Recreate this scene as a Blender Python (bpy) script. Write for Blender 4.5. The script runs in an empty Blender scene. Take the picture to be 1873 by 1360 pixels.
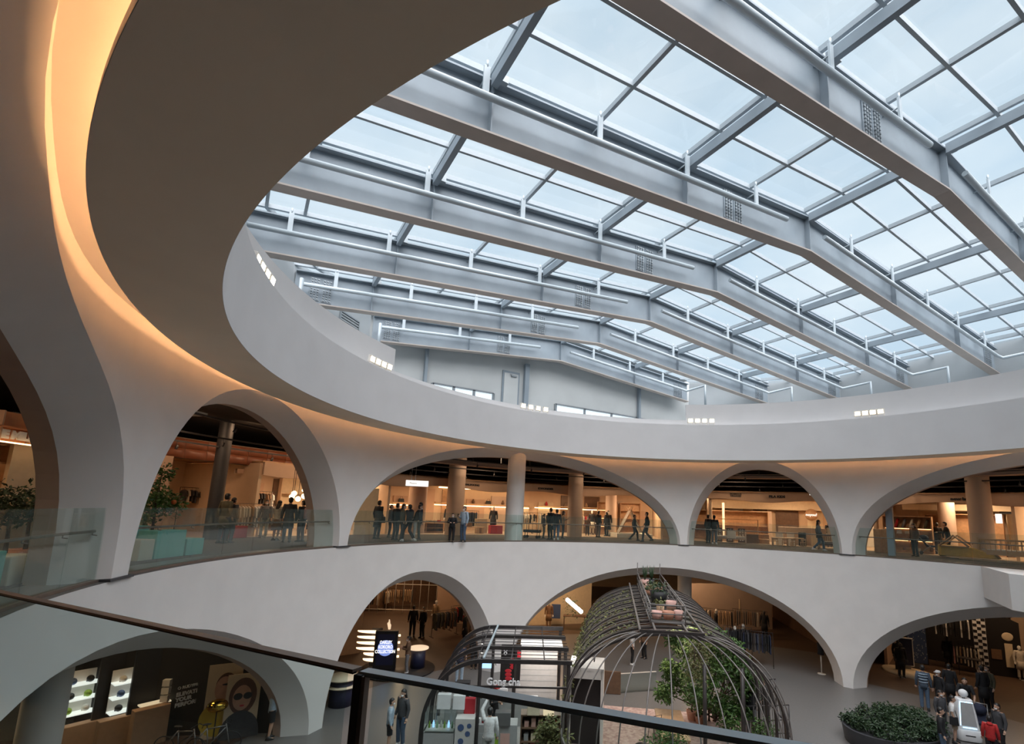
import bpy, bmesh, math, random
from mathutils import Vector, Matrix
random.seed(7)
S = bpy.context.scene
COL = S.collection
PI = math.pi
R = math.radians
# ------------------------------------------------------------------ camera
FX, PPX, PPY = 906.555, 1022.9535, 783.0905
CAM = Vector((-8.7952, 12.0185, 7.8))
cF = Vector((0.838083, -0.519759, 0.165731)); cR = Vector((-0.531911, -0.846009, 0.036595)); cU = Vector((-0.12119, 0.118824, 0.985492))
cam_d = bpy.data.cameras.new('camera'); cam = bpy.data.objects.new('camera', cam_d); COL.objects.link(cam)
M = Matrix.Identity(4)
for i in range(3):
    M[i][0] = cR[i]; M[i][1] = cU[i]; M[i][2] = -cF[i]; M[i][3] = CAM[i]
cam.matrix_world = M
cam_d.sensor_fit = 'HORIZONTAL'; cam_d.sensor_width = 36.0
cam_d.lens = 36.0 * FX / 1873.0
cam_d.shift_x = -(PPX - 936.5) / 1873.0
cam_d.shift_y = (PPY - 680.0) / 1873.0
cam_d.clip_start = 0.05; cam_d.clip_end = 600
S.camera = cam
# ------------------------------------------------------------------ view, sky
S.view_settings.view_transform = 'Standard'
try: S.view_settings.look = 'None'
except Exception: pass
S.view_settings.gamma = 1.0; S.view_settings.use_curve_mapping = False
S.view_settings.exposure = 0.0
S.cycles.use_denoising = True
S.cycles.max_bounces = 9; S.cycles.diffuse_bounces = 6; S.cycles.glossy_bounces = 3; S.cycles.transmission_bounces = 4; S.cycles.transparent_max_bounces = 16
S.cycles.sample_clamp_indirect = 6.0
S.cycles.caustics_reflective = False; S.cycles.caustics_refractive = False
W = bpy.data.worlds.new('overcast_sky'); S.world = W; W.use_nodes = True
nt = W.node_tree; nt.nodes.clear()
def N(nt, t, **kw):
    n = nt.nodes.new(t)
    for k, v in kw.items(): setattr(n, k, v)
    return n
out = N(nt, 'ShaderNodeOutputWorld'); bg = N(nt, 'ShaderNodeBackground'); tc = N(nt, 'ShaderNodeTexCoord')
mp = N(nt, 'ShaderNodeMapping'); mp.inputs['Scale'].default_value = (1.0, 1.6, 3.0)
no = N(nt, 'ShaderNodeTexNoise'); no.inputs['Scale'].default_value = 2.6; no.inputs['Detail'].default_value = 5; no.inputs['Roughness'].default_value = .5
cr = N(nt, 'ShaderNodeValToRGB')
cr.color_ramp.elements[0].position = .32; cr.color_ramp.elements[0].color = (0.54, 0.69, 0.82, 1)
cr.color_ramp.elements[1].position = .68; cr.color_ramp.elements[1].color = (0.75, 0.85, 0.92, 1)
nt.links.new(tc.outputs['Generated'], mp.inputs[0]); nt.links.new(mp.outputs[0], no.inputs[0]); nt.links.new(no.outputs[0], cr.inputs[0])
nt.links.new(bg.outputs[0], out.inputs[0])
# bright sky patch added overhead and behind the viewer, unseen, to lift the daylight
vd = N(nt, 'ShaderNodeVectorMath', operation='DOT_PRODUCT'); vd.inputs[1].default_value = Vector((-.56, .07, .83)).normalized()
mr = N(nt, 'ShaderNodeMapRange', interpolation_type='SMOOTHERSTEP'); mr.inputs['From Min'].default_value = .50; mr.inputs['From Max'].default_value = .97
mr.inputs['To Min'].default_value = 1.1; mr.inputs['To Max'].default_value = 8.2
nt.links.new(tc.outputs['Generated'], vd.inputs[0]); nt.links.new(vd.outputs['Value'], mr.inputs[0]); nt.links.new(mr.outputs[0], bg.inputs[1])
mc = N(nt, 'ShaderNodeMapRange'); mc.inputs['From Min'].default_value = 1.1; mc.inputs['From Max'].default_value = 4.0
mx = N(nt, 'ShaderNodeMix', data_type='RGBA'); mx.inputs['B'].default_value = (.86, .86, .88, 1)
nt.links.new(mr.outputs[0], mc.inputs[0]); nt.links.new(mc.outputs[0], mx.inputs['Factor']); nt.links.new(cr.outputs[0], mx.inputs['A']); nt.links.new(mx.outputs['Result'], bg.inputs[0])
# daylight comes in through the roof glazing: a portal over the glazed roof only guides the sampling of the sky
def area(name, loc, size, energy, color=(1, 1, 1), rot=(0, 0, 0), portal=False, size_y=None, spread=None, shape=None):
    L = bpy.data.lights.new(name, 'AREA'); L.size = size; L.energy = energy; L.color = color
    if size_y: L.shape = 'RECTANGLE'; L.size_y = size_y
    if shape: L.shape = shape
    if spread: L.spread = spread
    o = bpy.data.objects.new(name, L); o.location = loc; o.rotation_euler = rot; COL.objects.link(o)
    if portal: L.cycles.is_portal = True
    return o
area('skylight_portal', (5.0, -4.0, 20.5), 30, 1, portal=True, size_y=38)

# ------------------------------------------------------------------ helpers
def GP(px, py, z):
    """point of the place at height z seen at picture position px, py (used to read positions off the photo)"""
    d = cF * FX + cR * (px - PPX) - cU * (py - PPY)
    return CAM + d * ((z - CAM.z) / d.z)
def pol(r, th, z=0.0):
    return Vector((r * math.cos(R(th)), r * math.sin(R(th)), z))
def th_of(p): return math.degrees(math.atan2(p.y, p.x))
MATS = {}
def mat(name, col, rough=.6, metal=0., noise=.04, scale=6., bump=0., emit=None, estr=0., spec=.5, alpha=None, col2=None, coord='Object'):
    if name in MATS: return MATS[name]
    m = bpy.data.materials.new(name); m.use_nodes = True; nt = m.node_tree
    b = nt.nodes['Principled BSDF']; b.inputs['Roughness'].default_value = rough; b.inputs['Metallic'].default_value = metal
    b.inputs['Specular IOR Level'].default_value = spec
    tc = N(nt, 'ShaderNodeTexCoord'); no = N(nt, 'ShaderNodeTexNoise'); no.inputs['Scale'].default_value = scale; no.inputs['Detail'].default_value = 4
    nt.links.new(tc.outputs[coord], no.inputs['Vector'])
    cr = N(nt, 'ShaderNodeValToRGB')
    if col2 is None:
        a = [max(0, c * (1 - noise)) for c in col[:3]]; c2 = [min(1, c * (1 + noise)) for c in col[:3]]
    else: a, c2 = col[:3], col2[:3]
    cr.color_ramp.elements[0].position = .35; cr.color_ramp.elements[1].position = .65
    cr.color_ramp.elements[0].color = (*a, 1); cr.color_ramp.elements[1].color = (*c2, 1)
    nt.links.new(no.outputs[0], cr.inputs[0]); nt.links.new(cr.outputs[0], b.inputs['Base Color'])
    if bump:
        bp = N(nt, 'ShaderNodeBump'); bp.inputs['Strength'].default_value = bump; bp.inputs['Distance'].default_value = .02
        nt.links.new(no.outputs[0], bp.inputs['Height']); nt.links.new(bp.outputs[0], b.inputs['Normal'])
    if emit:
        b.inputs['Emission Color'].default_value = (*emit, 1); b.inputs['Emission Strength'].default_value = estr
    MATS[name] = m; return m
def glassmat(name, tint, refl=.08, opacity=.0, ocol=(.5, .6, .58), rough=.02):
    """thin sheet glass: clear with a tint, a fresnel reflection and a little body colour"""
    m = bpy.data.materials.new(name); m.use_nodes = True; nt = m.node_tree; nt.nodes.clear()
    o = N(nt, 'ShaderNodeOutputMaterial'); t = N(nt, 'ShaderNodeBsdfTransparent'); g = N(nt, 'ShaderNodeBsdfGlossy'); d = N(nt, 'ShaderNodeBsdfDiffuse')
    t.inputs[0].default_value = (*tint, 1); g.inputs['Roughness'].default_value = rough; d.inputs[0].default_value = (*ocol, 1)
    fr = N(nt, 'ShaderNodeFresnel'); fr.inputs[0].default_value = 1.45
    ns = N(nt, 'ShaderNodeTexNoise'); ns.inputs['Scale'].default_value = 1.5
    ml = N(nt, 'ShaderNodeMath', operation='MULTIPLY'); ml.inputs[1].default_value = refl * 12
    nt.links.new(fr.outputs[0], ml.inputs[0])
    m1 = N(nt, 'ShaderNodeMixShader'); m2 = N(nt, 'ShaderNodeMixShader')
    ad = N(nt, 'ShaderNodeMath', operation='MULTIPLY'); ad.inputs[1].default_value = opacity * 2
    nt.links.new(ns.outputs[0], ad.inputs[0]); nt.links.new(ad.outputs[0], m1.inputs[0])
    nt.links.new(t.outputs[0], m1.inputs[1]); nt.links.new(d.outputs[0], m1.inputs[2])
    nt.links.new(ml.outputs[0], m2.inputs[0]); nt.links.new(m1.outputs[0], m2.inputs[1]); nt.links.new(g.outputs[0], m2.inputs[2])
    nt.links.new(m2.outputs[0], o.inputs[0]); MATS[name] = m; return m
def emis(name, col, st):
    if name in MATS: return MATS[name]
    m = bpy.data.materials.new(name); m.use_nodes = True; nt = m.node_tree
    b = nt.nodes['Principled BSDF']; b.inputs['Base Color'].default_value = (*[c * .5 for c in col], 1)
    b.inputs['Emission Color'].default_value = (*col, 1); b.inputs['Emission Strength'].default_value = st
    MATS[name] = m; return m
def tag(o, label=None, cat=None, group=None, kind=None):
    if label: o['label'] = label
    if cat: o['category'] = cat
    if group: o['group'] = group
    if kind: o['kind'] = kind
    return o
def empty(name, loc=(0, 0, 0), rz=0., label=None, cat=None, group=None):
    o = bpy.data.objects.new(name, None); COL.objects.link(o); o.location = loc; o.rotation_euler = (0, 0, rz); o.empty_display_size = .1
    return tag(o, label, cat, group)
class MB:
    def __init__(s): s.v = []; s.f = []; s.sm = []
    def add(s, vs, fs, smooth=False):
        k = len(s.v); s.v += [tuple(v) for v in vs]; s.f += [tuple(i + k for i in f) for f in fs]; s.sm += [smooth] * len(fs); return s
    def box(s, c, d, rz=0., m=None):
        x, y, z = d[0] / 2, d[1] / 2, d[2] / 2
        P = [Vector((a, b, e)) for a in (-x, x) for b in (-y, y) for e in (-z, z)]
        q = Matrix.Rotation(rz, 4, 'Z') if m is None else m
        P = [q @ p + Vector(c) for p in P]
        return s.add(P, [(0, 1, 3, 2), (4, 6, 7, 5), (0, 4, 5, 1), (2, 3, 7, 6), (0, 2, 6, 4), (1, 5, 7, 3)])
    def bar(s, a, b, w, h, up=(0, 0, 1)):
        """rectangular bar from a to b, w across, h along up"""
        a = Vector(a); b = Vector(b); d = (b - a).normalized(); up = Vector(up)
        x = d.cross(up)
        if x.length < 1e-4: x = d.cross(Vector((1, 0, 0)))
        x.normalize(); y = x.cross(d).normalized()
        P = [p + x * i * w / 2 + y * j * h / 2 for p in (a, b) for i, j in ((-1, -1), (1, -1), (1, 1), (-1, 1))]
        return s.add(P, [(3, 2, 1, 0), (4, 5, 6, 7), (0, 1, 5, 4), (1, 2, 6, 5), (2, 3, 7, 6), (3, 0, 4, 7)])
    def tube(s, pts, r, n=8, closed=False):
        pts = [Vector(p) for p in pts]; rs = r if isinstance(r, (list, tuple)) else [r] * len(pts)
        k = len(pts); V = []; prev = None
        for i, p in enumerate(pts):
            if closed: d = pts[(i + 1) % k] - pts[i - 1]
            else: d = pts[min(i + 1, k - 1)] - pts[max(i - 1, 0)]
            d.normalize()
            if prev is None:
                x = d.cross(Vector((0, 0, 1)))
                if x.length < 1e-3: x = d.cross(Vector((1, 0, 0)))
            else: x = prev - d * prev.dot(d)
            x.normalize(); prev = x; y = d.cross(x)
            V += [p + (x * math.cos(2 * PI * j / n) + y * math.sin(2 * PI * j / n)) * rs[i] for j in range(n)]
        F = []
        for i in range(k if closed else k - 1):
            i2 = (i + 1) % k
            for j in range(n): F.append((i * n + j, i * n + (j + 1) % n, i2 * n + (j + 1) % n, i2 * n + j))
        s.add(V, F, True)
        if not closed: s.add(V[:n], [tuple(range(n - 1, -1, -1))]); s.add(V[-n:], [tuple(range(n))])
        return s
    def lathe(s, prof, n=16, c=(0, 0, 0), m=None):
        V = []; c = Vector(c)
        for r, z in prof:
            for j in range(n):
                p = Vector((r * math.cos(2 * PI * j / n), r * math.sin(2 * PI * j / n), z))
                V.append((m @ p if m is not None else p) + c)
        F = [(i * n + j, i * n + (j + 1) % n, (i + 1) * n + (j + 1) % n, (i + 1) * n + j) for i in range(len(prof) - 1) for j in range(n)]
        return s.add(V, F, True)
    def sweep(s, prof, a0, a1, n, closed=False):
        """profile of (radius, z) swept about the atrium axis between two angles in degrees"""
        V = []
        for i in range(n + 1):
            a = a0 + (a1 - a0) * i / n
            V += [pol(r, a, z) for r, z in prof]
        k = len(prof); F = []
        for i in range(n):
            for j in range(k if closed else k - 1):
                j2 = (j + 1) % k
                F.append((i * k + j, (i + 1) * k + j, (i + 1) * k + j2, i * k + j2))
        s.add(V, F, False)
        if closed and abs(a1 - a0) < 359.9: s.add(V[:k], [tuple(range(k))]); s.add(V[-k:], [tuple(range(k - 1, -1, -1))])
        return s
    def prism(s, pts, a, b):
        """closed polygon (list of Vectors) extruded by vector b from offset a"""
        n = len(pts); a = Vector(a); b = Vector(b)
        V = [Vector(p) + a for p in pts] + [Vector(p) + a + b for p in pts]
        return s.add(V, [tuple(range(n - 1, -1, -1)), tuple(range(n, 2 * n))] + [(i, (i + 1) % n, n + (i + 1) % n, n + i) for i in range(n)])
    def build(s, name, m, parent=None, smooth_angle=None, bevel=0., kind=None, fix=True):
        me = bpy.data.meshes.new(name); me.from_pydata(s.v, [], s.f)
        for p, q in zip(me.polygons, s.sm): p.use_smooth = q
        if fix:
            bm = bmesh.new(); bm.from_mesh(me); bmesh.ops.remove_doubles(bm, verts=bm.verts, dist=1e-5); bmesh.ops.recalc_face_normals(bm, faces=bm.faces); bm.to_mesh(me); bm.free()
        me.materials.append(MATS[m] if isinstance(m, str) else m)
        o = bpy.data.objects.new(name, me); COL.objects.link(o)
        if parent is not None: o.parent = parent
        if smooth_angle is not None:
            for p in me.polygons: p.use_smooth = True
            try: me.set_sharp_from_angle(angle=R(smooth_angle))
            except Exception: pass
        if bevel:
            md = o.modifiers.new('bevel', 'BEVEL'); md.width = bevel; md.segments = 2; md.limit_method = 'ANGLE'
        if kind: o['kind'] = kind
        return o
def copy_tree(o, parent=None, top=True):
    c = o.copy(); COL.objects.link(c)
    if parent is not None: c.parent = parent
    for ch in list(o.children): copy_tree(ch, c, False)
    return c
def text_mesh(body, size, m, parent, name='lettering', ext=.01, font_scale=1., loc=(0, 0, 0), rot=(0, 0, 0), align='CENTER', bold=0.):
    cu = bpy.data.curves.new(name, 'FONT'); cu.body = body; cu.size = size; cu.extrude = ext; cu.align_x = align; cu.align_y = 'CENTER'; cu.offset = bold; cu.resolution_u = 3
    t = bpy.data.objects.new(name, cu); COL.objects.link(t)
    me = bpy.data.meshes.new_from_object(t.evaluated_get(bpy.context.evaluated_depsgraph_get()))
    bpy.data.objects.remove(t)
    me.materials.clear(); me.materials.append(MATS[m])
    me.transform(Matrix.Translation(Vector(loc)) @ Matrix.Rotation(rot[2], 4, 'Z') @ Matrix.Rotation(rot[1], 4, 'Y') @ Matrix.Rotation(rot[0], 4, 'X') @ Matrix.Diagonal((font_scale, 1, 1, 1)))
    o = bpy.data.objects.new(name, me); COL.objects.link(o)
    if parent is not None: o.parent = parent
    return o

# ------------------------------------------------------------------ materials
mat('plaster', (.72, .70, .68), .85, noise=.025, scale=1.2, bump=.06)
mat('ring_plaster', (.59, .58, .58), .85, noise=.02, scale=1.0, bump=.04)  # darker than the wall plaster to offset the strong sky light on the ring
mat('soffit_plaster', (.95, .82, .65), .9, noise=.02, scale=1.0)  # paler, warmer copy of the plaster, standing in for missing warm bounce light
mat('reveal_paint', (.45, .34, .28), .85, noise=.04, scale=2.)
mat('bar_white', (.34, .38, .41), .5, noise=.03)
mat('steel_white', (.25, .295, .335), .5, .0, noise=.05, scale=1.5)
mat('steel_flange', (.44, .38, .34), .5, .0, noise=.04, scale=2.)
mat('pipe_white', (.46, .52, .56), .4, noise=.02)
mat('bolt_steel', (.30, .33, .35), .45, .5)
mat('panel_grey', (.36, .385, .40), .7, noise=.03, scale=1.)
mat('gable_white', (.52, .535, .53), .7, noise=.03, scale=.8)
mat('black_ceiling', (.012, .011, .011), .8)
mat('dark_metal', (.06, .055, .055), .4, .6, noise=.1)
mat('brown_metal', (.045, .038, .036), .45, .3, noise=.1)
mat('rail_steel', (.36, .44, .49), .35, .25, noise=.05)
mat('rail_bronze', (.22, .17, .14), .4, .5, noise=.05)
mat('floor_stone', (.135, .13, .126), .35, noise=.06, scale=14., bump=.02)
mat('carpet_dark', (.06, .05, .045), .9, noise=.3, scale=8.)
mat('shop_floor', (.42, .31, .22), .45, noise=.06, scale=4.)
mat('beige_wall', (.62, .47, .33), .8, noise=.03, scale=2.)
mat('fascia_tan', (.50, .34, .24), .8, noise=.03, scale=2.)
mat('plinth_dark', (.045, .045, .05), .5)
mat('column_tan', (.50, .38, .30), .7, noise=.03, scale=2.)
mat('column_white', (.70, .69, .67), .7, noise=.02, scale=2.)
glassmat('roof_glass', (.97, .985, .99), .006, .02, (.7, .8, .85))
glassmat('rail_glass', (.90, .945, .93), .014, .035, (.45, .58, .55))
glassmat('near_glass', (.88, .94, .93), .012, .05, (.50, .60, .58))
glassmat('case_glass', (.90, .95, .94), .08, .03, (.5, .6, .58))
emis('cove_tube', (1.0, .50, .21), 30.)
emis('warm_tube', (1.0, .66, .34), 6.5)
emis('warm_shelf', (1.0, .60, .28), 5.)
emis('lamp_white', (1.0, .93, .80), 14.)
emis('flood_face', (1.0, .86, .62), 7.)
emis('glow_blue', (.35, .6, 1.0), 1.6)
emis('screen_blue', (.25, .35, .8), .8)
emis('sign_white', (1.0, .97, .92), 1.1)
emis('strip_pane', (.85, .95, 1.0), .8)
emis('globe', (1.0, .8, .5), 3.)
# ------------------------------------------------------------------ the round atrium walls with their arches
RW = 14.5
F1, F2 = 0.0, 6.2
CEIL1, CEIL2 = 5.45, 11.25
def rdel(th):
    th = (th + 180) % 360 - 180
    t = min(1., max(0., (th - 82) / 20)); return -.27 * t * t * (3 - 2 * t)
def arch_wall(name, arches, z0, z1, h, h_in, spring):
    """arches: (centre angle, half width in degrees). A drum wall with splayed half-ellipse openings that stand on z0."""
    mb = MB(); R1, R2, R3 = RW, RW + .72, RW + 1.05
    arches = sorted((x if len(x) == 3 else (*x, 2.0)) for x in arches)
    dl = rdel if name == 'wall_upper' else (lambda t: 0.)
    wp = lambda r, th, z: pol(r + dl(th), th, z)
    inset = .46 / RW * 180 / PI
    def col(th0, th1, za, zb, rad, flip=False, zt=z1):
        v = [wp(rad, th0, za), wp(rad, th1, zb), wp(rad, th1, zt), wp(rad, th0, zt)]
        mb.add(v, [(0, 1, 2, 3)], True)
    n = 40
    def ez(a, th, hh, c, p=2.0):
        u = max(0., 1 - abs((th - c) / a) ** p); return z0 + hh * u ** (1 / p)
    for i, (c, a, p) in enumerate(arches):
        ths = [c - a * math.cos(PI * k / n) for k in range(n + 1)]
        ai = a - inset
        thi = [c - ai * math.cos(PI * k / n) for k in range(n + 1)]
        for k in range(n):
            col(ths[k], ths[k + 1], ez(a, ths[k], h, c, p), ez(a, ths[k + 1], h, c, p), R1)
            col(thi[k], thi[k + 1], ez(ai, thi[k], h_in, c, p), ez(ai, thi[k + 1], h_in, c, p), R3, zt=z1)
        # reveal: splayed plaster then a straight inner band
        ring = [[wp(R1, ths[k], ez(a, ths[k], h, c, p)), wp(R2, thi[k], ez(ai, thi[k], h_in, c, p)), wp(R3, thi[k], ez(ai, thi[k], h_in, c, p))] for k in range(n + 1)]
        for k in range(n):
            mb.add([ring[k][0], ring[k][1], ring[k + 1][1], ring[k + 1][0]], [(0, 1, 2, 3)], True)
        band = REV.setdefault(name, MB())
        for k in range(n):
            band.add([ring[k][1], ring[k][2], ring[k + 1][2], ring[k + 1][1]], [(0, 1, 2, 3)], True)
        # pier up to the next arch
        c2, a2, _ = arches[(i + 1) % len(arches)]
        if i == len(arches) - 1: c2 += 360
        s, e = c + a, c2 - a2
        m = max(1, int((e - s) / 1.5) + 1)
        for k in range(m): col(s + (e - s) * k / m, s + (e - s) * (k + 1) / m, z0, z0, R1)
        s2, e2 = s - inset, e + inset
        for k in range(m): col(s2 + (e2 - s2) * k / m, s2 + (e2 - s2) * (k + 1) / m, z0, z0, R3)
    o = mb.build(name, 'plaster', kind='structure', fix=False)
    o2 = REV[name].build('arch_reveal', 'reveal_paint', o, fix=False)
    me = o.data
    bm = bmesh.new(); bm.from_mesh(me); bmesh.ops.remove_doubles(bm, verts=bm.verts, dist=1e-4); bm.to_mesh(me); bm.free()
    for p in me.polygons: p.use_smooth = True
    me.set_sharp_from_angle(angle=R(28))
    return o
REV = {}
UP = [(-53.9, 15.15), (-.65, 36.7), (55.0, 17.3), (110.9, 36.4, 3.05), (164.5, 15.4), (-107.0, 36.3, 2.25), (-163.5, 15.3)]
LO = [(-104.6, 35.0), (-34.1, 33.9), (20.1, 17.1), (74.6, 35.0), (127.5, 15.5), (179.5, 33.5)]
arch_wall('wall_upper', UP, F2, CEIL2 + .05, 4.80, 4.36, 0)
arch_wall('wall_lower', LO, F1, F2, 4.98, 4.52, 0)
# spandrel edge / floor slab of the upper level
mb = MB(); mb.sweep([(RW + .02, F2), (RW + .02, F2 - .28), (RW + .9, F2 - .30), (RW + .9, CEIL1), (42, CEIL1), (42, F2), (RW + .02, F2)], -180, 180, 240)
mb.build('floor_upper', 'floor_stone', kind='structure', fix=True)
mb = MB(); mb.sweep([(RW + .95, CEIL1 - .01), (42, CEIL1 - .01)], -180, 180, 120); mb.build('ceiling_lower', 'black_ceiling', kind='structure', fix=False)
mb = MB(); mb.sweep([(0.01, 0), (42, 0)], -180, 180, 96); mb.build('floor_lower', 'floor_stone', kind='structure', fix=False)
mb = MB(); mb.sweep([(RW + .9, 11.05), (42, 11.05), (42, 11.4), (RW + .9, 11.4)], -180, 180, 120, closed=True); mb.build('ceiling_upper', 'black_ceiling', kind='structure', fix=True)
mb = MB(); mb.sweep([(41.9, 0), (41.9, 12.6)], -180, 180, 96); mb.build('wall_outer', 'beige_wall', kind='structure', fix=False)
# pier bases: dark recessed plinth under every upper pier
for A_, B_ in zip(sorted(UP), sorted(UP)[1:] + [(-163.5 + 360, 15.3)]):
    s, e = A_[0] + A_[1], B_[0] - B_[1]
    mb = MB(); mb.sweep([(RW - .05, F2 + .001), (RW - .05, F2 + .05), (RW + .9, F2 + .05), (RW + .9, F2 + .001)], s - .5, e + .5, 6, closed=True)
    mb.build('trim_pier_base', 'plinth_dark', kind='structure')
# cove ceiling and ring
mb = MB(); mb.sweep([(12.95, CEIL2), (RW + .02, CEIL2), (RW + .02, CEIL2 + .1), (12.95, CEIL2 + .1)], -180, 180, 240, closed=True)
mb.build('ceiling_cove', 'plaster', kind='structure')
RI, RO, ZS, ZT = 12.66, 13.94, 10.8, 12.70
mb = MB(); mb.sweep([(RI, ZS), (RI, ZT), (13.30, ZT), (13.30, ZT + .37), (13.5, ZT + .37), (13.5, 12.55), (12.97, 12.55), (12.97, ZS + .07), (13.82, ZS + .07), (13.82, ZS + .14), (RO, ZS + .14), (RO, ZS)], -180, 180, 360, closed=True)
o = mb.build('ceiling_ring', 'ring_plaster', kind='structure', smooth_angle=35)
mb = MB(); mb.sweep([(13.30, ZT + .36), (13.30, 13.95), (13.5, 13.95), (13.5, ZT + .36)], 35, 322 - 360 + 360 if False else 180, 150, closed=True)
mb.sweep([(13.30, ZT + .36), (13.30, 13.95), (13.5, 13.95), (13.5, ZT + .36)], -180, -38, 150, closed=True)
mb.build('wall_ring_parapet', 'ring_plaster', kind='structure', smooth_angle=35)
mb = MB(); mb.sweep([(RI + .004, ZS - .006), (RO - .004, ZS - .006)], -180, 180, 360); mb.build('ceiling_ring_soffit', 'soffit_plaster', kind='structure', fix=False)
# hidden light line on top of the ring's outer edge
mb = MB(); mb.tube([pol(13.55, a, ZS + .13) for a in range(0, 360, 3)], .028, 6, closed=True)
o = mb.build('cove_light_line', 'cove_tube'); tag(o, 'warm light line running round the cove above the brown ring soffit', 'cove light')
# roof deck around the opening
mb = MB(); mb.sweep([(13.5, 12.56), (42, 12.56), (42, 12.64), (13.5, 12.64)], -180, 180, 120, closed=True); mb.build('floor_roof_deck', 'panel_grey', kind='structure')

# ------------------------------------------------------------------ glass roof
YR, ZR, SL, SR, DEP = -4.48, 17.55, .098, .079, 1.38
XN = lambda n: -3.332 + 4.283 * n
HW = {-4: 17.7, -3: 17.7, -2: 17.7, -1: 17.7, 0: 17.7, 1: 17.7, 2: 17.7, 3: 17.8, 4: 15.8, 5: 11.8}
def zb(y): return ZR - (SL * (y - YR) if y > YR else SR * (YR - y))
names = {0: 'nearest and largest white steel roof beam, crossing the top right', 1: 'second white steel roof beam from the camera, meeting the ring top left', 2: 'third white steel roof beam from the camera', 3: 'fourth white steel roof beam, third from the far gable wall', 4: 'fifth white steel roof beam, last one before the beam at the gable wall', 5: 'sixth and farthest white steel roof beam, right against the gable wall with the door'}
def roof_beam(n):
    X = XN(n); hw = HW[n]
    b = empty('roof_beam', (X, YR, ZR), 0, names.get(n, 'white steel roof beam behind the viewer'), 'beam', 'steel beams of the glass roof')
    L = lambda y, z: Vector((0, y - YR, z - ZR))
    ys = [YR + hw, YR + .35, YR, YR - .35, YR - hw]
    def zbb(y): return zb(y) + (.03 if abs(y - YR) < .4 else 0)
    w = MB()
    pts = [L(y, zbb(y)) for y in ys] + [L(y, zb(y) + DEP) for y in reversed(ys)]
    w.prism([p + Vector((-.012, 0, 0)) for p in pts], (0, 0, 0), (.024, 0, 0)); w.build('web', 'steel_white', b)
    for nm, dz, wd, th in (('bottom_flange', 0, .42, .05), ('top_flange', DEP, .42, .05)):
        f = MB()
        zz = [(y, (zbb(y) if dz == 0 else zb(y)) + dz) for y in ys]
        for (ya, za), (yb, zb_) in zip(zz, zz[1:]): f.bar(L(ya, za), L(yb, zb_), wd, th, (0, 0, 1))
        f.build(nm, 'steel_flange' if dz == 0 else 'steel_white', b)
    k = -2
    while True:
        y = YR + 6.36 * k
        if y > YR + hw: break
        if y > YR - hw:
            s = MB(); s.box(L(y, zb(y) + DEP / 2), (.40, .03, DEP - .04)); s.build('stiffener', 'steel_white', b)
        k += 1
    pl = [YR + 4.1]
    pl += [YR - hw + 1.0] + ([YR + hw - 1.0] if n > 3 else [])
    for y in pl:
        for sx in (-1, 1):
            s = MB(); zc = zb(y) + DEP / 2
            s.box(L(y - .24, zc) + Vector((sx * .03, 0, 0)), (.03, .40, 1.02)); s.box(L(y + .24, zc) + Vector((sx * .03, 0, 0)), (.03, .40, 1.02))
            o = s.build('splice_plate', 'steel_white', b)
            t = MB()
            for yy in (-.36, -.24, -.12, .12, .24, .36):
                for q in range(9): t.box(L(y + yy, zc - .44 + q * .11) + Vector((sx * .06, 0, 0)), (.05, .055, .055))
            t.build('bolts', 'bolt_steel', o)
    return b
for n in range(-3, 6): roof_beam(n)
# pipes hung in front of the beams
pn = {0: 'nearest beam', 1: 'second beam', 2: 'third beam', 3: 'fourth beam', 4: 'fifth beam', 5: 'farthest beam'}
for n in range(0, 6):
    X = XN(n) - .42; hw = HW[n]
    for side in (1, -1):
        a, e = (YR + hw - .3, YR + 1.75) if side == 1 else (YR - .55, YR - hw + .9)
        b = empty('sprinkler_pipe', (X, a, zb(a) + .70), 0, 'white pipe hung along the %s side of the %s' % ('left' if side == 1 else 'right', pn[n]), 'pipe', 'white pipes hung along the roof beams')
        o0 = Vector((X, a, zb(a) + .70)); P = lambda y, dz=.70, dx=0: Vector((X + dx, y, zb(y) + dz)) - o0
        m = MB(); pts = [P(a), P(e)]
        if side == -1: pts += [P(e) + Vector((-.15, -.3, -.1)), P(e) + Vector((-1.9, -.35, -.02)), P(e) + Vector((-1.9, -.35, -1.6))]
        elif n in (4, 5): pts = [P(a) + Vector((-.5, .1, -1.6)), P(a) + Vector((-.5, .1, 0))] + pts
        m.tube(pts, .085, 10); m.build('pipe_run', 'pipe_white', b)
        y = a - 1.2 if side == 1 else a - 1.9
        while y > e + .2:
            h = MB(); h.box(P(y, 1.10), (.05, .15, .70)); h.tube([P(y, 1.42), P(y, 1.60)], .03, 6); h.tube([P(y, 1.2), P(y, 1.2, .42)], .02, 6); h.build('hanger', 'pipe_white', b)
            y -= 3.2
# purlins between the beams
for n in range(-3, 5):
    xa, xb = XN(n), XN(n + 1)
    k = -2
    for k in range(-2, 3):
        y = YR + 6.36 * k
        if y > YR + min(HW[n], HW[n + 1]) + .5 or y < YR - min(HW[n], HW[n + 1]) - .5: continue
        m = MB(); z = zb(y) + DEP - .05
        m.bar((xa + .22, y, z), (xb - .22, y, z), .16, .30)
        o = m.build('roof_purlin', 'steel_white')
        tag(o, 'white steel purlin spanning between two roof beams under the glazing', 'purlin', 'purlins between the roof beams', 'thing')
        if n >= 0 or True:
            for xx in (xa + .32, xb - .32):
                t = MB(); t.box((xx, y - .2, z + .06), (.14, .16, .18)); t.build('bracket', 'bolt_steel', o)
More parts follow.
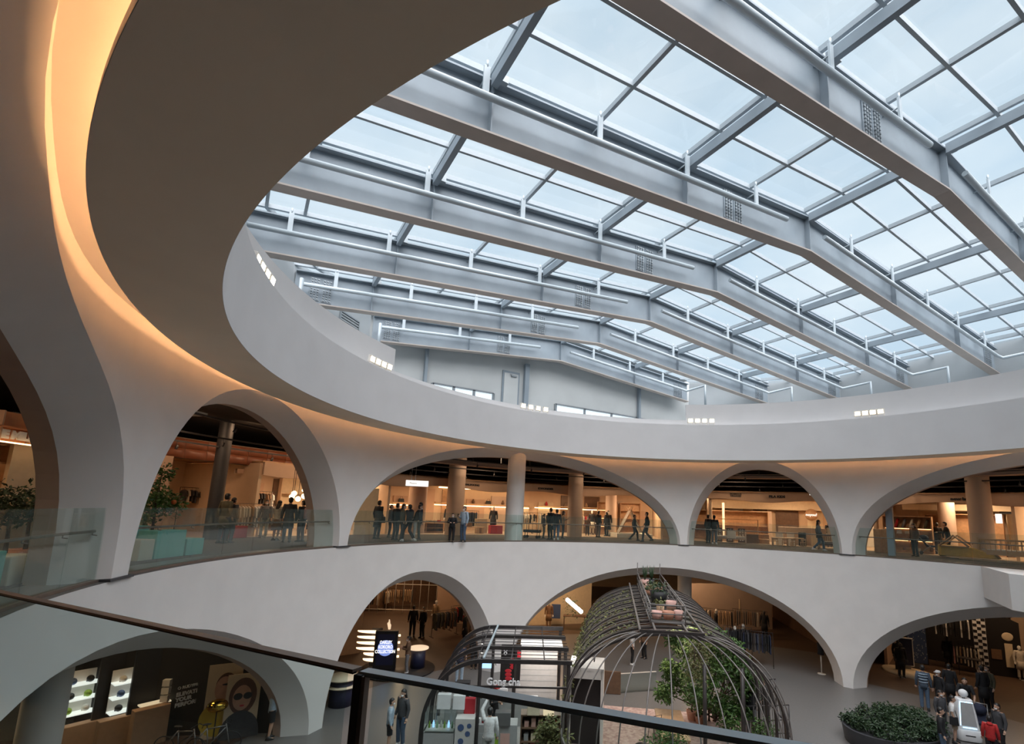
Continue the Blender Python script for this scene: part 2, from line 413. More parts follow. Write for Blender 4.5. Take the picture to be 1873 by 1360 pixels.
# glazing, one window per bay
def zg(y): return zb(y) + DEP + .34
def bay_edge(n, t, side):
    h = HW[n] * (1 - t) + HW[n + 1] * t
    return YR + side * (h + .15)
for w_i, n in enumerate(range(-4, 5)):
    xa = XN(n); d = 4.283
    m = MB()
    ys = [YR + 3.18 * k for k in range(-5, 6)]
    for t in (0, 1 / 3, 2 / 3):
        for s in (1, -1):
            ye = bay_edge(n, t, s); m.bar((xa + d * t, YR, zg(YR)), (xa + d * t, ye, zg(ye)), .11 if t == 0 else .085, .16)
    for y in ys:
        if abs(y - YR) < min(HW[n], HW[n + 1]): m.bar((xa, y, zg(y)), (xa + d, y, zg(y)), .10, .15)
    for s in (1, -1):
        for off in (0, -.9 * s):
            y0, y1 = bay_edge(n, 0, s) + off, bay_edge(n, 1, s) + off
            m.bar((xa, y0, zg(y0)), (xa + d, y1, zg(y1)), .10, .2)
    o = m.build('window_%d' % (w_i + 1), 'bar_white', kind='structure')
    g = MB()
    for s in (1, -1):
        g.add([(xa, YR, zg(YR) + .05), (xa + d, YR, zg(YR) + .05), (xa + d, bay_edge(n, 1, s), zg(bay_edge(n, 1, s)) + .05), (xa, bay_edge(n, 0, s), zg(bay_edge(n, 0, s)) + .05)], [(0, 1, 2, 3)])
    g.build('pane', 'roof_glass', o, fix=False)
# eave walls follow the glazing edge, gable wall closes the far end
for s, nm in ((1, 'wall_eave_left'), (-1, 'wall_eave_right')):
    m = MB()
    for n in range(-4, 5):
        y0, y1 = bay_edge(n, 0, s), bay_edge(n, 1, s)
        a, b = (XN(n), y0), (XN(n + 1), y1)
        m.bar((a[0], a[1], (12.64 + zg(y0)) / 2), (b[0], b[1], (12.64 + zg(y1)) / 2), .12, (zg(y0) - 12.64), (0, 0, 1))
    m.build(nm, 'panel_grey', kind='structure')
m = MB(); m.box((XN(-4) - .05, YR, 15.5), (.12, 36, 5.8)); m.build('wall_gable_near', 'panel_grey', kind='structure')
XG = 18.95
m = MB(); hw = HW[5] + 4
for y0, y1 in ((YR - hw, YR), (YR, YR + hw)):
    m.prism([Vector((XG, y0, 12.6)), Vector((XG, y1, 12.6)), Vector((XG, y1, zg(y1) + .3)), Vector((XG, y0, zg(y0) + .3))], (0, 0, 0), (.15, 0, 0))
m.build('wall_gable_far', 'gable_white', kind='structure')
m = MB()
for s in (1, -1):
    ye = bay_edge(4, 1, s); m.add([(XN(5), YR, zg(YR)), (XG + .1, YR, zg(YR)), (XG + .1, ye, zg(ye)), (XN(5), ye, zg(ye))], [(0, 1, 2, 3)])
m.build('ceiling_gable_strip', 'panel_grey', kind='structure', fix=False)
for y, lb in ((4.1, 1), (-2.45, 2), (-12.0, 3)):
    m = MB(); m.box((XG - .16, y, 14.9), (.26, .30 if lb == 2 else .16, 4.5)); m.build('trim_gable_post', 'steel_white', kind='structure')
d_ = MB(); d_.box((XG - .04, -1.4, 15.05), (.10, 1.2, 2.9)); dr = d_.build('door_1', 'steel_white', kind='structure')
m = MB(); m.box((XG - .10, -1.4, 15.0), (.04, .98, 2.7)); m.build('door_leaf', 'gable_white', dr)
m = MB(); m.box((XG - .17, -1.55, 16.2), (.08, .4, .08)); m.bar((XG - .2, -1.6, 16.22), (XG - .2, -1.25, 16.28), .03, .03); m.build('door_closer', 'bolt_steel', dr)
for i, (y0, y1) in enumerate(((3.6, -.25), (-4.8, -14.2))):
    m = MB(); nn = 3 if i == 0 else 4
    m.box((XG - .05, (y0 + y1) / 2, 14.88), (.1, abs(y1 - y0), .1)); m.box((XG - .05, (y0 + y1) / 2, 14.0), (.1, abs(y1 - y0), .1))
    for k in range(nn + 1): m.box((XG - .05, y0 + (y1 - y0) * k / nn, 14.44), (.1, .16, .9))
    w = m.build('window_%d' % (20 + i), 'bolt_steel', kind='structure')
    g = MB(); g.box((XG - .03, (y0 + y1) / 2, 14.44), (.02, abs(y1 - y0), .8)); g.build('pane', 'strip_pane', w)  # glow in the pane stands in for daylight; the wall behind is closed

# balcony that projects from the right-hand upper arch
p0 = pol(14.45, -90.3); q0, q1 = GP(1813, 1033, F2), GP(1873, 1048, F2); dq = (q1 - q0).normalized(); p1 = p0 + dq * 3.4
f = MB(); f.prism([Vector((p0.x, p0.y, 4.95)), Vector((p1.x, p1.y, 4.95)), pol(11.5, -112, 4.95), pol(14.6, -116, 4.95), pol(14.6, -103, 4.95)], (0, 0, 0), (0, 0, F2 - 4.95 + .003)); f.build('wall_balcony_right', 'plaster', kind='structure')
# ------------------------------------------------------------------ people
def ell(mb, c, r, n=12, k=8, m=None):
    c = Vector(c); V = []; F = []
    for i in range(k + 1):
        a = PI * i / k
        for j in range(n):
            b = 2 * PI * j / n; p = Vector((r[0] * math.sin(a) * math.cos(b), r[1] * math.sin(a) * math.sin(b), r[2] * math.cos(a)))
            V.append((m @ p if m is not None else p) + c)
    for i in range(k):
        for j in range(n): F.append((i * n + j, (i + 1) * n + j, (i + 1) * n + (j + 1) % n, i * n + (j + 1) % n))
    return mb.add(V, F, True)
def loft(mb, secs, n=14):
    """elliptical sections (centre, rx, ry) joined into a closed skin"""
    V = []; k = len(secs)
    for c, rx, ry in secs:
        for j in range(n):
            b = 2 * PI * j / n; V.append(Vector(c) + Vector((rx * math.cos(b), ry * math.sin(b), 0)))
    F = [(i * n + j, i * n + (j + 1) % n, (i + 1) * n + (j + 1) % n, (i + 1) * n + j) for i in range(k - 1) for j in range(n)]
    F += [tuple(range(n - 1, -1, -1)), tuple(range((k - 1) * n, k * n))]
    return mb.add(V, F, True)
def joints(pose):
    J = {}
    lean = {'lean': .22, 'bend': .30, 'push': .16, 'seat': .0}.get(pose, 0)
    for s, nm in ((-1, 'l'), (1, 'r')):
        J['hip' + nm] = Vector((s * .09, 0, .90)); J['knee' + nm] = Vector((s * .10, .025, .50)); J['ank' + nm] = Vector((s * .105, -.02, .09))
        J['sho' + nm] = Vector((s * .175, 0, 1.40)); J['elb' + nm] = Vector((s * .235, -.03, 1.13)); J['wri' + nm] = Vector((s * .25, .05, .89))
    if pose in ('walk', 'push'):
        J['kneel'] = Vector((-.10, .20, .53)); J['ankl'] = Vector((-.10, .24, .09)); J['kneer'] = Vector((.10, .02, .49)); J['ankr'] = Vector((.10, -.30, .14))
        J['elbl'] = Vector((-.23, -.12, 1.15)); J['wril'] = Vector((-.25, -.10, .92)); J['elbr'] = Vector((.23, .03, 1.13)); J['wrir'] = Vector((.24, .17, .95))
    if pose in ('phone', 'face', 'hold'):
        J['elbr'] = Vector((.22, .03, 1.14)); J['wrir'] = Vector((.06, .27, 1.22) if pose != 'face' else (.05, .16, 1.46))
        if pose == 'hold': J['elbl'] = Vector((-.22, .03, 1.14)); J['wril'] = Vector((-.06, .27, 1.16))
        if pose == 'face': J['elbr'] = Vector((.20, .16, 1.22))
    if pose in ('lean', 'push'):
        for s, nm in ((-1, 'l'), (1, 'r')): J['elb' + nm] = Vector((s * .25, .18, 1.16)); J['wri' + nm] = Vector((s * .12, .42, 1.16))
    if pose == 'bend':
        for s, nm in ((-1, 'l'), (1, 'r')): J['elb' + nm] = Vector((s * .27, .16, 1.12)); J['wri' + nm] = Vector((s * .24, .34, .93))
    if pose == 'raise':
        J['elbl'] = Vector((-.24, .10, 1.62)); J['wril'] = Vector((-.10, .22, 1.86))
    if pose == 'cross':
        for s, nm in ((-1, 'l'), (1, 'r')): J['elb' + nm] = Vector((s * .22, .04, 1.14)); J['wri' + nm] = Vector((-s * .06, .20, 1.13))
    if pose == 'seat':
        for s, nm in ((-1, 'l'), (1, 'r')): J['hip' + nm] = Vector((s * .09, 0, .90)); J['knee' + nm] = Vector((s * .11, .42, .90)); J['ank' + nm] = Vector((s * .11, .46, .50)); J['wri' + nm] = Vector((s * .14, .28, .96)); J['elb' + nm] = Vector((s * .22, .04, 1.12))
    J['pel'] = Vector((0, 0, .93)); J['wai'] = Vector((0, 0, 1.08)); J['che'] = Vector((0, 0, 1.28)); J['nec'] = Vector((0, -.01, 1.44)); J['hea'] = Vector((0, .02, 1.58))
    if lean:
        m = Matrix.Rotation(-lean, 3, 'X'); o = Vector((0, 0, .93))
        for k in list(J):
            if k[:3] in ('sho', 'wai', 'che', 'nec', 'hea') or (k[:3] in ('elb', 'wri') and pose == 'bend'): J[k] = o + m @ (J[k] - o)
    return J
PC = {}
def bone(mb, a, b, ra, rb, n=10):
    mb.tube([a, a.lerp(b, .33), b], [ra, (ra * .98 + rb * .1) if ra > rb else ra, rb], n)
    ell(mb, a, (ra, ra, ra), 10, 6); ell(mb, b, (rb, rb, rb), 10, 6)
def body_mesh(pose, fine):
    key = ('body', pose, fine)
    if key in PC: return PC[key]
    J = joints(pose); mb = MB()
    loft(mb, [(J['pel'] + Vector((0, 0, -.10)), .10, .08), (J['pel'], .155, .105), (J['wai'], .125, .09), (J['che'], .155, .105), (J['che'].lerp(J['nec'], .65), .165, .085), (J['nec'], .06, .055)])
    mb.tube([J['nec'] - Vector((0, 0, .04)), J['nec'].lerp(J['hea'], .6)], [.062, .052], 12)
    h = J['hea']
    ell(mb, h + Vector((0, -.005, .035)), (.076, .092, .095), 16, 12); ell(mb, h + Vector((0, .02, -.03)), (.060, .068, .078), 14, 10)
    mb.tube([h + Vector((0, .090, .015)), h + Vector((0, .112, -.018))], [.010, .016], 8)
    for s in (-1, 1): ell(mb, h + Vector((s * .078, -.005, 0)), (.012, .02, .032), 8, 6)
    mb.tube([h + Vector((-.022, .084, -.052)), h + Vector((0, .090, -.052)), h + Vector((.022, .084, -.052))], .008, 6)
    for nm, s in (('l', -1), ('r', 1)):
        bone(mb, J['che'].lerp(J['sho' + nm], .55) + Vector((0, 0, .03)), J['sho' + nm], .07, .058)
        bone(mb, J['sho' + nm], J['elb' + nm], .052, .038); bone(mb, J['elb' + nm], J['wri' + nm], .038, .024)
        bone(mb, J['hip' + nm], J['knee' + nm], .088, .055); bone(mb, J['knee' + nm], J['ank' + nm], .055, .036)
        a = J['ank' + nm]; mb.tube([a + Vector((0, -.04, -.045)), a + Vector((s * .01, .06, -.05)), a + Vector((s * .015, .15, -.065))], [.035, .04, .028], 8)
        w = J['wri' + nm]; d = (w - J['elb' + nm]).normalized(); side = Vector((-s * 1., 0, 0)); side = (side - d * side.dot(d)).normalized(); nrm = d.cross(side)
        pal = w + d * .055
        mb.tube([w, pal, w + d * .085], [.024, .038, .036], 8)
        cur = nrm * (1 if nrm.dot(Vector((0, 1, -.2))) > 0 else -1)
        across = d.cross(cur).normalized()
        for q, (off, L) in enumerate(((-.030, .062), (-.010, .074), (.010, .069), (.029, .054))):
            b0 = w + d * .08 + across * off; b1 = b0 + d * L * .55 + cur * .008; b2 = b1 + d * L * .38 + cur * .024
            mb.tube([b0, b1, b2], [.0105, .0095, .0075], 6)
        t0 = w + d * .03 + across * (-.034 * 1); mb.tube([t0, t0 + d * .03 + across * -.022 + cur * .012, t0 + d * .058 + across * -.022 + cur * .026], [.013, .011, .008], 6)
    me = bpy.data.meshes.new('person_body'); me.from_pydata(mb.v, [], mb.f)
    o = bpy.data.objects.new('tmp', me); COL.objects.link(o)
    md = o.modifiers.new('r', 'REMESH'); md.mode = 'VOXEL'; md.voxel_size = .009 if fine else .014; md.use_smooth_shade = True
    if True:
        sm = o.modifiers.new('s', 'SMOOTH'); sm.factor = .5; sm.iterations = 2
        dc = o.modifiers.new('d', 'DECIMATE'); dc.ratio = .30 if fine else .22
    me2 = bpy.data.meshes.new_from_object(o.evaluated_get(bpy.context.evaluated_depsgraph_get()))
    bpy.data.objects.remove(o); me2.name = 'person_body'
    for p in me2.polygons: p.use_smooth = True
    PC[key] = me2; return me2
def cloth(key, fn):
    if key not in PC:
        mb = MB(); fn(mb); me = bpy.data.meshes.new(key[0]); me.from_pydata(mb.v, [], mb.f)
        for p in me.polygons: p.use_smooth = True
        PC[key] = me
    return PC[key]
def put(me, name, parent, m):
    o = bpy.data.objects.new(name, me); COL.objects.link(o); o.parent = parent
    if not me.materials: me.materials.append(None)
    o.material_slots[0].link = 'OBJECT'; o.material_slots[0].material = MATS[m]
    return o
CL = {'black': (.012, .012, .014), 'navy': (.015, .02, .045), 'jeans': (.07, .11, .17), 'grey': (.16, .16, .17), 'white': (.62, .62, .62), 'beige': (.42, .33, .24), 'red': (.42, .02, .02), 'olive': (.09, .08, .05),
      'lightblue': (.30, .38, .46), 'pale': (.38, .40, .38), 'cream': (.55, .50, .42), 'darkgrey': (.05, .05, .055), 'brown': (.16, .09, .05), 'pink': (.5, .25, .25), 'bluebag': (.03, .16, .28), 'stripe': (.05, .07, .10), 'tan': (.35, .22, .12), 'orange': (.5, .2, .05)}
for k, c in CL.items(): mat('cloth_' + k, c, .85, noise=.12, scale=18., bump=.1)
mat('skin', (.50, .31, .22), .55, noise=.03); mat('hair_black', (.012, .010, .010), .45, noise=.2, scale=40); mat('mask_white', (.75, .76, .77), .7); mat('shoe_white', (.6, .6, .6), .6); mat('shoe_black', (.02, .02, .02), .5); mat('eye_dark', (.01, .01, .01), .3)
mat('mannequin_white', (.72, .68, .62), .4); mat('mannequin_dark', (.03, .03, .03), .4)
def person(loc, face, label, h=1.70, pose='stand', top='black', bottom='jeans', cut='shirt', legs='long', hair='short', mask=True, shoes='black', group='shoppers', fine=False, extra=None, hat=None, hair_m='hair_black'):
    b = empty('person', loc, R(face) - PI / 2, label, 'person', group)
    k = h / 1.70; b.scale = (k, k, k) if h > 1.45 else (k * 1.04, k * 1.04, k)
    J = joints(pose)
    put(body_mesh(pose, fine), 'body', b, 'skin')
    e = .018
    def f_top(mb):
        loft(mb, [(J['pel'] + Vector((0, 0, -.10 if cut != 'coat' else -.12)), .172, .128), (J['pel'] + Vector((0, 0, .02)), .172, .125), (J['wai'], .150, .118), (J['che'], .178, .128), (J['che'].lerp(J['nec'], .62), .180, .105), (J['nec'] + Vector((0, 0, -.015)), .085, .075), (J['nec'] + Vector((0, 0, .02)), .068, .062)])
        if cut == 'coat':
            loft(mb, [(Vector((0, -.02, .52)), .20, .17), (Vector((0, -.01, .75)), .19, .15), (J['pel'], .175, .130)])
        for nm in 'lr':
            s_ = J['sho' + nm]; mb.tube([J['che'].lerp(s_, .5) + Vector((0, 0, .03)), s_, s_.lerp(J['elb' + nm], .5)], [.085, .075, .064], 10)
            if cut == 'tee': mb.tube([s_.lerp(J['elb' + nm], .4), s_.lerp(J['elb' + nm], .82)], [.066, .066], 10)
            else: mb.tube([s_.lerp(J['elb' + nm], .4), J['elb' + nm], J['elb' + nm].lerp(J['wri' + nm], .5), J['elb' + nm].lerp(J['wri' + nm], .95)], [.066, .056, .050, .042], 10)
        if cut == 'hood': ell(mb, J['nec'] + Vector((0, -.06, 0)), (.11, .07, .07), 12, 6)
    put(cloth(('top', pose, cut), f_top), {'coat': 'coat', 'tee': 't_shirt', 'hood': 'hoodie', 'shirt': 'shirt'}[cut], b, 'cloth_' + top)
    def f_leg(mb):
        loft(mb, [(J['pel'] + Vector((0, 0, -.12)), .155, .12), (J['pel'] + Vector((0, 0, -.02)), .165, .118), (J['pel'] + Vector((0, 0, .08)), .150, .108)])
        for nm in 'lr':
            hp, kn, an = J['hip' + nm], J['knee' + nm], J['ank' + nm]
            if legs == 'short': mb.tube([hp + Vector((0, 0, .0)), hp.lerp(kn, .5), hp.lerp(kn, .9)], [.105, .10, .095], 12)
            else: mb.tube([hp, hp.lerp(kn, .5), kn, kn.lerp(an, .5), kn.lerp(an, .94)], [.103, .090, .072, .066, .062], 12)
    if legs == 'skirt':
        def f_sk(mb): loft(mb, [(Vector((0, 0, .45)), .24, .2), (Vector((0, 0, .7)), .20, .16), (J['pel'] + Vector((0, 0, .05)), .16, .115)])
        put(cloth(('skirt', pose), f_sk), 'skirt', b, 'cloth_' + bottom)
    else: put(cloth(('legs', pose, legs), f_leg), 'trousers' if legs == 'long' else 'shorts', b, 'cloth_' + bottom)
    def f_shoe(nm, s):
        def g(mb):
            a = J['ank' + nm]; loft(mb, [(a + Vector((s * .008, .04, -.088)), .052, .135), (a + Vector((s * .008, .04, -.055)), .053, .135), (a + Vector((0, .01, -.02)), .045, .085), (a + Vector((0, -.015, .03)), .042, .05)], 12)
        return g
    for nm, s in (('l', -1), ('r', 1)): put(cloth(('shoe', pose, nm), f_shoe(nm, s)), 'shoe', b, 'shoe_' + shoes)
    hd = J['hea']
    def f_hair(mb):
        # cap over the crown and back of the head, open at the face
        n = 16; V = []; F = []; kk = 7
        for i in range(kk + 1):
            for j in range(n):
                az = 2 * PI * j / n; front = math.sin(az)
                amax = 1.05 + .95 * (1 - front) / 2 + (.15 if hair != 'short' else 0)
                a = amax * i / kk
                V.append(hd + Vector((0, -.012, .04)) + Vector((.090 * math.sin(a) * math.cos(az), .104 * math.sin(a) * math.sin(az), .108 * math.cos(a))))
        for i in range(kk):
            for j in range(n): F.append((i * n + j, (i + 1) * n + j, (i + 1) * n + (j + 1) % n, i * n + (j + 1) % n))
        mb.add(V, F, True)
        ell(mb, hd + Vector((0, -.045, .0)), (.080, .062, .085), 12, 8)
        if hair == 'long':
            loft(mb, [(hd + Vector((0, -.10, -.34)), .09, .03), (hd + Vector((0, -.095, -.2)), .11, .045), (hd + Vector((0, -.06, -.05)), .098, .065), (hd + Vector((0, -.03, .03)), .085, .07)])
        if hair == 'bun': ell(mb, hd + Vector((0, -.11, .06)), (.04, .04, .04), 10, 6)
    put(cloth(('hair', pose, hair), f_hair), 'hair', b, hair_m)
    if mask:
        def f_m(mb): ell(mb, hd + Vector((0, .048, -.045)), (.056, .052, .044), 12, 8)
        put(cloth(('mask', pose), f_m), 'face_mask', b, 'mask_white')
    def f_e(mb):
        for s in (-1, 1): ell(mb, hd + Vector((s * .029, .082, .018)), (.011, .007, .007), 8, 5)
    put(cloth(('eyes', pose), f_e), 'eyes', b, 'eye_dark')
    if hat:
        def f_h(mb):
            ell(mb, hd + Vector((0, -.005, .07)), (.098, .112, .075), 14, 8); loft(mb, [(hd + Vector((0, .10, .055)), .075, .09), (hd + Vector((0, .10, .066)), .073, .088)])
        put(cloth(('hat', pose), f_h), 'cap', b, 'cloth_' + hat)
    if extra:
        mb = MB()
        if extra[0] == 'bag':
            mb.prism([Vector((.20, -.14, .72)), Vector((.20, .16, .72)), Vector((.20, .14, 1.0)), Vector((.20, -.12, 1.0))], (0, 0, 0), (.10, 0, 0)); mb.tube([(.23, -.10, 1.0), (.12, -.05, 1.25), (.10, 0, 1.44), (.12, .06, 1.25), (.23, .12, 1.0)], .010, 6)
            mb.build('shoulder_bag', 'cloth_' + extra[1], b, smooth_angle=40)
        if extra[0] == 'pack':
            loft(mb, [(Vector((0, -.19, .95)), .13, .06), (Vector((0, -.21, 1.05)), .15, .085), (Vector((0, -.20, 1.3)), .14, .07), (Vector((0, -.17, 1.40)), .09, .04)])
            mb.build('backpack', 'cloth_' + extra[1], b)
        if extra[0] == 'apron':
            mb.prism([Vector((-.13, .125, .62)), Vector((.13, .125, .62)), Vector((.12, .14, 1.3)), Vector((-.12, .14, 1.3))], (0, 0, 0), (0, .015, 0)); mb.build('apron', 'cloth_' + extra[1], b)
        if extra[0] == 'phone':
            mb.box(J['wrir'] + Vector((0, .08, .05)), (.07, .012, .14)); mb.build('phone', 'shoe_black', b)
    return b
def toward_cam(p): return math.degrees(math.atan2(CAM.y - p[1], CAM.x - p[0]))
def PR(px, py, rad):
    """point on the drum of radius rad about the atrium axis seen at picture position px, py (far side)"""
    d = cF * FX + cR * (px - PPX) - cU * (py - PPY)
    a = d.x ** 2 + d.y ** 2; b_ = 2 * (CAM.x * d.x + CAM.y * d.y); c = CAM.x ** 2 + CAM.y ** 2 - rad ** 2
    return CAM + d * ((-b_ + math.sqrt(b_ * b_ - 4 * a * c)) / (2 * a))
def face_at(p, screen):
    """heading in degrees: 'c' to the camera, 'a' away, 'l'/'r' across the view to the left/right"""
    t = toward_cam(p); return {'c': t, 'a': t + 180, 'l': t - 90, 'r': t + 90, 'cl': t - 45, 'cr': t + 45, 'al': t - 135, 'ar': t + 135}[screen]
def man(px, py, z, dirn, label, **kw):
    p = GP(px, py, z); return person(p, face_at(p, dirn), label, **kw)
# ------------------------------------------------------------------ upper level: shops behind the arches
mat('leather', (.20, .065, .03), .42, noise=.08, scale=5); mat('copper_glow', (.62, .25, .10), .5, noise=.05); mat('mint', (.16, .50, .44), .7, noise=.04, scale=3); mat('mint_pale', (.50, .52, .42), .7, noise=.04)
mat('wood_light', (.52, .36, .22), .5, noise=.12, scale=7, col2=(.46, .30, .17)); mat('wood_mid', (.40, .24, .13), .5, noise=.12, scale=7); mat('wood_dark', (.13, .075, .045), .5, noise=.12); mat('white_paint', (.70, .67, .62), .6); mat('cream_panel', (.66, .56, .40), .7)
mat('red_box', (.45, .02, .03), .5); mat('terracotta', (.42, .20, .13), .8, noise=.1); mat('pale_pink', (.55, .33, .28), .8, noise=.05); mat('soil', (.05, .035, .025), .95, noise=.3, scale=30); mat('black_matte', (.015, .015, .016), .6); mat('grey_metal', (.30, .30, .30), .4, .6); mat('glass_green', (.3, .5, .3), .3)
mat('leaf', (.035, .10, .02), .5, noise=.4, scale=9, col2=(.09, .17, .035)); mat('leaf_dark', (.014, .035, .012), .5, noise=.3, scale=9, col2=(.03, .06, .02)); mat('leaf_olive', (.08, .10, .03), .55, noise=.4, scale=9, col2=(.16, .15, .05)); mat('bark', (.09, .06, .04), .9, noise=.3, scale=14, bump=.3); mat('twig', (.12, .09, .06), .9, noise=.2)
def rot_at(th): return R(th) - PI / 2
def wavy(name, rad, th0, th1, ztop, zbot, amp, period, th, m, kind='structure', n=None):
    """curved fascia panel whose lower edge waves"""
    mb = MB(); n = n or int(abs(th1 - th0) * 1.5)
    pr = []
    for i in range(n + 1):
        a = th0 + (th1 - th0) * i / n; z = zbot + amp * math.sin(a * 2 * PI / period)
        pr.append([pol(rad, a, z), pol(rad, a, ztop), pol(rad + th, a, ztop), pol(rad + th, a, z)])
    for i in range(n):
        for j in range(4):
            k = (j + 1) % 4; mb.add([pr[i][j], pr[i][k], pr[i + 1][k], pr[i + 1][j]], [(0, 1, 2, 3)])
    return mb.build(name, m, kind=kind)
emis('soft_glow', (1.0, .68, .38), 1.3)
FA, FB = -112, 33
wavy('wall_shop_fascia', 21.0, FA, FB, 9.55, 9.0, .10, 17, .12, 'fascia_tan')
mb = MB(); mb.sweep([(27.0, F2), (27.0, 9.9), (27.2, 9.9), (27.2, F2)], FA, 108, 180, closed=True); mb.build('wall_shop_back', 'beige_wall', kind='structure')
mb = MB(); mb.sweep([(21.12, 9.56), (27.0, 9.56), (27.0, 9.62), (21.12, 9.62)], FA, FB, 120, closed=True); mb.build('ceiling_shops', 'wood_mid', kind='structure')
mb = MB(); mb.sweep([(20.9, F2 + .004), (27.0, F2 + .004)], FA, 108, 180); mb.build('floor_shops', 'shop_floor', kind='structure', fix=False)
mb = MB(); mb.sweep([(RW + 1.0, F2 + .004), (20.9, F2 + .004)], -180, 180, 180); mb.build('floor_corridor_carpet', 'carpet_dark', kind='structure', fix=False)
for t in (-109, -88.4, -71.5, -45.5, -36.6, 13.8, 33, 46, 62):
    mb = MB(); mb.box((0, 24.1, 0), (.14, 5.8, 3.3)); o = mb.build('wall_partition', 'beige_wall', kind='structure'); o.location = (0, 0, F2 + 1.66); o.rotation_euler = (0, 0, rot_at(t))
rp = random.Random(21)
for k_, t_ in enumerate(range(-106, 32, 4)):
    w_ = rp.uniform(.9, 1.7); h_ = rp.choice((2.3, 2.6, 2.9, 1.9)); f = MB(); f.box((0, 0, h_ / 2), (w_, .10, h_)); f.box((0, -.06, h_ * .72), (w_ * .98, .03, .03))
    o = f.build('wall_shop_panel', rp.choice(('cream_panel', 'fascia_tan', 'wood_mid', 'wood_dark', 'column_tan', 'white_paint')), kind='structure'); o.location = pol(26.9, t_, F2); o.rotation_euler = (0, 0, rot_at(t_))
# lights of the shops, flush in their ceilings
def lamp_area(th, r, z, e, col, size=1.0):
    a = area('indoor_area_lamp', pol(r, th, z), size, e, col); a.data.size_y = size; return a
for t in range(-106, 32, 12): lamp_area(t, 23.4, 9.5, 185, (1.0, .68, .41), 1.4)
for t in (40, 52, 64): lamp_area(t, 24.0, 9.6, 200, (1.0, .60, .32), 1.2)
for t in (72, 90): lamp_area(t, 20.5, 9.6, 110, (1.0, .60, .32), 1.2)
for t in range(-100, 100, 25): lamp_area(t, 18.5, 10.9, 75, (1.0, .70, .45), .8)
# curved pale ceiling rafts and black rails
for th0, th1, r0, z in ((-104, -74, 17.6, 10.25), (-68, -42, 17.6, 10.25), (-34, 30, 17.6, 10.20)):
    mb = MB(); mb.sweep([(r0, z), (r0 + .55, z - .02), (r0 + .55, z + .22), (r0, z + .24)], th0, th1, 50, closed=True)
    o = mb.build('ceiling_raft', 'reveal_paint'); tag(o, 'curved pink-beige raft under the black ceiling behind the %s arch' % {-104: 'right-hand upper', -68: 'narrow upper right', -34: 'wide upper middle'}[th0], 'ceiling raft')
    for t in range(int(th0) + 2, int(th1), 6):
        h = MB(); h.box(pol(r0 + .3, t, z + .55), (.12, .12, .75), R(t)); h.build('hanger', 'black_matte', o)
for i, rr in enumerate((16.6, 19.2, 20.3)):
    mb = MB(); mb.sweep([(rr, 10.3 - i * .22), (rr + .06, 10.3 - i * .22), (rr + .06, 10.36 - i * .22), (rr, 10.36 - i * .22)], -110, 60, 110, closed=True)
    o = mb.build('lighting_track', 'dark_metal'); tag(o, ('lighting track nearest the arches', 'middle lighting track', 'lighting track nearest the shops')[i] + ', a thin dark ring under the black upper ceiling', 'lighting track')
def spot(p, th, label, grp='small spotlights under the black ceiling'):
    b = empty('track_spotlight', p, rot_at(th), label, 'spotlight', grp)
    m = MB(); m.lathe([(.0, .12), (.045, .12), (.05, -.02), (.05, -.04)], 10, m=Matrix.Rotation(R(25), 4, 'X')); m.tube([(0, 0, .1), (0, 0, .24)], .012, 6); m.build('housing', 'dark_metal', b)
    m = MB(); m.lathe([(.0, -.030), (.044, -.032)], 10, m=Matrix.Rotation(R(25), 4, 'X')); m.build('lens', 'lamp_white', b)
    return b
rs = random.Random(3)
for i in range(46):
    th = -106 + 166 * i / 45 + rs.uniform(-1, 1); rr, zz = ((16.63, 10.06), (19.23, 9.84), (20.33, 9.62))[i % 3]
    spot(pol(rr, th, zz), th, 'small black spotlight with a bright lens on a track under the upper ceiling')
# columns of the upper level
def column(px, rad, r, z1, m, label, py=960, z0=F2, cap=False):
    p = PR(px, py, rad); b = MB(); b.lathe([(r * 1.0, 0), (r, .02), (r, z1 - z0 - (.35 if cap else 0)), (r * (1.25 if cap else 1), z1 - z0)], 32)
    o = b.build('column', m); o.location = (p.x, p.y, z0); tag(o, label, 'column', 'round columns'); return o
column(940, 15.25, .48, 11.0, 'column_white', 'thick white round column standing in the middle of the wide upper arch', cap=False)
column(830, 20.3, .52, 11.0, 'column_tan', 'tan round column lit by a spotlight, left of the white column in the wide upper arch')
column(1051, 20.3, .50, 11.0, 'column_tan', 'tan round column right of the white column in the wide upper arch')
column(1117, 24.2, .42, 9.55, 'column_tan', 'darker tan column farther right inside the wide upper arch')
column(760, 22.3, .55, 9.55, 'column_tan', 'brown column at the left shop inside the wide upper arch, behind the hanging sign')
column(1733, 24.0, .42, 9.55, 'column_tan', 'brown column behind the pushchair people in the right upper arch')
column(1797, 19.6, .50, 11.0, 'column_tan', 'large tan column beside the wooden beds in the right upper arch', py=980)
p = PR(1628, 960, 16.0); b = MB(); b.box((0, 0, 2.4), (.30, .30, 4.7)); o = b.build('steel_post', 'steel_white', bevel=.02); o.location = (p.x, p.y, F2); o.rotation_euler = (0, 0, rot_at(th_of(p))); tag(o, 'square grey steel post inside the left edge of the right upper arch', 'post')
column(397, 20.4, .26, 11.0, 'plinth_dark', 'dark grey column in front of the brown leather band in the tall upper left arch', py=900)
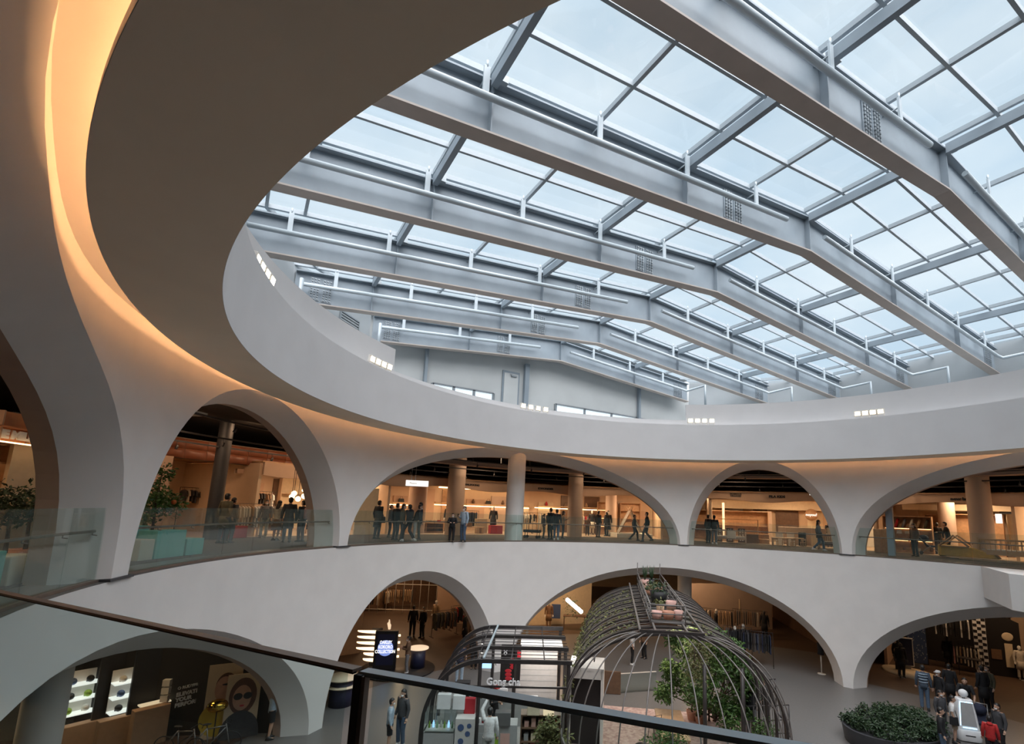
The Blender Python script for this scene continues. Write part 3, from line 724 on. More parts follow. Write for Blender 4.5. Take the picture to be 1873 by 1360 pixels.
# glass balustrades with bronze handrails
def balustrade(c, a, label, step=4.6, joints_=None):
    b = empty('glass_balustrade', pol(RW + .18, c, F2), 0, label, 'balustrade', 'glass balustrades of the upper arches')
    o0 = Vector(b.location); t0, t1 = c - a + .3, c + a - .3; n = max(2, round((t1 - t0) / step)); 
    for k in range(n):
        s0 = t0 + (t1 - t0) * k / n + .05; s1 = t0 + (t1 - t0) * (k + 1) / n - .05
        m = MB(); m.sweep([(RW + .18, F2 + .03), (RW + .18, F2 + 1.36), (RW + .195, F2 + 1.36), (RW + .195, F2 + .03)], s0, s1, 5, closed=True)
        m.v = [Vector(v) - o0 for v in m.v]; m.build('glass_panel', 'rail_glass', b)
    m = MB(); m.tube([pol(RW + .27, t0 + .8 + (t1 - t0 - 1.6) * i / 60, F2 + .93) - o0 for i in range(61)], .025, 8); m.build('handrail', 'rail_bronze', b)
    m = MB()
    for k in range(n + 1):
        t = min(max(t0 + (t1 - t0) * k / n, t0 + 1), t1 - 1); m.tube([pol(RW + .2, t, F2 + .86) - o0, pol(RW + .27, t, F2 + .87) - o0, pol(RW + .27, t, F2 + .92) - o0], .012, 6)
    m.build('brackets', 'rail_bronze', b)
    m = MB(); m.sweep([(RW + .13, F2 + .001), (RW + .13, F2 + .05), (RW + .24, F2 + .05), (RW + .24, F2 + .001)], t0, t1, 40, closed=True); m.v = [Vector(v) - o0 for v in m.v]; m.build('base_channel', 'rail_bronze', b)
    return b
balustrade(-.65, 36.6, 'long glass balustrade with thin bronze handrail across the wide middle upper arch')
balustrade(55.0, 17.2, 'glass balustrade across the tall upper left arch, in front of the teal blocks')
balustrade(-53.9, 15.05, 'glass balustrade across the narrow upper arch right of the middle')
balustrade(-107.0, 36.2, 'glass balustrade across the right-hand upper arch with the wooden beds behind')
balustrade(93.0, 18.6, 'glass balustrade panels at far left in front of the cut-off upper arch')

def at(th, rad, z=F2): return pol(rad, th, z)
def shelf_unit(loc, rz, w, h, d, rows, m, label, back=True, group=None, lit=False, name='shelf_unit', backm=None):
    b = empty(name, loc, rz, label, 'shelves', group)
    f = MB()
    for s in (-1, 1): f.box((s * (w / 2 - .02), 0, h / 2), (.04, d, h))
    f.box((0, 0, h - .02), (w - .08, d, .04)); f.box((0, 0, .06), (w - .08, d, .10)); f.build('frame', m, b)
    if back: f = MB(); f.box((0, d / 2 - .01, h / 2), (w - .08, .02, h - .1)); f.build('back_panel', backm or m, b)
    for k in range(1, rows):
        f = MB(); f.box((0, 0, h * k / rows), (w - .08, d - .02, .03)); sh = f.build('shelf', m, b)
        if lit: f = MB(); f.box((0, d / 2 - .06, h * k / rows - .03), (w - .12, .02, .02)); f.build('shelf_light', 'warm_shelf', sh)
    return b
def goods_on(loc, rz, w, h, rows, per, kinds, label, group, seed=0, d0=0.):
    r_ = random.Random(seed)
    for k in range(rows):
        z = h * k / rows + (.115 if k == 0 else .018)
        for q in range(per):
            x = -w / 2 + .08 + (w - .16) * (q + .5) / per
            m = r_.choice(kinds); s = (w - .16) / per * .62; hh = r_.uniform(.12, .26)
            key = ('goods', m[0], q % 3)
            f = MB()
            if m[0] == 'folded_clothes':
                for l in range(3): f.box((0, 0, .03 + l * .05), (s, .26, .045))
            elif m[0] == 'bag': f.prism([Vector((-s / 2, 0, 0)), Vector((s / 2, 0, 0)), Vector((s * .42, 0, hh)), Vector((-s * .42, 0, hh))], (0, -.06, 0), (0, .12, 0)); f.tube([(-s * .25, 0, hh), (-s * .2, 0, hh + .1), (s * .2, 0, hh + .1), (s * .25, 0, hh)], .008, 5)
            elif m[0] == 'shoe': 
                loft(f, [(Vector((0, 0, 0)), .045, .13), (Vector((0, 0, .04)), .045, .13), (Vector((0, .03, .09)), .035, .07)], 10)
            else: f.box((0, 0, hh / 2), (s, .2, hh)); f.box((0, -.0, hh + .012), (s * 1.04, .21, .025))
            o = f.build(m[0], m[1]); q_ = Matrix.Rotation(rz, 4, 'Z') @ Vector((x, d0, 0)); o.location = Vector(loc) + q_ + Vector((0, 0, z)); o.rotation_euler = (0, 0, rz + r_.uniform(-.05, .05))
            tag(o, label, {'folded_clothes': 'clothes', 'bag': 'bag', 'shoe': 'shoe', 'box': 'box'}[m[0]], group)
GM = {}
def garment_mesh(kind):
    if kind in GM: return GM[kind]
    f = MB()
    if kind == 'coat':
        pts = [(-.05, 0), (-.20, -.06), (-.24, -.50), (-.17, -.50), (-.16, -.18), (-.17, -.92), (.17, -.92), (.16, -.18), (.17, -.50), (.24, -.50), (.20, -.06), (.05, 0)]
    else:
        pts = [(-.05, 0), (-.20, -.06), (-.27, -.30), (-.20, -.33), (-.16, -.16), (-.16, -.62), (.16, -.62), (.16, -.16), (.20, -.33), (.27, -.30), (.20, -.06), (.05, 0)]
    f.prism([Vector((0, x, z - .12)) for x, z in pts], (-.028, 0, 0), (.056, 0, 0)); f.tube([(0, 0, -.12), (0, 0, -.03), (0, .025, .0), (0, .0, .02)], .005, 5)
    me = bpy.data.meshes.new('hanging_garment'); me.from_pydata(f.v, [], f.f); GM[kind] = me; return me
def rack(loc, rz, w, h, n, cols, label, glabel, kind='coat', m='dark_metal', seed=1, frame=True, dx=0):
    if frame:
        b = empty('clothes_rack', loc, rz, label, 'clothes rack', 'clothes racks')
        f = MB(); f.tube([(-w / 2, 0, .03), (-w / 2, 0, h), (w / 2, 0, h), (w / 2, 0, .03)], .018, 6); f.build('rail', m, b)
        for s in (-1, 1): f = MB(); f.bar((s * w / 2, -.25, .02), (s * w / 2, .25, .02), .04, .04); f.build('foot', m, b)
    r_ = random.Random(seed)
    for k in range(n):
        x = -w / 2 + .10 + (w - .2) * (k + .5) / n
        o = bpy.data.objects.new('hanging_garment', garment_mesh(kind)); COL.objects.link(o)
        if not o.data.materials: o.data.materials.append(None)
        o.material_slots[0].link = 'OBJECT'; o.material_slots[0].material = MATS['cloth_' + r_.choice(cols)]
        q_ = Matrix.Rotation(rz, 4, 'Z') @ Vector((x, 0, 0)); o.location = Vector(loc) + q_ + Vector((0, 0, h)); o.rotation_euler = (0, 0, rz + r_.uniform(-.12, .12)); o.scale = (1.1, 1, r_.uniform(.85, 1.08))
        tag(o, glabel, 'garment', 'garments on the racks')
def table(loc, rz, w, d, h, m, label, cat='table', name='display_table', leg=.06, group=None):
    b = empty(name, loc, rz, label, cat, group); f = MB(); f.box((0, 0, h - .025), (w, d, .05)); f.build('top', m, b, bevel=.006)
    for sx in (-1, 1):
        for sy in (-1, 1): f = MB(); f.box((sx * (w / 2 - leg), sy * (d / 2 - leg), (h - .05) / 2), (leg, leg, h - .05)); f.build('leg', m, b)
    return b
def block(name, loc, rz, d, m, label, cat, group=None, bevel=.02):
    f = MB(); f.box((0, 0, d[2] / 2), d); o = f.build(name, m, bevel=bevel); o.location = loc; o.rotation_euler = (0, 0, rz); tag(o, label, cat, group); return o
def mannequin(loc, face, label, m='mannequin_white', top='black', bottom='black', legs='long', cut='coat', pose='stand', h=1.78, hair=False):
    b = person(loc, face, label, h=h, pose=pose, top=top, bottom=bottom, cut=cut, legs=legs, mask=False, group='shop mannequins')
    b.name = 'mannequin'; b['category'] = 'mannequin'
    for c in list(b.children):
        n_ = c.name.split('.')[0]
        if n_ == 'body': c.material_slots[0].material = MATS[m]
        if n_ in ('eyes', 'face_mask') or (n_ == 'hair' and not hair): bpy.data.objects.remove(c)
    st = MB(); st.lathe([(0, .0), (.18, .0), (.18, .015), (.02, .02)], 16); st.build('base_plate', 'grey_metal', b)
    return b
def label_text(body, th, rad, z, size, m, label, name='sign_lettering', cat='sign', scale=1.0, bold=0., px=None, ext=.02):
    o = text_mesh(body, size, m, None, name, ext, scale, bold=bold)
    p = pol(rad, th, z); o.matrix_world = Matrix.Translation(p) @ Matrix.Rotation(rot_at(th), 4, 'Z') @ Matrix.Rotation(PI / 2, 4, 'X')
    tag(o, label, cat); return o
# shop names on the tan fascia
label_text('BEALPOONG', -.2, 20.97, 9.28, .16, 'black_matte', 'dark lettering BEALPOONG on the tan fascia left of the white column', scale=1.1, bold=.006)
label_text('E.WONDER', -14.2, 20.97, 9.30, .17, 'black_matte', 'dark lettering E.WONDER on the tan fascia right of the white column', scale=1.2, bold=.006)
label_text('FILA KIDS', -56.9, 20.97, 9.30, .20, 'black_matte', 'dark lettering FILA KIDS on the fascia in the narrow upper arch', scale=1.15, bold=.012)
label_text('MOIMOLN\nORGANIC', -49.9, 20.97, 9.36, .13, 'black_matte', 'small two-line dark lettering on the fascia at left of the narrow upper arch', scale=1.2, bold=.006)
label_text('new balance', -83.4, 20.97, 9.28, .22, 'black_matte', 'dark lettering new balance on the fascia in the right-hand upper arch', scale=1.2, bold=.01)
# ---- wide upper arch: shops from left to right
for th, w, z0, z1, m in ((-27.5, 3.2, 8.0, 8.9, 'cream_panel'), (-8, 3.6, 7.6, 8.9, 'cream_panel')): pass
def glow_strip(th0, th1, rad, z, label, h=.05):
    m = MB(); m.sweep([(rad, z), (rad + .05, z), (rad + .05, z + h), (rad, z + h)], th0, th1, 14, closed=True); o = m.build('strip_light', 'warm_tube'); tag(o, label, 'strip light', 'warm strip lights on the shop shelves'); return o
def wall_shelf(th0, th1, rad, z, label, d=.45, m='wood_light'):
    mb = MB(); mb.sweep([(rad, z), (rad + d, z), (rad + d, z + .06), (rad, z + .06)], th0, th1, 14, closed=True); o = mb.build('wall_shelf', m); tag(o, label, 'shelf', 'long shelves on the shop walls'); return o
wall_shelf(-30, -16, 26.5, 8.18, 'long lit shelf along the shop wall right of the tan column in the wide arch'); glow_strip(-30, -16, 26.7, 8.02, 'warm strip light under the shelf right of the white column')
wall_shelf(-15, .8, 26.5, 8.12, 'long lit shelf behind the white column in the wide arch'); glow_strip(-15, .8, 26.7, 7.96, 'warm strip light under the shelf behind the white column')
wall_shelf(2.5, 12.5, 26.5, 8.0, 'long lit shelf in the left shop of the wide arch'); glow_strip(2.5, 12.5, 26.7, 7.84, 'warm strip light under the shelf in the left shop of the wide arch')
glow_strip(-13, .5, 26.4, 9.2, 'warm strip of light high on the shop wall just left of the white column', .08)
r_ = random.Random(5)
for i, th in enumerate((-28, -25, -21.5, -18, -13, -10.5, -8, -5.5, -3, 3.5, 6, 9, 11.5)):
    p = pol(26.72, th, (8.245 if th < -15.5 else 8.185 if th < 1 else 8.065)); f = MB()
    if i % 2: f.lathe([(0, 0), (.10, 0), (.12, .12), (.06, .25), (.05, .32), (0, .32)], 12)
    else: f.prism([Vector((-.2, 0, 0)), Vector((.2, 0, 0)), Vector((.16, 0, .24)), Vector((-.16, 0, .24))], (0, -.06, 0), (0, .12, 0)); f.tube([(-.1, 0, .24), (-.08, 0, .36), (.08, 0, .36), (.1, 0, .24)], .01, 6)
    o = f.build('vase' if i % 2 else 'handbag', r_.choice(['wood_dark', 'black_matte', 'cloth_tan', 'red_box'])); o.location = p; o.rotation_euler = (0, 0, rot_at(th))
    tag(o, ('dark vase' if i % 2 else 'small handbag') + ' standing on a long lit shelf at the back of the wide upper arch', 'vase' if i % 2 else 'bag', 'goods on the long lit shelves')
for i, (th, rad, w, n, cols, lb) in enumerate((( -2.2, 24.5, 2.4, 14, ['black', 'darkgrey', 'navy'], 'just left of the white column'), (9, 25.2, 2.6, 14, ['brown', 'black', 'olive', 'tan'], 'in the left shop of the wide arch'), (-12.0, 23.6, 1.6, 9, ['white', 'grey', 'cream', 'black'], 'just right of the white column'), (-17, 25.6, 2.2, 10, ['tan', 'cream', 'pink', 'black'], 'behind the group right of the white column'), (-24.2, 25.0, 1.6, 9, ['cream', 'white', 'red', 'pink'], 'between the two tan columns'))):
    rack(at(th, rad), rot_at(th), w, 1.45, n, cols, 'clothes rack %s, upper level' % lb, 'garment hanging on the rack %s, upper level' % lb, seed=i, kind='coat' if i < 2 else 'shirt')
table(at(-1.0, 22.3), rot_at(-1), 2.4, .6, .42, 'wood_light', 'low pale wood bench table with bags on top, left of the white column', name='bench', cat='bench', leg=.12)
for i, dx in enumerate((-.5, -.1, .25)):
    f = MB(); f.prism([Vector((-.16, 0, 0)), Vector((.16, 0, 0)), Vector((.13, 0, .3)), Vector((-.13, 0, .3))], (0, -.07, 0), (0, .14, 0)); f.tube([(-.08, 0, .3), (-.06, 0, .42), (.06, 0, .42), (.08, 0, .3)], .01, 6)
    o = f.build('handbag', ['cloth_cream', 'cloth_tan', 'cloth_brown'][i]); q_ = Matrix.Rotation(rot_at(-1), 4, 'Z') @ Vector((dx, 0, 0)); o.location = at(-1, 22.3) + q_ + Vector((0, 0, .42)); o.rotation_euler = (0, 0, rot_at(-1) + .2 * i)
    tag(o, ['cream', 'tan', 'brown'][i] + ' handbag on the low bench left of the white column', 'bag')
block('cream_board', at(-4.2, 22.9), rot_at(-4.2), (.9, .06, .95), 'cream_panel', 'cream display panel standing behind the low bench left of the white column', 'panel')
block('red_box', at(-6.2, 22.2), rot_at(-6), (.85, .5, .55), 'red_box', 'red box on the floor just left of the white column', 'box')
mannequin(at(1.2, 23.3), 150, 'black-dressed mannequin with white head left of the rack in the wide upper arch', top='black', bottom='black')
mannequin(at(-6.2, 22.75, F2), 150, 'mannequin in a dark outfit with white collar behind the red box', top='darkgrey', bottom='black')
for i, (th, rad, w) in enumerate(((4.4, 22.6, 1.2), (7.4, 22.6, 1.3))):
    shelf_unit(at(th, rad), rot_at(th), w, .62, .6, 2, 'wood_mid', ('low wooden cabinet with drawers behind the leaning child' if i == 0 else 'low wooden cabinet with folded clothes right of the backpack shopper'), name='low_cabinet')
    goods_on(at(th, rad, F2 + .52), rot_at(th), w, .2, 1, 4, [('folded_clothes', 'cloth_red'), ('folded_clothes', 'cloth_cream'), ('folded_clothes', 'cloth_orange')], 'small stack of folded clothes on a low cabinet behind the leaning child', 'folded clothes on low cabinets', seed=i)
# left shop of the wide arch: counter and window
pt_ = PR(668, 950, 20.9); block('tall_panel', at(th_of(pt_), 20.9), rot_at(th_of(pt_)), (1.25, .12, 2.5), 'cream_panel', 'tall cream display panel at the left edge of the wide upper arch', 'panel')
table(at(22.0, 22.6), rot_at(22), 1.8, .6, .5, 'wood_mid', 'low wooden table behind the dark-dressed shoppers at left of the wide arch')
shelf_unit(at(18.5, 26.4), rot_at(18.5), 4.2, 3.1, .45, 3, 'beige_wall', 'tall beige wall unit with two lamps in the left shop of the wide arch', backm='cream_panel', name='wall_unit')
for i, dx in enumerate((-.9, .3)):
    f = MB(); ell(f, (0, 0, 0), (.09, .09, .09)); o = f.build('globe_lamp', 'globe'); q_ = Matrix.Rotation(rot_at(18.5), 4, 'Z') @ Vector((dx, -.3, 0)); o.location = at(18.5, 26.4) + q_ + Vector((0, 0, 2.3)); tag(o, ('left' if i == 0 else 'right') + ' one of two small round lamps on the beige wall unit', 'lamp', 'round lamps on the beige wall unit')
f = MB(); f.box((0, 0, 0), (1.15, .08, .30)); o = f.build('hanging_sign', 'sign_white'); p = PR(763, 884, 18.0); o.location = (p.x, p.y, 9.0); o.rotation_euler = (0, 0, R(toward_cam(p)) + PI / 2); tag(o, 'white lit rectangular direction sign hanging in the left part of the wide upper arch', 'sign')
for s in (-.3, -.1): h = MB(); h.tube([(s, 0, .15), (s, 0, 2.0)], .015, 6); h.build('rod', 'grey_metal', o)
text_mesh('Pasara', .14, 'grey_metal', o, 'sign_text', .004, loc=(-.2, -.045, 0), rot=(PI / 2, 0, 0))
# right part of the wide arch
def tent(loc, rz, label):
    b = empty('play_tent', loc, rz, label, 'tent')
    f = MB()
    for y in (-.7, .7):
        f.tube([(-.85, y, 0), (.12, y, 1.85)], .03, 6); f.tube([(.85, y, 0), (-.12, y, 1.85)], .03, 6)
    f.tube([(0, -.8, 1.62), (0, .8, 1.62)], .03, 6); f.build('poles', 'wood_light', b)
    f = MB(); f.add([(-.80, -.7, .05), (0, -.7, 1.6), (0, .7, 1.6), (-.80, .7, .05)], [(0, 1, 2, 3)]); f.add([(.80, -.7, .05), (0, -.7, 1.6), (0, .7, 1.6), (.80, .7, .05)], [(0, 1, 2, 3)]); f.build('canvas', 'white_paint', b, fix=False)
tent(at(-31.0, 22.2, F2 + .28), R(60), 'white canvas play tent with wooden poles on a plinth, right end of the wide arch')
block('plinth', at(-31.0, 22.2), rot_at(-31) + .2, (2.6, 2.2, .28), 'white_paint', 'white plinth carrying the play tent at the right end of the wide arch', 'plinth')
mannequin(at(-27.2, 22.6), 150, 'mannequin in a black dress and hat near the play tent', top='black', bottom='black', legs='skirt', hair=True)
mannequin(at(-25.0, 24.2), 150, 'mannequin in a black top and pale skirt left of the play tent', top='black', bottom='cream', legs='skirt', cut='shirt')
for i, th in enumerate((-28.5, -32.5)):
    shelf_unit(at(th, 26.3), rot_at(th), 1.6, 2.5, .4, 4, 'wood_mid', 'tall wooden shelves %s the play tent' % ('behind' if i == 0 else 'to the right behind'), lit=(i == 0))
# rolling cart
b = empty('flatbed_trolley', GP(973, 984, F2), R(40), 'black flatbed trolley standing just right of the white column', 'trolley'); f = MB(); f.box((0, 0, .42), (.95, .5, .16)); f.build('deck', 'black_matte', b)
for s in (-1, 1):
    f = MB(); f.tube([(s * .46, -.22, .42), (s * .46, -.22, 1.5), (s * .46, .22, 1.5), (s * .46, .22, .42)], .018, 6); f.build('end_frame', 'mannequin_white', b)
    for t in (-1, 1): f = MB(); f.lathe([(.0, -.02), (.09, -.02), (.09, .02), (.0, .02)], 12, c=(s * .38, t * .2, .10), m=Matrix.Rotation(PI / 2, 4, 'X')); f.box((s * .38, t * .2, .26), (.03, .03, .2)); f.build('wheel', 'black_matte', b)
# ---- narrow upper arch: children's furniture
def crib(loc, rz, w, label, m='wood_mid', h=.85):
    b = empty('crib', loc, rz, label, 'crib', 'cots and cribs'); f = MB()
    for sx in (-1, 1):
        for sy in (-1, 1): f.box((sx * w / 2, sy * .33, h / 2), (.05, .05, h))
    f.build('posts', m, b)
    for sy in (-1, 1):
        f = MB(); f.box((0, sy * .33, h - .05), (w - .05, .04, .06)); f.box((0, sy * .33, .28), (w - .05, .04, .06))
        n = int(w / .10)
        for k in range(n): f.box((-w / 2 + .05 + (w - .1) * (k + .5) / n, sy * .33, h / 2 + .1), (.022, .022, h - .42))
        f.build('side_rail', m, b)
    for sx in (-1, 1): f = MB(); f.box((sx * w / 2, 0, h * .62), (.035, .6, h * .62)); f.build('end_panel', m, b)
    f = MB(); f.box((0, 0, .40), (w - .08, .58, .14)); f.build('mattress', 'white_paint', b, bevel=.03)
    return b
crib(at(-48.7, 20.0), rot_at(-49), 1.9, 'long grey-brown crib with white blanket in the narrow upper arch', m='column_tan')
f = MB(); f.prism([Vector((-.27, 0, 0)), Vector((.27, 0, 0)), Vector((.27, 0, .5)), Vector((-.27, 0, .5))], (0, -.02, 0), (0, .04, 0)); o = f.build('blanket', 'white_paint'); o.location = at(-48.9, 19.62, F2 + .32); o.rotation_euler = (0, 0, rot_at(-49)); tag(o, 'cream blanket hung over the front of the long crib', 'blanket')
shelf_unit(at(-49.3, 25.2), rot_at(-49.3), 5.2, 2.15, .5, 2, 'wood_mid', 'wide brown wall unit with panels behind the long crib', name='wall_unit')
shelf_unit(at(-49.2, 23.2), rot_at(-49.2), 3.6, 1.55, .5, 2, 'wood_light', 'open wooden bunk frame behind the long crib', back=False, name='bunk_frame', lit=True)
for i, th in enumerate((-46.9, -48.8, -50.8)):
    shelf_unit(at(th, 21.7), rot_at(th), .45, .95, .35, 3, 'wood_dark', ('left', 'middle', 'right')[i] + ' one of three small dark bookcases behind the long crib', group='small dark bookcases')
    goods_on(at(th, 21.7), rot_at(th), .45, .95, 3, 2, [('box', 'white_paint'), ('box', 'cream_panel')], 'small pale box in one of the dark bookcases behind the long crib', 'boxes in the small bookcases', seed=i)
block('drawer_chest', at(-52.6, 21.5), rot_at(-52), (.75, .5, .6), 'wood_dark', 'dark chest with patterned top right of the long crib', 'chest')
block('stair_block', at(-54.2, 22.0), rot_at(-54), (.9, .9, .30), 'wood_mid', 'low brown step block in the middle of the narrow upper arch', 'block'); block('stair_block', at(-54.2, 22.3), rot_at(-54), (.9, .5, .60), 'wood_mid', 'higher brown step block behind the low one in the narrow upper arch', 'block')
block('wall_cabinet', at(-54.1, 25.9), rot_at(-54), (1.5, .5, 2.2), 'column_tan', 'tall tan cupboard right of the wide brown wall unit', 'cupboard')
f = MB(); f.sweep([(26.3, 8.55), (26.4, 8.55), (26.4, 9.2), (26.3, 9.2)], -71, -46, 20, closed=True); o = f.build('light_panel_band', 'cream_panel'); tag(o, 'long pale panel band under the fascia in the narrow upper arch', 'panel')
f = MB(); f.sweep([(22.6, F2), (22.6, 7.35), (23.3, 7.35), (23.3, F2)], -66.5, -56.8, 14, closed=True); o = f.build('counter', 'column_tan', bevel=.01); tag(o, 'long plain tan counter at right of the narrow upper arch', 'counter')
f = MB(); f.lathe([(0, -.03), (.42, -.03), (.42, .03), (0, .03)], 40, m=Matrix.Rotation(PI / 2, 4, 'X')); o = f.build('round_sign', 'wood_mid'); p = pol(26.1, -61.6, 8.25); o.location = p; o.rotation_euler = (0, 0, rot_at(-61.6)); tag(o, 'round brown disc sign with white lettering on the wall of the narrow upper arch', 'sign')
text_mesh('noyou?', .26, 'sign_white', o, 'sign_text', .006, bold=.006, loc=(0, -.04, 0), rot=(PI / 2, 0, 0))
table(at(-57.6, 20.3), rot_at(-58), 1.3, .65, .50, 'wood_light', 'small pale wood childrens table in the narrow upper arch', name='childrens_table')
table(at(-59.6, 20.6), rot_at(-59.5), 1.0, .55, .52, 'wood_light', 'second pale wood childrens table, right of the first', name='childrens_table')
def small_chair(loc, rz, label, m='wood_light'):
    b = empty('childrens_chair', loc, rz, label, 'chair', 'childrens chairs'); f = MB(); f.box((0, 0, .28), (.30, .28, .03)); f.build('seat', m, b)
    f = MB(); f.box((0, .13, .45), (.28, .03, .12)); f.build('backrest', m, b)
    for sx in (-1, 1):
        for sy in (-1, 1): f = MB(); f.box((sx * .125, sy * .115, .13 if sy < 0 else .25), (.03, .03, .26 if sy < 0 else .50)); f.build('leg', m, b)
for i, (th, rr) in enumerate(((-56.5, 19.7), (-58.0, 19.5), (-59.4, 19.75), (-60.9, 20.2))): small_chair(at(th, rr), rot_at(th) + PI + .1 * i, ('first', 'second', 'third', 'fourth')[i] + ' small pale wood chair from the left beside the childrens tables')
for i, th in enumerate((-57, -58.8, -60.6, -62.5)):
    block('bedside_box', at(th, 21.9), rot_at(th), (.45, .4, .8 if i != 2 else .85), ['white_paint', 'white_paint', 'black_matte', 'cream_panel'][i], ('first', 'second', 'third, black,', 'fourth')[i] + ' upright box from the left in front of the long tan counter', 'box')
crib(at(-66.2, 19.0), rot_at(-66), 1.7, 'dark crib with pale slats at the right edge of the narrow upper arch', m='wood_dark')
f = MB(); f.box((0, 0, 0), (.26, .06, .26)); o = f.build('hanging_sign', 'sign_white'); p = PR(1485, 901, 17.5); o.location = p; o.rotation_euler = (0, 0, R(toward_cam(p)) + PI / 2); tag(o, 'tiny square white sign hanging at the top right of the narrow upper arch', 'sign'); h = MB(); h.tube([(0, 0, .13), (0, 0, 1.5)], .012, 6); h.build('rod', 'grey_metal', o)
for i, x in enumerate((1300, 1323)):
    f = MB(); f.box((0, 0, 1.35), (.16, .1, 2.7)); o = f.build('light_column', 'soft_glow'); p = PR(x, 930, 24); o.location = (p.x, p.y, F2); o.rotation_euler = (0, 0, rot_at(th_of(p))); tag(o, ('left' if i == 0 else 'right') + ' one of two upright glowing strips behind the couple in the narrow upper arch', 'light')
# ---- right-hand upper arch
shelf_unit(at(-75.5, 22.0), rot_at(-75.5), 2.4, 2.1, .5, 3, 'wood_mid', 'tall wooden rug and clothes shelves left of the woman with the pushchair', lit=True, name='shelf_unit')
for k in range(6):
    f = MB(); f.tube([(0, -.1, 0), (0, .1, .5)], .07, 8); o = f.build('rolled_textile', ['cloth_pink', 'cloth_red', 'cloth_grey', 'cloth_cream', 'cloth_tan', 'cloth_olive'][k]); q_ = Matrix.Rotation(rot_at(-75.5), 4, 'Z') @ Vector((-.95 + .36 * k, -.02, 1.43)); o.location = at(-75.5, 22.0) + q_; o.rotation_euler = (0, .25, rot_at(-75.5)); tag(o, ('dusty pink', 'red', 'grey', 'cream', 'tan', 'olive')[k] + ' rolled textile on the top shelf left in the right-hand upper arch', 'textile', 'rolled textiles')
goods_on(at(-75.5, 22.0), rot_at(-75.5), 2.3, 2.1, 2, 5, [('folded_clothes', 'cloth_cream'), ('folded_clothes', 'cloth_tan'), ('bag', 'cloth_white')], 'folded cloth or bag on the lower shelves left of the woman with the pushchair', 'goods on the textile shelves', seed=4)
block('display_box', at(-73.2, 19.6), rot_at(-73), (.9, .5, 1.3), 'wood_mid', 'brown display box with a white garment at the left end of the right-hand upper arch', 'box')
shelf_unit(at(-78.0, 24.9), rot_at(-78), 1.2, 2.3, .4, 4, 'wood_mid', 'wooden shelves between the woman and the man in the right-hand upper arch')
for i, (th, w) in enumerate(((-76.5, 2.3), (-80.6, 2.2), (-84.5, 2.3))): block('light_box', at(th, 25.3, 8.75), rot_at(th), (w, .2, .38), 'cream_panel', ('left', 'middle', 'right')[i] + ' one of three pale header boxes under the fascia in the right-hand upper arch', 'light box')
shelf_unit(at(-82.0, 24.8), rot_at(-82), 2.8, 2.35, .4, 1, 'wood_mid', 'row of plain tall tan wardrobe doors behind the playhouse', name='wardrobe')
def beds(loc, rz, label, w=1.9):
    b = empty('wooden_bed', loc, rz, label, 'bed', 'wooden childrens beds'); f = MB()
    for sx in (-1, 1):
        for sy in (-1, 1): f.box((sx * w / 2, sy * .45, .55), (.07, .07, 1.1))
    f.build('posts', 'wood_light', b)
    for sy in (-1, 1):
        f = MB(); f.box((0, sy * .45, .42), (w, .04, .22)); f.box((0, sy * .45, 1.02), (w, .04, .07))
        for k in range(10): f.box((-w / 2 + w * (k + .5) / 10, sy * .45, .76), (.03, .03, .46))
        f.build('side_rail', 'wood_light', b)
    for sx in (-1, 1): f = MB(); f.box((sx * w / 2, 0, .72), (.04, .84, .62)); f.build('end_panel', 'wood_light', b)
    f = MB(); f.box((0, 0, .50), (w - .1, .8, .16)); f.build('mattress', 'white_paint', b, bevel=.04)
beds(at(-88.6, 19.4), rot_at(-88.6), 'wooden childrens bed right of the large tan column'); beds(at(-94.0, 19.6), rot_at(-94), 'wooden childrens bed at the right picture edge, upper level')
block('bed_plinth', at(-91.0, 18.6), rot_at(-91), (4.8, .5, .12), 'wood_light', 'low pale wood step along the front of the wooden childrens beds', 'step')
b = empty('playhouse', at(-82.8, 18.9), rot_at(-82.8), 'yellow lit wooden playhouse roof over a small bed behind the walking man', 'playhouse')
f = MB(); f.tube([(-.6, 0, .62), (0, 0, 1.15), (.6, 0, .62)], .05, 6); f.tube([(-.6, .8, .62), (0, .8, 1.15), (.6, .8, .62)], .05, 6); f.tube([(-.6, 0, .6), (.6, 0, .6)], .04, 6); f.build('roof_frame', 'wood_light', b)
f = MB(); f.prism([Vector((-.7, 0, .1)), Vector((1.7, 0, .1)), Vector((1.5, 0, .38)), Vector((.7, 0, .58)), Vector((-.7, 0, .66))], (0, 0, 0), (0, .8, 0)); mat('yellow_quilt', (.55, .36, .08), .8, noise=.1); f.build('quilt', 'yellow_quilt', b, bevel=.05)
for i, (px, lb) in enumerate(((1852, 'left'), (1862, 'right'))): pass
shelf_unit(at(-88.5, 25.8), rot_at(-88.5), 3.0, 2.9, .4, 1, 'cream_panel', 'bright cream wall display at far right of the right-hand upper arch', name='display_wall')
f = MB(); f.box((0, 0, 0), (.28, .05, .52)); o = f.build('lit_menu_board', 'sign_white'); p = PR(1827, 948, 24); o.location = p; o.rotation_euler = (0, 0, rot_at(th_of(p))); tag(o, 'bright white lit board on the cream wall at far right, upper level', 'board')
f = MB(); f.box((0, 0, 0), (.30, .05, 1.5)); o = f.build('banner_stand', 'sign_white'); p = PR(1866, 948, 24); o.location = p; o.rotation_euler = (0, 0, rot_at(th_of(p))); tag(o, 'upright white banner beside the lit board at the right picture edge', 'banner')
f = MB(); f.box((0, 0, 0), (1.0, .06, .18)); o = f.build('wall_sign', 'black_matte'); p = PR(1849, 937, 25.4); o.location = p; o.rotation_euler = (0, 0, rot_at(th_of(p))); tag(o, 'long dark sign board above the cream display at far right, upper level', 'sign')
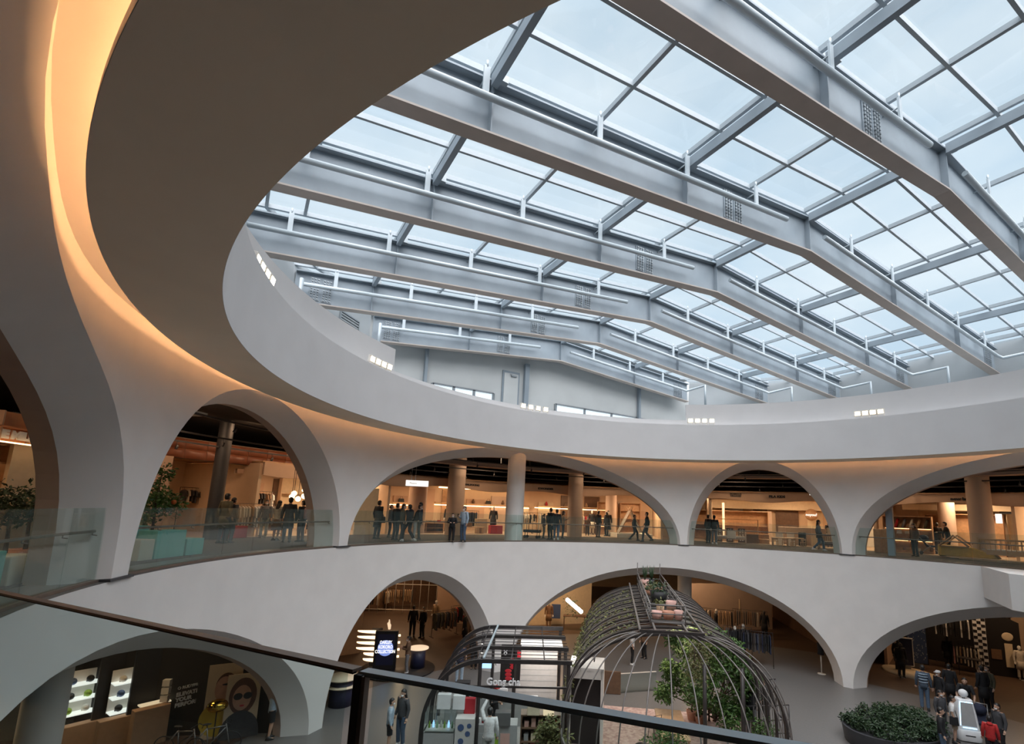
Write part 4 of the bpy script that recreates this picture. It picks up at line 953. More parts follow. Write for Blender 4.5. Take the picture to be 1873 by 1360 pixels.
# ---- tall upper left arch: leather band, tree, teal blocks
for row in range(2):
    for k in range(9):
        t0 = 26.2 + k * 2.42; z0 = 9.42 + row * .40; f = MB(); n = 6; V = []
        for a_ in range(n + 1):
            for c_ in range(n + 1):
                u, v = a_ / n, c_ / n; bul = .10 * (math.sin(PI * u) * math.sin(PI * v)) ** .5
                V.append(pol(22.0 - bul, t0 + 2.38 * u, z0 + .39 * v))
        F = [(i * (n + 1) + j, (i + 1) * (n + 1) + j, (i + 1) * (n + 1) + j + 1, i * (n + 1) + j + 1) for i in range(n) for j in range(n)]
        f.add(V, F, True); o = f.build('padded_cushion', 'leather'); tag(o, 'brown leather cushion of the padded band high in the tall upper left arch, %s row' % ('lower' if row == 0 else 'upper'), 'cushion', 'leather cushions of the padded band')
wavy('wall_leather_backing', 22.04, 26, 48.2, 10.25, 9.40, 0, 10, .3, 'wood_dark')
wavy('wall_shop_fascia_left', 22.3, 24, 34, 9.22, 9.02, .06, 22, .2, 'fascia_tan')
for t_ in (29, 37, 45): area('indoor_area_lamp', pol(19.6, t_, 10.9), 1.0, 45, (1.0, .62, .36), (R(40), 0, rot_at(t_)))  # unseen area lamps added to brighten the leather band
mb = MB(); mb.sweep([(22.3, 9.6), (27, 9.6), (27, 9.66), (22.3, 9.66)], 33, 66, 30, closed=True); mb.build('ceiling_shop_left', 'wood_mid', kind='structure')
for t, w, m, lb in ((49.8, 2.6, 'cream_panel', 'left'), (44.6, 1.5, 'fascia_tan', 'right')):
    f = MB(); f.box((0, 0, 1.6), (w, .12, 3.2)); o = f.build('wall_panel_%s' % lb, m, kind='structure'); o.location = at(t, 21.6); o.rotation_euler = (0, 0, rot_at(t))
f = MB(); f.sweep([(17.5, 10.5), (19.0, 10.5), (19.0, 10.6), (17.5, 10.6)], 50, 62, 10, closed=True); o = f.build('ceiling_raft', 'white_paint'); tag(o, 'flat white raft under the black ceiling at the top of the tall upper left arch', 'ceiling raft')
for i, (x0, x1, y0, y1, zt, m, lb) in enumerate((((252, 279, 0, 0, .52, 'mint_pale', 'beige low block left of the large teal block, upper left arch')), ((281, 335, 0, 0, .72, 'mint', 'large teal block in the tall upper left arch')), ((337, 369, 0, 0, .46, 'mint', 'smaller teal block right of the large one')))):
    pa, pb = PR(x0, 1025, 15.95), PR(x1, 1020, 15.95); w = (pb - pa).length; c = (pa + pb) / 2
    block('display_block', pol(16.2, th_of(c), F2), rot_at(th_of(c)), (w, .5, zt), m, lb, 'block', bevel=.015)
block('display_block', pol(16.9, 60.0, F2), rot_at(60), (1.2, .5, .82), 'mint', 'teal block partly hidden behind the large teal block', 'block')
def leaves(rand, centers, n, size, name, m, parent=None):
    V = []; F = []
    for i in range(n):
        c, rad = centers[rand.randrange(len(centers))]
        d = Vector((rand.gauss(0, 1), rand.gauss(0, 1), rand.gauss(0, .8))); d = d / max(.4, d.length) * rad * rand.random() ** .5 if d.length > 0 else d
        p = Vector(c) + d; a = Vector((rand.uniform(-1, 1), rand.uniform(-1, 1), rand.uniform(-.9, .4))).normalized(); s = size * rand.uniform(.6, 1.3); b_ = a.cross(Vector((rand.uniform(-1, 1), rand.uniform(-1, 1), rand.uniform(-1, 1)))).normalized()
        nn = a.cross(b_) * s * .10
        k = len(V); V += [p, p + a * s * .5 + b_ * s * .22 + nn, p + a * s, p + a * s * .5 - b_ * s * .22 + nn]; F += [(k, k + 1, k + 2), (k, k + 2, k + 3)]
    mb = MB(); mb.add(V, F, False); return mb.build(name, m, parent, fix=False)
def potted_tree(loc, h, crown, n, label, m='leaf', size=.12, pot='terracotta', potr=.25, poth=.4, seed=0, name='potted_tree', trunk=True):
    b = empty(name, loc, 0, label, 'plant'); rd = random.Random(seed)
    f = MB(); f.lathe([(potr * .72, 0), (potr, poth), (potr * .9, poth), (potr * .86, poth - .05), (0, poth - .05)], 20); f.build('pot', pot, b)
    f = MB(); top = Vector((0, 0, h * .8)); f.tube([(0, 0, poth - .06), (.04, .02, h * .35), (-.02, .03, h * .6), top], [.04, .035, .028, .012], 8)
    for c, r in crown: f.tube([(0, .02, h * .4), Vector(c) * .6 + Vector((0, 0, h * .16)), Vector(c)], [.02, .014, .006], 6)
    f.build('trunk', 'bark', b); leaves(rd, crown, n, size, 'foliage', m, b); return b
potted_tree(pol(17.1, 55.8, F2), 2.8, [((0, 0, 2.3), .38), ((.35, .2, 1.75), .40), ((-.35, 0, 1.6), .42), ((.1, -.3, 1.35), .45), ((.55, -.1, 1.5), .35), ((-.5, .3, 1.2), .40), ((.1, .3, 1.0), .42)], 1500, 'leafy green tree behind the teal blocks in the tall upper left arch', seed=2, size=.13)
f = MB(); ell(f, (0, 0, 0), (.07, .07, .07)); mat('fruit_orange', (.6, .14, .03), .5); o = f.build('orange_ornament', 'fruit_orange'); p = PR(318, 918, 16.7); o.location = p; tag(o, 'small orange ball hanging in the tree of the tall upper left arch', 'ornament')
for i, (th, rad, w, n, cols, kd) in enumerate(((34.0, 21.2, 1.5, 9, ['cream', 'white', 'tan'], 'coat'), (29.5, 22.6, 1.6, 9, ['grey', 'pale', 'white'], 'coat'), (27.0, 25.5, 2.2, 12, ['black', 'white', 'brown'], 'shirt'), (32.5, 25.6, 2.2, 12, ['black', 'darkgrey', 'cream'], 'shirt'))):
    rack(at(th, rad), rot_at(th), w, 1.45 if i < 2 else 2.1, n, cols, 'clothes rack number %s from the front in the shop of the tall upper left arch' % ('one', 'two', 'three', 'four')[i], 'garment on %s rack of the shop in the tall upper left arch' % ('the front', 'the second', 'the third', 'the rear')[i], kind=kd, seed=20 + i)
table(at(31.0, 21.4), rot_at(31), 1.3, .7, .85, 'wood_mid', 'wooden display table with clothes behind the shoppers in the tall upper left arch')
goods_on(at(31.0, 21.4, F2 + .74), rot_at(31), 1.2, .2, 1, 4, [('folded_clothes', 'cloth_red'), ('folded_clothes', 'cloth_cream'), ('folded_clothes', 'cloth_tan')], 'folded clothes on the wooden display table in the tall upper left arch', 'folded clothes on the display table', seed=9)
block('red_box', at(36.0, 20.8), rot_at(36), (.8, .5, .5), 'cloth_red', 'dark red box behind the two dark-jacketed shoppers in the tall upper left arch', 'box')
for i, (x, y) in enumerate(((538, 902), (534, 908), (545, 912), (556, 907))):
    p = PR(x, y, 19.8); b = empty('pendant_globe', p, 0, ('highest', 'leftmost', 'lowest', 'rightmost')[i] + ' of four glowing globe pendants in the tall upper left arch', 'lamp', 'globe pendants'); f = MB(); ell(f, (0, 0, 0), (.12, .12, .12), 16, 10); f.build('globe', 'globe', b); f = MB(); f.tube([(0, 0, .12), (0, 0, 1.5)], .012, 6); f.build('cord', 'dark_metal', b)
# ---- cut-off upper arch at far left: milk bar
mb = MB(); mb.sweep([(19.0, 8.98), (19.0, 9.70), (19.5, 9.70), (19.5, 8.98)], 57, 76, 20, closed=True); o = mb.build('sign_shelf', 'copper_glow'); tag(o, 'glowing orange shelf front carrying the milk bar sign, left picture edge', 'sign board')
for k in range(8):
    f = MB(); f.box(pol(18.93, 57.6 + k * 2.4, 9.34), (.04, .12, .72), rot_at(57.6 + k * 2.4)); f.build('divider', 'fascia_tan', o)
f = MB(); f.sweep([(18.86, 9.30), (18.98, 9.30), (18.98, 9.345), (18.86, 9.345)], 57, 76, 20, closed=True); f.build('ledge', 'copper_glow', o)
f = MB(); f.sweep([(18.80, 8.94), (18.84, 8.94), (18.84, 8.97), (18.80, 8.97)], 57, 76, 20, closed=True); f.build('light_line', 'warm_shelf', o)
label_text('THE MILK BAR', 63.0, 18.9, 9.14, .26, 'mask_white', 'white channel lettering THE MILK BAR on the glowing orange shelf at far left', bold=.02, scale=1.05)
for i, (t, w, m) in enumerate(((58.6, .5, 'cream_panel'), (60.9, 1.0, 'cream_panel'), (67.0, 1.6, 'cream_panel'))):
    f = MB(); f.box((0, 0, 1.85), (w, .1, 1.85)); o = f.build('wall_milk_panel', m, kind='structure'); o.location = at(t, 19.3); o.rotation_euler = (0, 0, rot_at(t))
shelf_unit(at(63.4, 19.6, F2), rot_at(63.4), 1.0, 2.75, .4, 6, 'wood_mid', 'wooden shelves of bottles below the milk bar sign, left picture edge', lit=True)
f = MB(); f.sweep([(18.2, F2), (18.2, 7.45), (18.8, 7.45), (18.8, F2)], 58, 74, 16, closed=True); o = f.build('bar_counter', 'wood_light'); tag(o, 'wooden bar counter below the milk bar sign at far left', 'counter')
goods_on(at(61.0, 18.5, F2 + 1.14), rot_at(61), 2.2, .2, 1, 7, [('box', 'cloth_pink'), ('box', 'cream_panel'), ('box', 'wood_dark')], 'small package on the bar counter below the milk bar sign', 'packages on the milk bar counter', seed=11)
for i, (t, rr) in enumerate(((70.5, 16.9), (73.5, 16.7), (67.5, 17.2))):
    potted_tree(pol(rr, t, F2), 1.8, [((0, 0, 1.5), .38), ((.25, .1, 1.25), .35), ((-.25, 0, 1.2), .35)], 420, ('dark leafy potted plant under the milk bar sign', 'dark leafy potted plant at the left picture edge', 'dark leafy potted plant nearest the pier at far left')[i], m='leaf_dark', seed=30 + i, size=.12, name='potted_plant')
block('display_block', pol(15.9, 79.2, F2), rot_at(79), (.9, .5, .62), 'mint', 'teal block behind the balustrade at the left picture edge', 'block')
block('display_block', pol(15.95, 75.6, F2), rot_at(75), (.6, .5, .5), 'mint_pale', 'grey-green block behind the balustrade beside the left pier', 'block')

# louvre in the roof-level side wall, seen left of the farthest beam
pl_ = pol(0, 0); xa_, ya_ = XN(4), bay_edge(4, 0, 1); xb_, yb_ = XN(5), bay_edge(4, 1, 1)
cx_, cy_ = xa_ * .32 + xb_ * .68, ya_ * .32 + yb_ * .68; rz_ = math.atan2(yb_ - ya_, xb_ - xa_)
b = empty('louvre_vent', (cx_, cy_, 16.3), rz_, 'grey louvred vent in the roof-level side wall left of the farthest beam', 'vent'); f = MB()
for s_ in (-.75, .75): f.box((s_, -.10, 0), (.06, .10, 1.3))
for s_ in (-.65, .65): f.box((0, -.10, s_), (1.5, .10, .06))
f.build('frame', 'bolt_steel', b); f = MB()
for k in range(9): f.box((0, -.10, -.55 + k * .137), (1.44, .06, .05))
f.build('slats', 'panel_grey', b)
# ------------------------------------------------------------------ lower level
mat('floor_brown', (.085, .055, .038), .42, noise=.08, scale=3.); mat('terrazzo', (.50, .38, .33), .55, col2=(.30, .19, .17), scale=7.); mat('speckle', (.26, .25, .24), .6, col2=(.14, .135, .13), scale=26.)
mat('black_panel', (.014, .012, .012), .5); mat('tan_crate', (.44, .28, .17), .7, noise=.05); mat('steel_grey', (.22, .22, .22), .4, .7); mat('poster_tan', (.55, .42, .28), .7, noise=.06, scale=1.5); mat('poster_yellow', (.55, .40, .05), .6); mat('poster_skin', (.45, .25, .17), .7, noise=.1); mat('poster_hair', (.10, .045, .03), .7, noise=.2); mat('lime', (.25, .42, .03), .5); mat('helmet_blue', (.06, .10, .22), .4); mat('navy_drum', (.015, .017, .05), .5)
emis('light_face', (1.0, .70, .42), 2.2); emis('rack_glow', (1., .75, .5), .8)
for k_, (t0_, t1_, r_) in enumerate(((-5, 180, 16.2), (-180, -70, 15.9), (-70, -5, 20.6))):
    mb = MB(); mb.sweep([(r_, .004), (41.8, .004)], t0_, t1_, 60); mb.build('floor_mall_walkway', 'floor_brown', kind='structure', fix=False)
def lamp_low(px, py, z, e, col=(1.0, .62, .34), size=1.2):
    p = GP(px, py, 0); return area('indoor_area_lamp', (p.x, p.y, z), size, e, col)
for t, r_, e in ((62, 20, 90), (50, 19, 80), (5, 25, 120), (3, 30, 160), (22, 20, 20), (-16, 20.5, 240), (-22, 26, 160), (-43, 21, 130), (-52, 22, 25), (-76, 21, 60), (-84, 22, 30), (-84, 27, 130), (-91, 22, 80), (-4, 20, 60)):
    area('indoor_area_lamp', pol(r_, t, 5.2), 1.2, e, (1.0, .62, .34))
area('kiosk_lamp', (8.2, 1.8, 2.75), 1.6, 60, (1., .93, .85)); area('cage_lamp', (5.0, -2.0, 3.9), 1.5, 110, (1.0, .72, .50)); area('cage_lamp', (8.6, -4.6, 3.9), 1.5, 80, (1.0, .74, .52))
# far walls of the lower level
def wall_seg(name, a, b, z0, z1, m, t=.15, kind='structure'):
    f = MB(); a = Vector(a); b = Vector(b); f.bar((a.x, a.y, (z0 + z1) / 2), (b.x, b.y, (z0 + z1) / 2), t, z1 - z0); return f.build(name, m, kind=kind)
def G0(px, py, z=0): return GP(px, py, z)
wall_seg('wall_store_far', G0(560, 1130), G0(830, 1092), 0, 5.4, 'wood_dark')
wall_seg('wall_store_bright', pol(23.5, -10), pol(23.8, -25), 0, 5.4, 'cream_panel'); wall_seg('wall_store_side', pol(18.5, -9.5), pol(23.5, -10), 0, 5.4, 'cream_panel')
wall_seg('wall_clothes_store', G0(1262, 1152), G0(1412, 1150), 0, 3.15, 'column_tan')
wall_seg('wall_clothes_upper', G0(1262, 1128), G0(1460, 1128), 0, 5.4, 'fascia_tan')
wall_seg('wall_dark_passage', G0(1415, 1128), G0(1560, 1215), 0, 5.4, 'wood_dark')
wall_seg('wall_black_store', pol(24.2, -73), pol(24.4, -83.5), 0, 5.4, 'black_panel'); wall_seg('wall_tan_store', pol(27, -84), pol(27, -96), 0, 5.4, 'beige_wall'); wall_seg('wall_store_left_end', pol(20.5, -72), pol(25, -72), 0, 5.4, 'fascia_tan')
# ---- lower left arch: eyewear and bicycle shop
AX = (G0(470, 1352) - G0(110, 1360)); a0, a1 = G0(100, 1362), G0(475, 1350)
ud = (a1 - a0).normalized(); ln = (a1 - a0).length; un = Vector((-ud.y, ud.x, 0)); 
if un.dot(a0 - CAM) < 0: un = -un
RZA = math.atan2(ud.y, ud.x)
def AP(s, d=0, z=0): return a0 + ud * s + un * d + Vector((0, 0, z))
wall_seg('wall_eyewear_shop', AP(-3, .5), AP(ln + .6, .5), 0, 3.55, 'black_panel', .2)
def on_A(px, py, d=0.):
    """where the sight line through px, py meets the shop wall plane, d in front of it"""
    dv = cF * FX + cR * (px - PPX) - cU * (py - PPY); q = a0 + un * (.4 - d); t = (q - CAM).dot(un) / dv.dot(un); return CAM + dv * t
dS = cF * FX + cR * (1640 - PPX); RZS = math.atan2(dS.y, dS.x); uS = Vector((math.cos(RZS), math.sin(RZS), 0))
for i, (x, w_, zt) in enumerate(((150, 1.9, 3.5), (228, 1.5, 3.6), (292, 1.6, 3.6))):
    c = on_A(x, 1300, .1); f = MB(); f.box((0, .3, zt / 2), (w_, .1, zt)); o = f.build('wall_booth_panel', 'black_panel', kind='structure'); o.location = (c.x, c.y, 0); o.rotation_euler = (0, 0, RZS)
for i, (x, yt, yb, lb) in enumerate(((150, 1262, 1330, 'left'), (225, 1246, 1307, 'middle'))):
    c = on_A(x, yb, .25); top = on_A(x, yt, .25); w = 1.35 if i == 0 else .8; z0 = max(.9, c.z)
    b = empty('wall_shelves', (c.x, c.y, z0), RZS, ('left' if i == 0 else 'right') + ' white back-lit shelves of helmets on the black shop wall, lower left arch', 'shelves'); f = MB(); f.box((0, .2, .62), (w, .03, 1.3)); f.build('back_panel', 'white_paint', b)
    for k in range(3): f = MB(); f.box((0, 0, .02 + k * .44), (w, .4, .035)); f.build('shelf', 'sign_white', b)
    for k in range(3):
        for q in range(2 + (i == 0)):
            f = MB(); ell(f, (0, 0, .09), (.10, .15, .10), 12, 8); f.tube([(-.08, -.05, .03), (-.09, 0, .02), (-.08, .06, .03)], .01, 5); o = f.build('cycling_helmet', ['lime', 'black_matte', 'helmet_blue', 'white_paint'][(k + q * 3 + i) % 4])
            o.location = Vector((c.x, c.y, z0 + .04 + k * .44)) + uS * (-w / 2 + .25 + q * .42); o.rotation_euler = (0, 0, RZS); tag(o, 'cycling helmet on a white shelf, %s shelves, %s row, lower left arch' % ('left' if i == 0 else 'right', ('bottom', 'middle', 'top')[k]), 'helmet', 'cycling helmets')
for i, (x, w, yt) in enumerate(((143, 1.35, 1330), (210, .8, 1310), (278, .95, 1290))):
    c = on_A(x, yt, .62); o = block('crate_cabinet', (c.x, c.y, 0), RZS, (w, .32, max(.7, min(c.z - .02, 1.9))), 'tan_crate', ('left', 'middle', 'right')[i] + ' plain tan cabinet below the shop shelves, lower left arch', 'cabinet')
c = on_A(283, 1285, .3); b = empty('wall_shelves', (c.x, c.y, c.z), RZS, 'small lit shelf with boxes near the lettering, lower left arch', 'shelves'); f = MB(); f.box((0, 0, 0), (.8, .35, .04)); f.build('shelf', 'rack_glow', b)
for k in range(3): f = MB(); f.box((.28, 0, .14 + k * .24), (.22, .15, .2)); o = f.build('boxed_goods', 'white_paint'); o.location = c; o.rotation_euler = (0, 0, RZA); tag(o, ('lowest', 'middle', 'top')[k] + ' of three small white boxes left of the wall lettering', 'box', 'boxes on the small shelf')
def wall_text(body, px, py, size, m, label, bold=.004, sc=1.0, shear=0):
    c = on_A(px, py, .42); o = text_mesh(body, size, m, None, 'wall_lettering', .01, sc, bold=bold, align='LEFT'); o.matrix_world = Matrix.Translation(c) @ Matrix.Rotation(RZS, 4, 'Z') @ Matrix.Rotation(PI / 2, 4, 'X'); tag(o, label, 'lettering'); return o
wall_text('O RUDYPROJECT', 325, 1259, .12, 'mask_white', 'small white word RUDYPROJECT with round logo on the black shop wall'); wall_text('ELEVATE\nYOUR\nPERFORMANCE', 321, 1281, .165, 'mask_white', 'white lettering ELEVATE YOUR PERFORMANCE on the black shop wall', bold=.008)
def poster(px, py, w, h, label, kind):
    c = on_A(px, py, .30); b = empty('poster', c, R(toward_cam(c)) + PI / 2, label, 'poster'); f = MB(); f.box((0, 0, 0), (w, .04, h)); f.build('sheet', 'poster_tan', b)
    Y = -.025
    def disc(x, z, rx, rz_, m, n, y=Y, nm='print'):
        f = MB(); f.add([(x + rx * math.cos(2 * PI * i / n), y, z + rz_ * math.sin(2 * PI * i / n)) for i in range(n)] , [tuple(range(n))]); f.build(nm, m, b, fix=False)
    if kind == 0:
        disc(.05, .45, .30, .42, 'poster_hair', 20); disc(.0, .36, .26, .40, 'poster_skin', 20, Y - .004); disc(-.05, -.55, .55, .55, 'poster_yellow', 20, Y - .003); disc(.05, .5, .12, .03, 'eye_dark', 12, Y - .008)
    else:
        disc(0, .45, .40, .58, 'poster_hair', 20); disc(-.02, .40, .27, .40, 'poster_skin', 20, Y - .004); disc(-.14, .45, .13, .11, 'eye_dark', 14, Y - .008); disc(.14, .45, .13, .11, 'eye_dark', 14, Y - .008); disc(0, .15, .07, .03, 'red_box', 10, Y - .008); disc(0, -.75, .58, .75, 'cloth_darkgrey', 20, Y - .003)
poster(407, 1280, .98, 2.3, 'tall tan poster of a dark-haired face above yellow, left of two', 0); poster(441, 1298, .98, 2.3, 'tall tan poster of a long-haired person in dark sunglasses, right of two', 1)
def bicycle(loc, rz, label):
    b = empty('bicycle', loc, rz, label, 'bicycle', 'bicycles in the lower left shop'); 
    for x, nm in ((-.5, 'rear_wheel'), (.5, 'front_wheel')):
        f = MB(); f.tube([(x + .33 * math.cos(a * PI / 12), 0, .34 + .33 * math.sin(a * PI / 12)) for a in range(24)], .018, 6, closed=True)
        for a in range(12): f.tube([(x, 0, .34), (x + .32 * math.cos(a * PI / 6), 0, .34 + .32 * math.sin(a * PI / 6))], .003, 3)
        f.build(nm, 'black_matte', b)
    f = MB(); 
    for p, q in (((-.5, 0, .34), (-.12, 0, .85)), ((-.5, 0, .34), (-.05, 0, .32)), ((-.05, 0, .32), (-.12, 0, .85)), ((-.05, 0, .32), (.36, 0, .80)), ((-.12, 0, .82), (.36, 0, .86)), ((.36, 0, .92), (.5, 0, .34))): f.tube([p, q], .02, 6)
    f.build('frame', 'steel_grey', b); f = MB(); ell(f, (-.14, 0, .96), (.13, .06, .03)); f.tube([(-.12, 0, .84), (-.14, 0, .95)], .014, 6); f.build('saddle', 'black_matte', b)
    f = MB(); f.tube([(.46, -.2, .86), (.5, -.2, .95), (.38, -.18, 1.0), (.36, 0, 1.0), (.38, .18, 1.0), (.5, .2, .95), (.46, .2, .86)], .013, 6); f.tube([(.36, 0, .9), (.36, 0, 1.0)], .014, 6); f.build('handlebar', 'black_matte', b)
p = G0(380, 1385); bicycle((p.x, p.y, .0), RZA + .3, 'black bicycle standing in front of the tan posters, lower left arch'); p = G0(325, 1392); bicycle((p.x, p.y, .0), RZA - .2, 'black bicycle left of the other one, below the wall lettering')
f = MB(); ell(f, (0, 0, 0), (.24, .30, .20), 16, 10); mat('gold_visor', (.75, .50, .08), .12, 1.); p = on_A(398, 1290, .75); f2 = MB(); o = f.build('gold_ski_goggle_helmet', 'gold_visor'); o.name = 'gold_helmet'; o.location = p; tag(o, 'shiny gold helmet in front of the left tan poster', 'helmet'); f2.tube([(0, 0, -.15), (0, 0, -p.z + .02)], .02, 6); f2.lathe([(0, -p.z), (.2, -p.z), (.2, -p.z + .02), (0, -p.z + .03)], 14); f2.build('stand', 'black_matte', o)
b = MB(); b.lathe([(.40, 0), (.40, CEIL1)], 32); o = b.build('column', 'column_white'); p = PR(80, 1300, 17.2); p.z = 0; o.location = p; tag(o, 'wide white round column in the lower left arch, seen through the near glass', 'column', 'round columns')
for i, (z, s0, s1, d0, d1) in enumerate(((4.5, -2, 6, 1.2, 1.4), (4.3, -3, 7, .4, .6), (4.75, -1, 7.5, 2.2, 2.6), (4.15, -2.5, 5.0, -.6, -.3))):
    f = MB(); f.bar(AP(s0, d0, z), AP(s1, d1, z), .12 if i % 2 else .5, .10); o = f.build('ceiling_beam', 'wood_light' if i != 1 else 'reveal_paint'); tag(o, ('wide tan', 'thin dusty', 'wide rear tan', 'thin front tan')[i] + ' strip under the ceiling of the lower left arch', 'ceiling strip')
# ---- second lower arch: sunglasses stand, screen, drums
p = G0(702, 1226); b = empty('screen_stand', p, R(toward_cam(p)) + PI / 2 - .15, 'black free-standing screen reading OAKLEY KOKORO COLLECTION in the second lower arch', 'screen')
f = MB(); f.box((0, 0, .95), (1.05, .22, 1.75)); f.build('housing', 'black_panel', b, bevel=.02); f = MB(); f.box((0, -.112, .98), (.80, .01, 1.4)); f.build('screen', 'navy_drum', b)
f = MB(); f.lathe([(0, 0), (.36, 0)], 32, c=(0, -.119, 1.05), m=Matrix.Rotation(PI / 2, 4, 'X')); f.build('blue_disc', 'screen_blue', b)
text_mesh('OAKLEY\nKOKORO\nCOLLECTION', .21, 'sign_white', b, 'screen_text', .003, .72, loc=(0, -.13, 1.1), rot=(PI / 2, 0, 0), bold=.006)
p = G0(672, 1222); b = empty('fan_shelf_stand', p, R(toward_cam(p)) + PI / 2, 'glowing stand of fanned white sunglasses shelves behind the black screen', 'display stand')
f = MB(); f.box((.3, .2, .9), (.5, .1, 1.8)); f.build('spine', 'black_panel', b)
for k in range(6):
    f = MB(); z = .35 + k * .26; n = 8
    pts = [Vector((.35 - (.95 if k > 1 else .6) * math.sin(PI / 2 * i / n), -.05 - .25 * math.cos(PI / 2 * i / n), z + .10 * i / n)) for i in range(n + 1)] 
    f.prism(pts + [Vector((.35, .2, z))], (0, 0, 0), (0, 0, .045)); f.build('shelf', 'light_face', b)
p = G0(716, 1216); b = empty('fan_shelf_stand', p, R(toward_cam(p)) + PI / 2, 'short white lit shelves just right of the black screen', 'display stand'); f = MB(); f.box((0, .05, .8), (.08, .08, 1.6)); f.build('spine', 'black_panel', b)
for k in range(4): f = MB(); f.box((.15, 0, .4 + k * .33), (.34, .25, .05)); f.build('shelf', 'light_face', b)
f = MB(); p = G0(706, 1180, 1.9)
for k in range(6): f.tube([(0, 0, 0), (.10 * math.cos(k * .5) * (1 if k % 2 else -1), .02 * k, .2 + .05 * (k % 3)), (.24 * math.cos(k * .55), 0, .30 + .12 * math.sin(k))], [.06, .04, .012], 6)
o = f.build('antler_ornament', 'rack_glow'); q = G0(706, 1222); o.location = (q.x, q.y, 1.83); tag(o, 'glowing golden antler-like ornament on top of the black screen stand', 'ornament')
def drum(px, py, r, h, m, mtop, label, tiers=1):
    p = G0(px, py); b = empty('display_drum', p, 0, label, 'display table'); f = MB(); f.lathe([(0, 0), (r * .72, 0), (r * .72, h), (0, h)], 28); f.build('drum', m, b)
    for k in range(tiers): f = MB(); z = h + .01 - k * .28; f.lathe([(0, z), (r, z), (r, z + .05), (0, z + .05)], 32); f.build('top', mtop, b)
    return b
drum(763, 1222, .48, .92, 'navy_drum', 'rack_glow', 'dark round drum table with glowing pale top right of the black screen')
drum(622, 1288, .62, .98, 'navy_drum', 'cream_panel', 'navy drum display with two pale round tiers beside the left lower pier', 2)
f = MB(); f.lathe([(0, .01), (1.75, .01), (1.75, .07), (0, .07)], 40); o = f.build('round_platform', 'black_panel'); p = G0(727, 1224); o.location = p; tag(o, 'low black round platform under the screen and drum table', 'platform')
p = G0(640, 1196); o = block('clay_wall_panel', (p.x, p.y, 0), RZA + .5, (1.0, .12, 3.2), 'tan_crate', 'tall plain tan panel at the left edge of the second lower arch', 'panel')
for i, (px, py, w, n, cols, kd) in enumerate(((812, 1162, 1.7, 14, ['black', 'darkgrey', 'brown', 'olive'], 'coat'), (843, 1150, 1.6, 12, ['black', 'darkgrey', 'red', 'brown'], 'coat'), (876, 1168, 1.3, 10, ['tan', 'orange', 'brown', 'tan'], 'coat'), (730, 1112, 2.2, 14, ['tan', 'brown', 'black', 'cream'], 'coat'), (690, 1117, 2.0, 12, ['black', 'brown', 'tan', 'cream'], 'coat'))):
    p = G0(px, py); rack(p, R(toward_cam(p)) + PI / 2 + (.5 if i < 3 else 0), w, 1.5, n, cols, ('rack of dark coats beside the mannequin, second lower arch', 'rack of dark clothes deep in the second lower arch', 'rack of orange-brown coats at right of the second lower arch', 'rear rack of tan and brown clothes at the grid wall', 'rear left rack of clothes at the grid wall')[i], 'coat on the %s, lower level' % ('rack beside the mannequin', 'deep dark rack', 'orange-brown rack', 'rear rack at the grid wall', 'rear left rack at the grid wall')[i], kind=kd, seed=40 + i)
p = G0(795, 1150); mannequin(p, toward_cam(p) - 40, 'lit mannequin in a tan coat between the two men and the dark rack', top='tan', bottom='tan')
b = empty('metal_grid_frame', G0(715, 1122), R(toward_cam(G0(715, 1122))) + PI / 2 - .25, 'pale metal grid frame with clothes far back in the second lower arch', 'frame'); f = MB()
for z in (.3, 2.1, 2.9, 3.6): f.tube([(-3.4, 0, z), (3.2, 0, z)], .03, 5)
for k in range(12): f.tube([(-3.4 + .6 * k, 0, .05), (-3.4 + .6 * k, 0, 3.6)], .022, 5)
f.build('bars', 'mannequin_white', b)
p = G0(822, 1140); o = block('tan_wall_panel', (p.x, p.y, 0), R(toward_cam(p)) + PI / 2, (1.9, .12, 3.4), 'fascia_tan', 'tall tan wall panel with small dark marks between the racks, second lower arch', 'panel')
# ---- wide lower arch
p = G0(1016, 1146); o = block('picture_board', (p.x, p.y, .55), R(toward_cam(p)) + PI / 2, (.62, .05, .95), 'helmet_blue', 'blue framed picture on the bright wall left in the wide lower arch', 'picture')
p = G0(1003, 1150); mannequin(p, toward_cam(p), 'mannequin in brown at the bright wall left of the blue picture', top='brown', bottom='tan')
p = G0(1050, 1152); table(p, R(toward_cam(p)) + PI / 2, 1.5, .6, .95, 'wood_dark', 'dark wooden counter at the bright wall, left in the wide lower arch', name='counter', cat='counter')
f = MB(); f.tube([(-.5, 0, -.12), (.5, 0, .16)], .07, 8); o = f.build('ceiling_light', 'lamp_white'); o.location = GP(1050, 1108, 4.3); tag(o, 'bright tilted tube light at the bright wall in the wide lower arch', 'light')
leaves(random.Random(8), [((0, 0, 0), .5), ((.2, 0, .4), .4)], 120, .12, 'branch_decoration', 'leaf_olive'); o = bpy.data.objects['branch_decoration']; o.location = G0(1048, 1118, 3.0); tag(o, 'sparse branches hanging below the bright tube light', 'plant')
p = pol(16.6, -38.5); 
b = MB(); b.lathe([(.42, 0), (.42, CEIL1)], 28); o = b.build('column', 'column_white'); p = PR(1252, 1060, 17.6); o.location = (p.x, p.y, 0); tag(o, 'white round column right behind the round cage top in the wide lower arch', 'column', 'round columns')
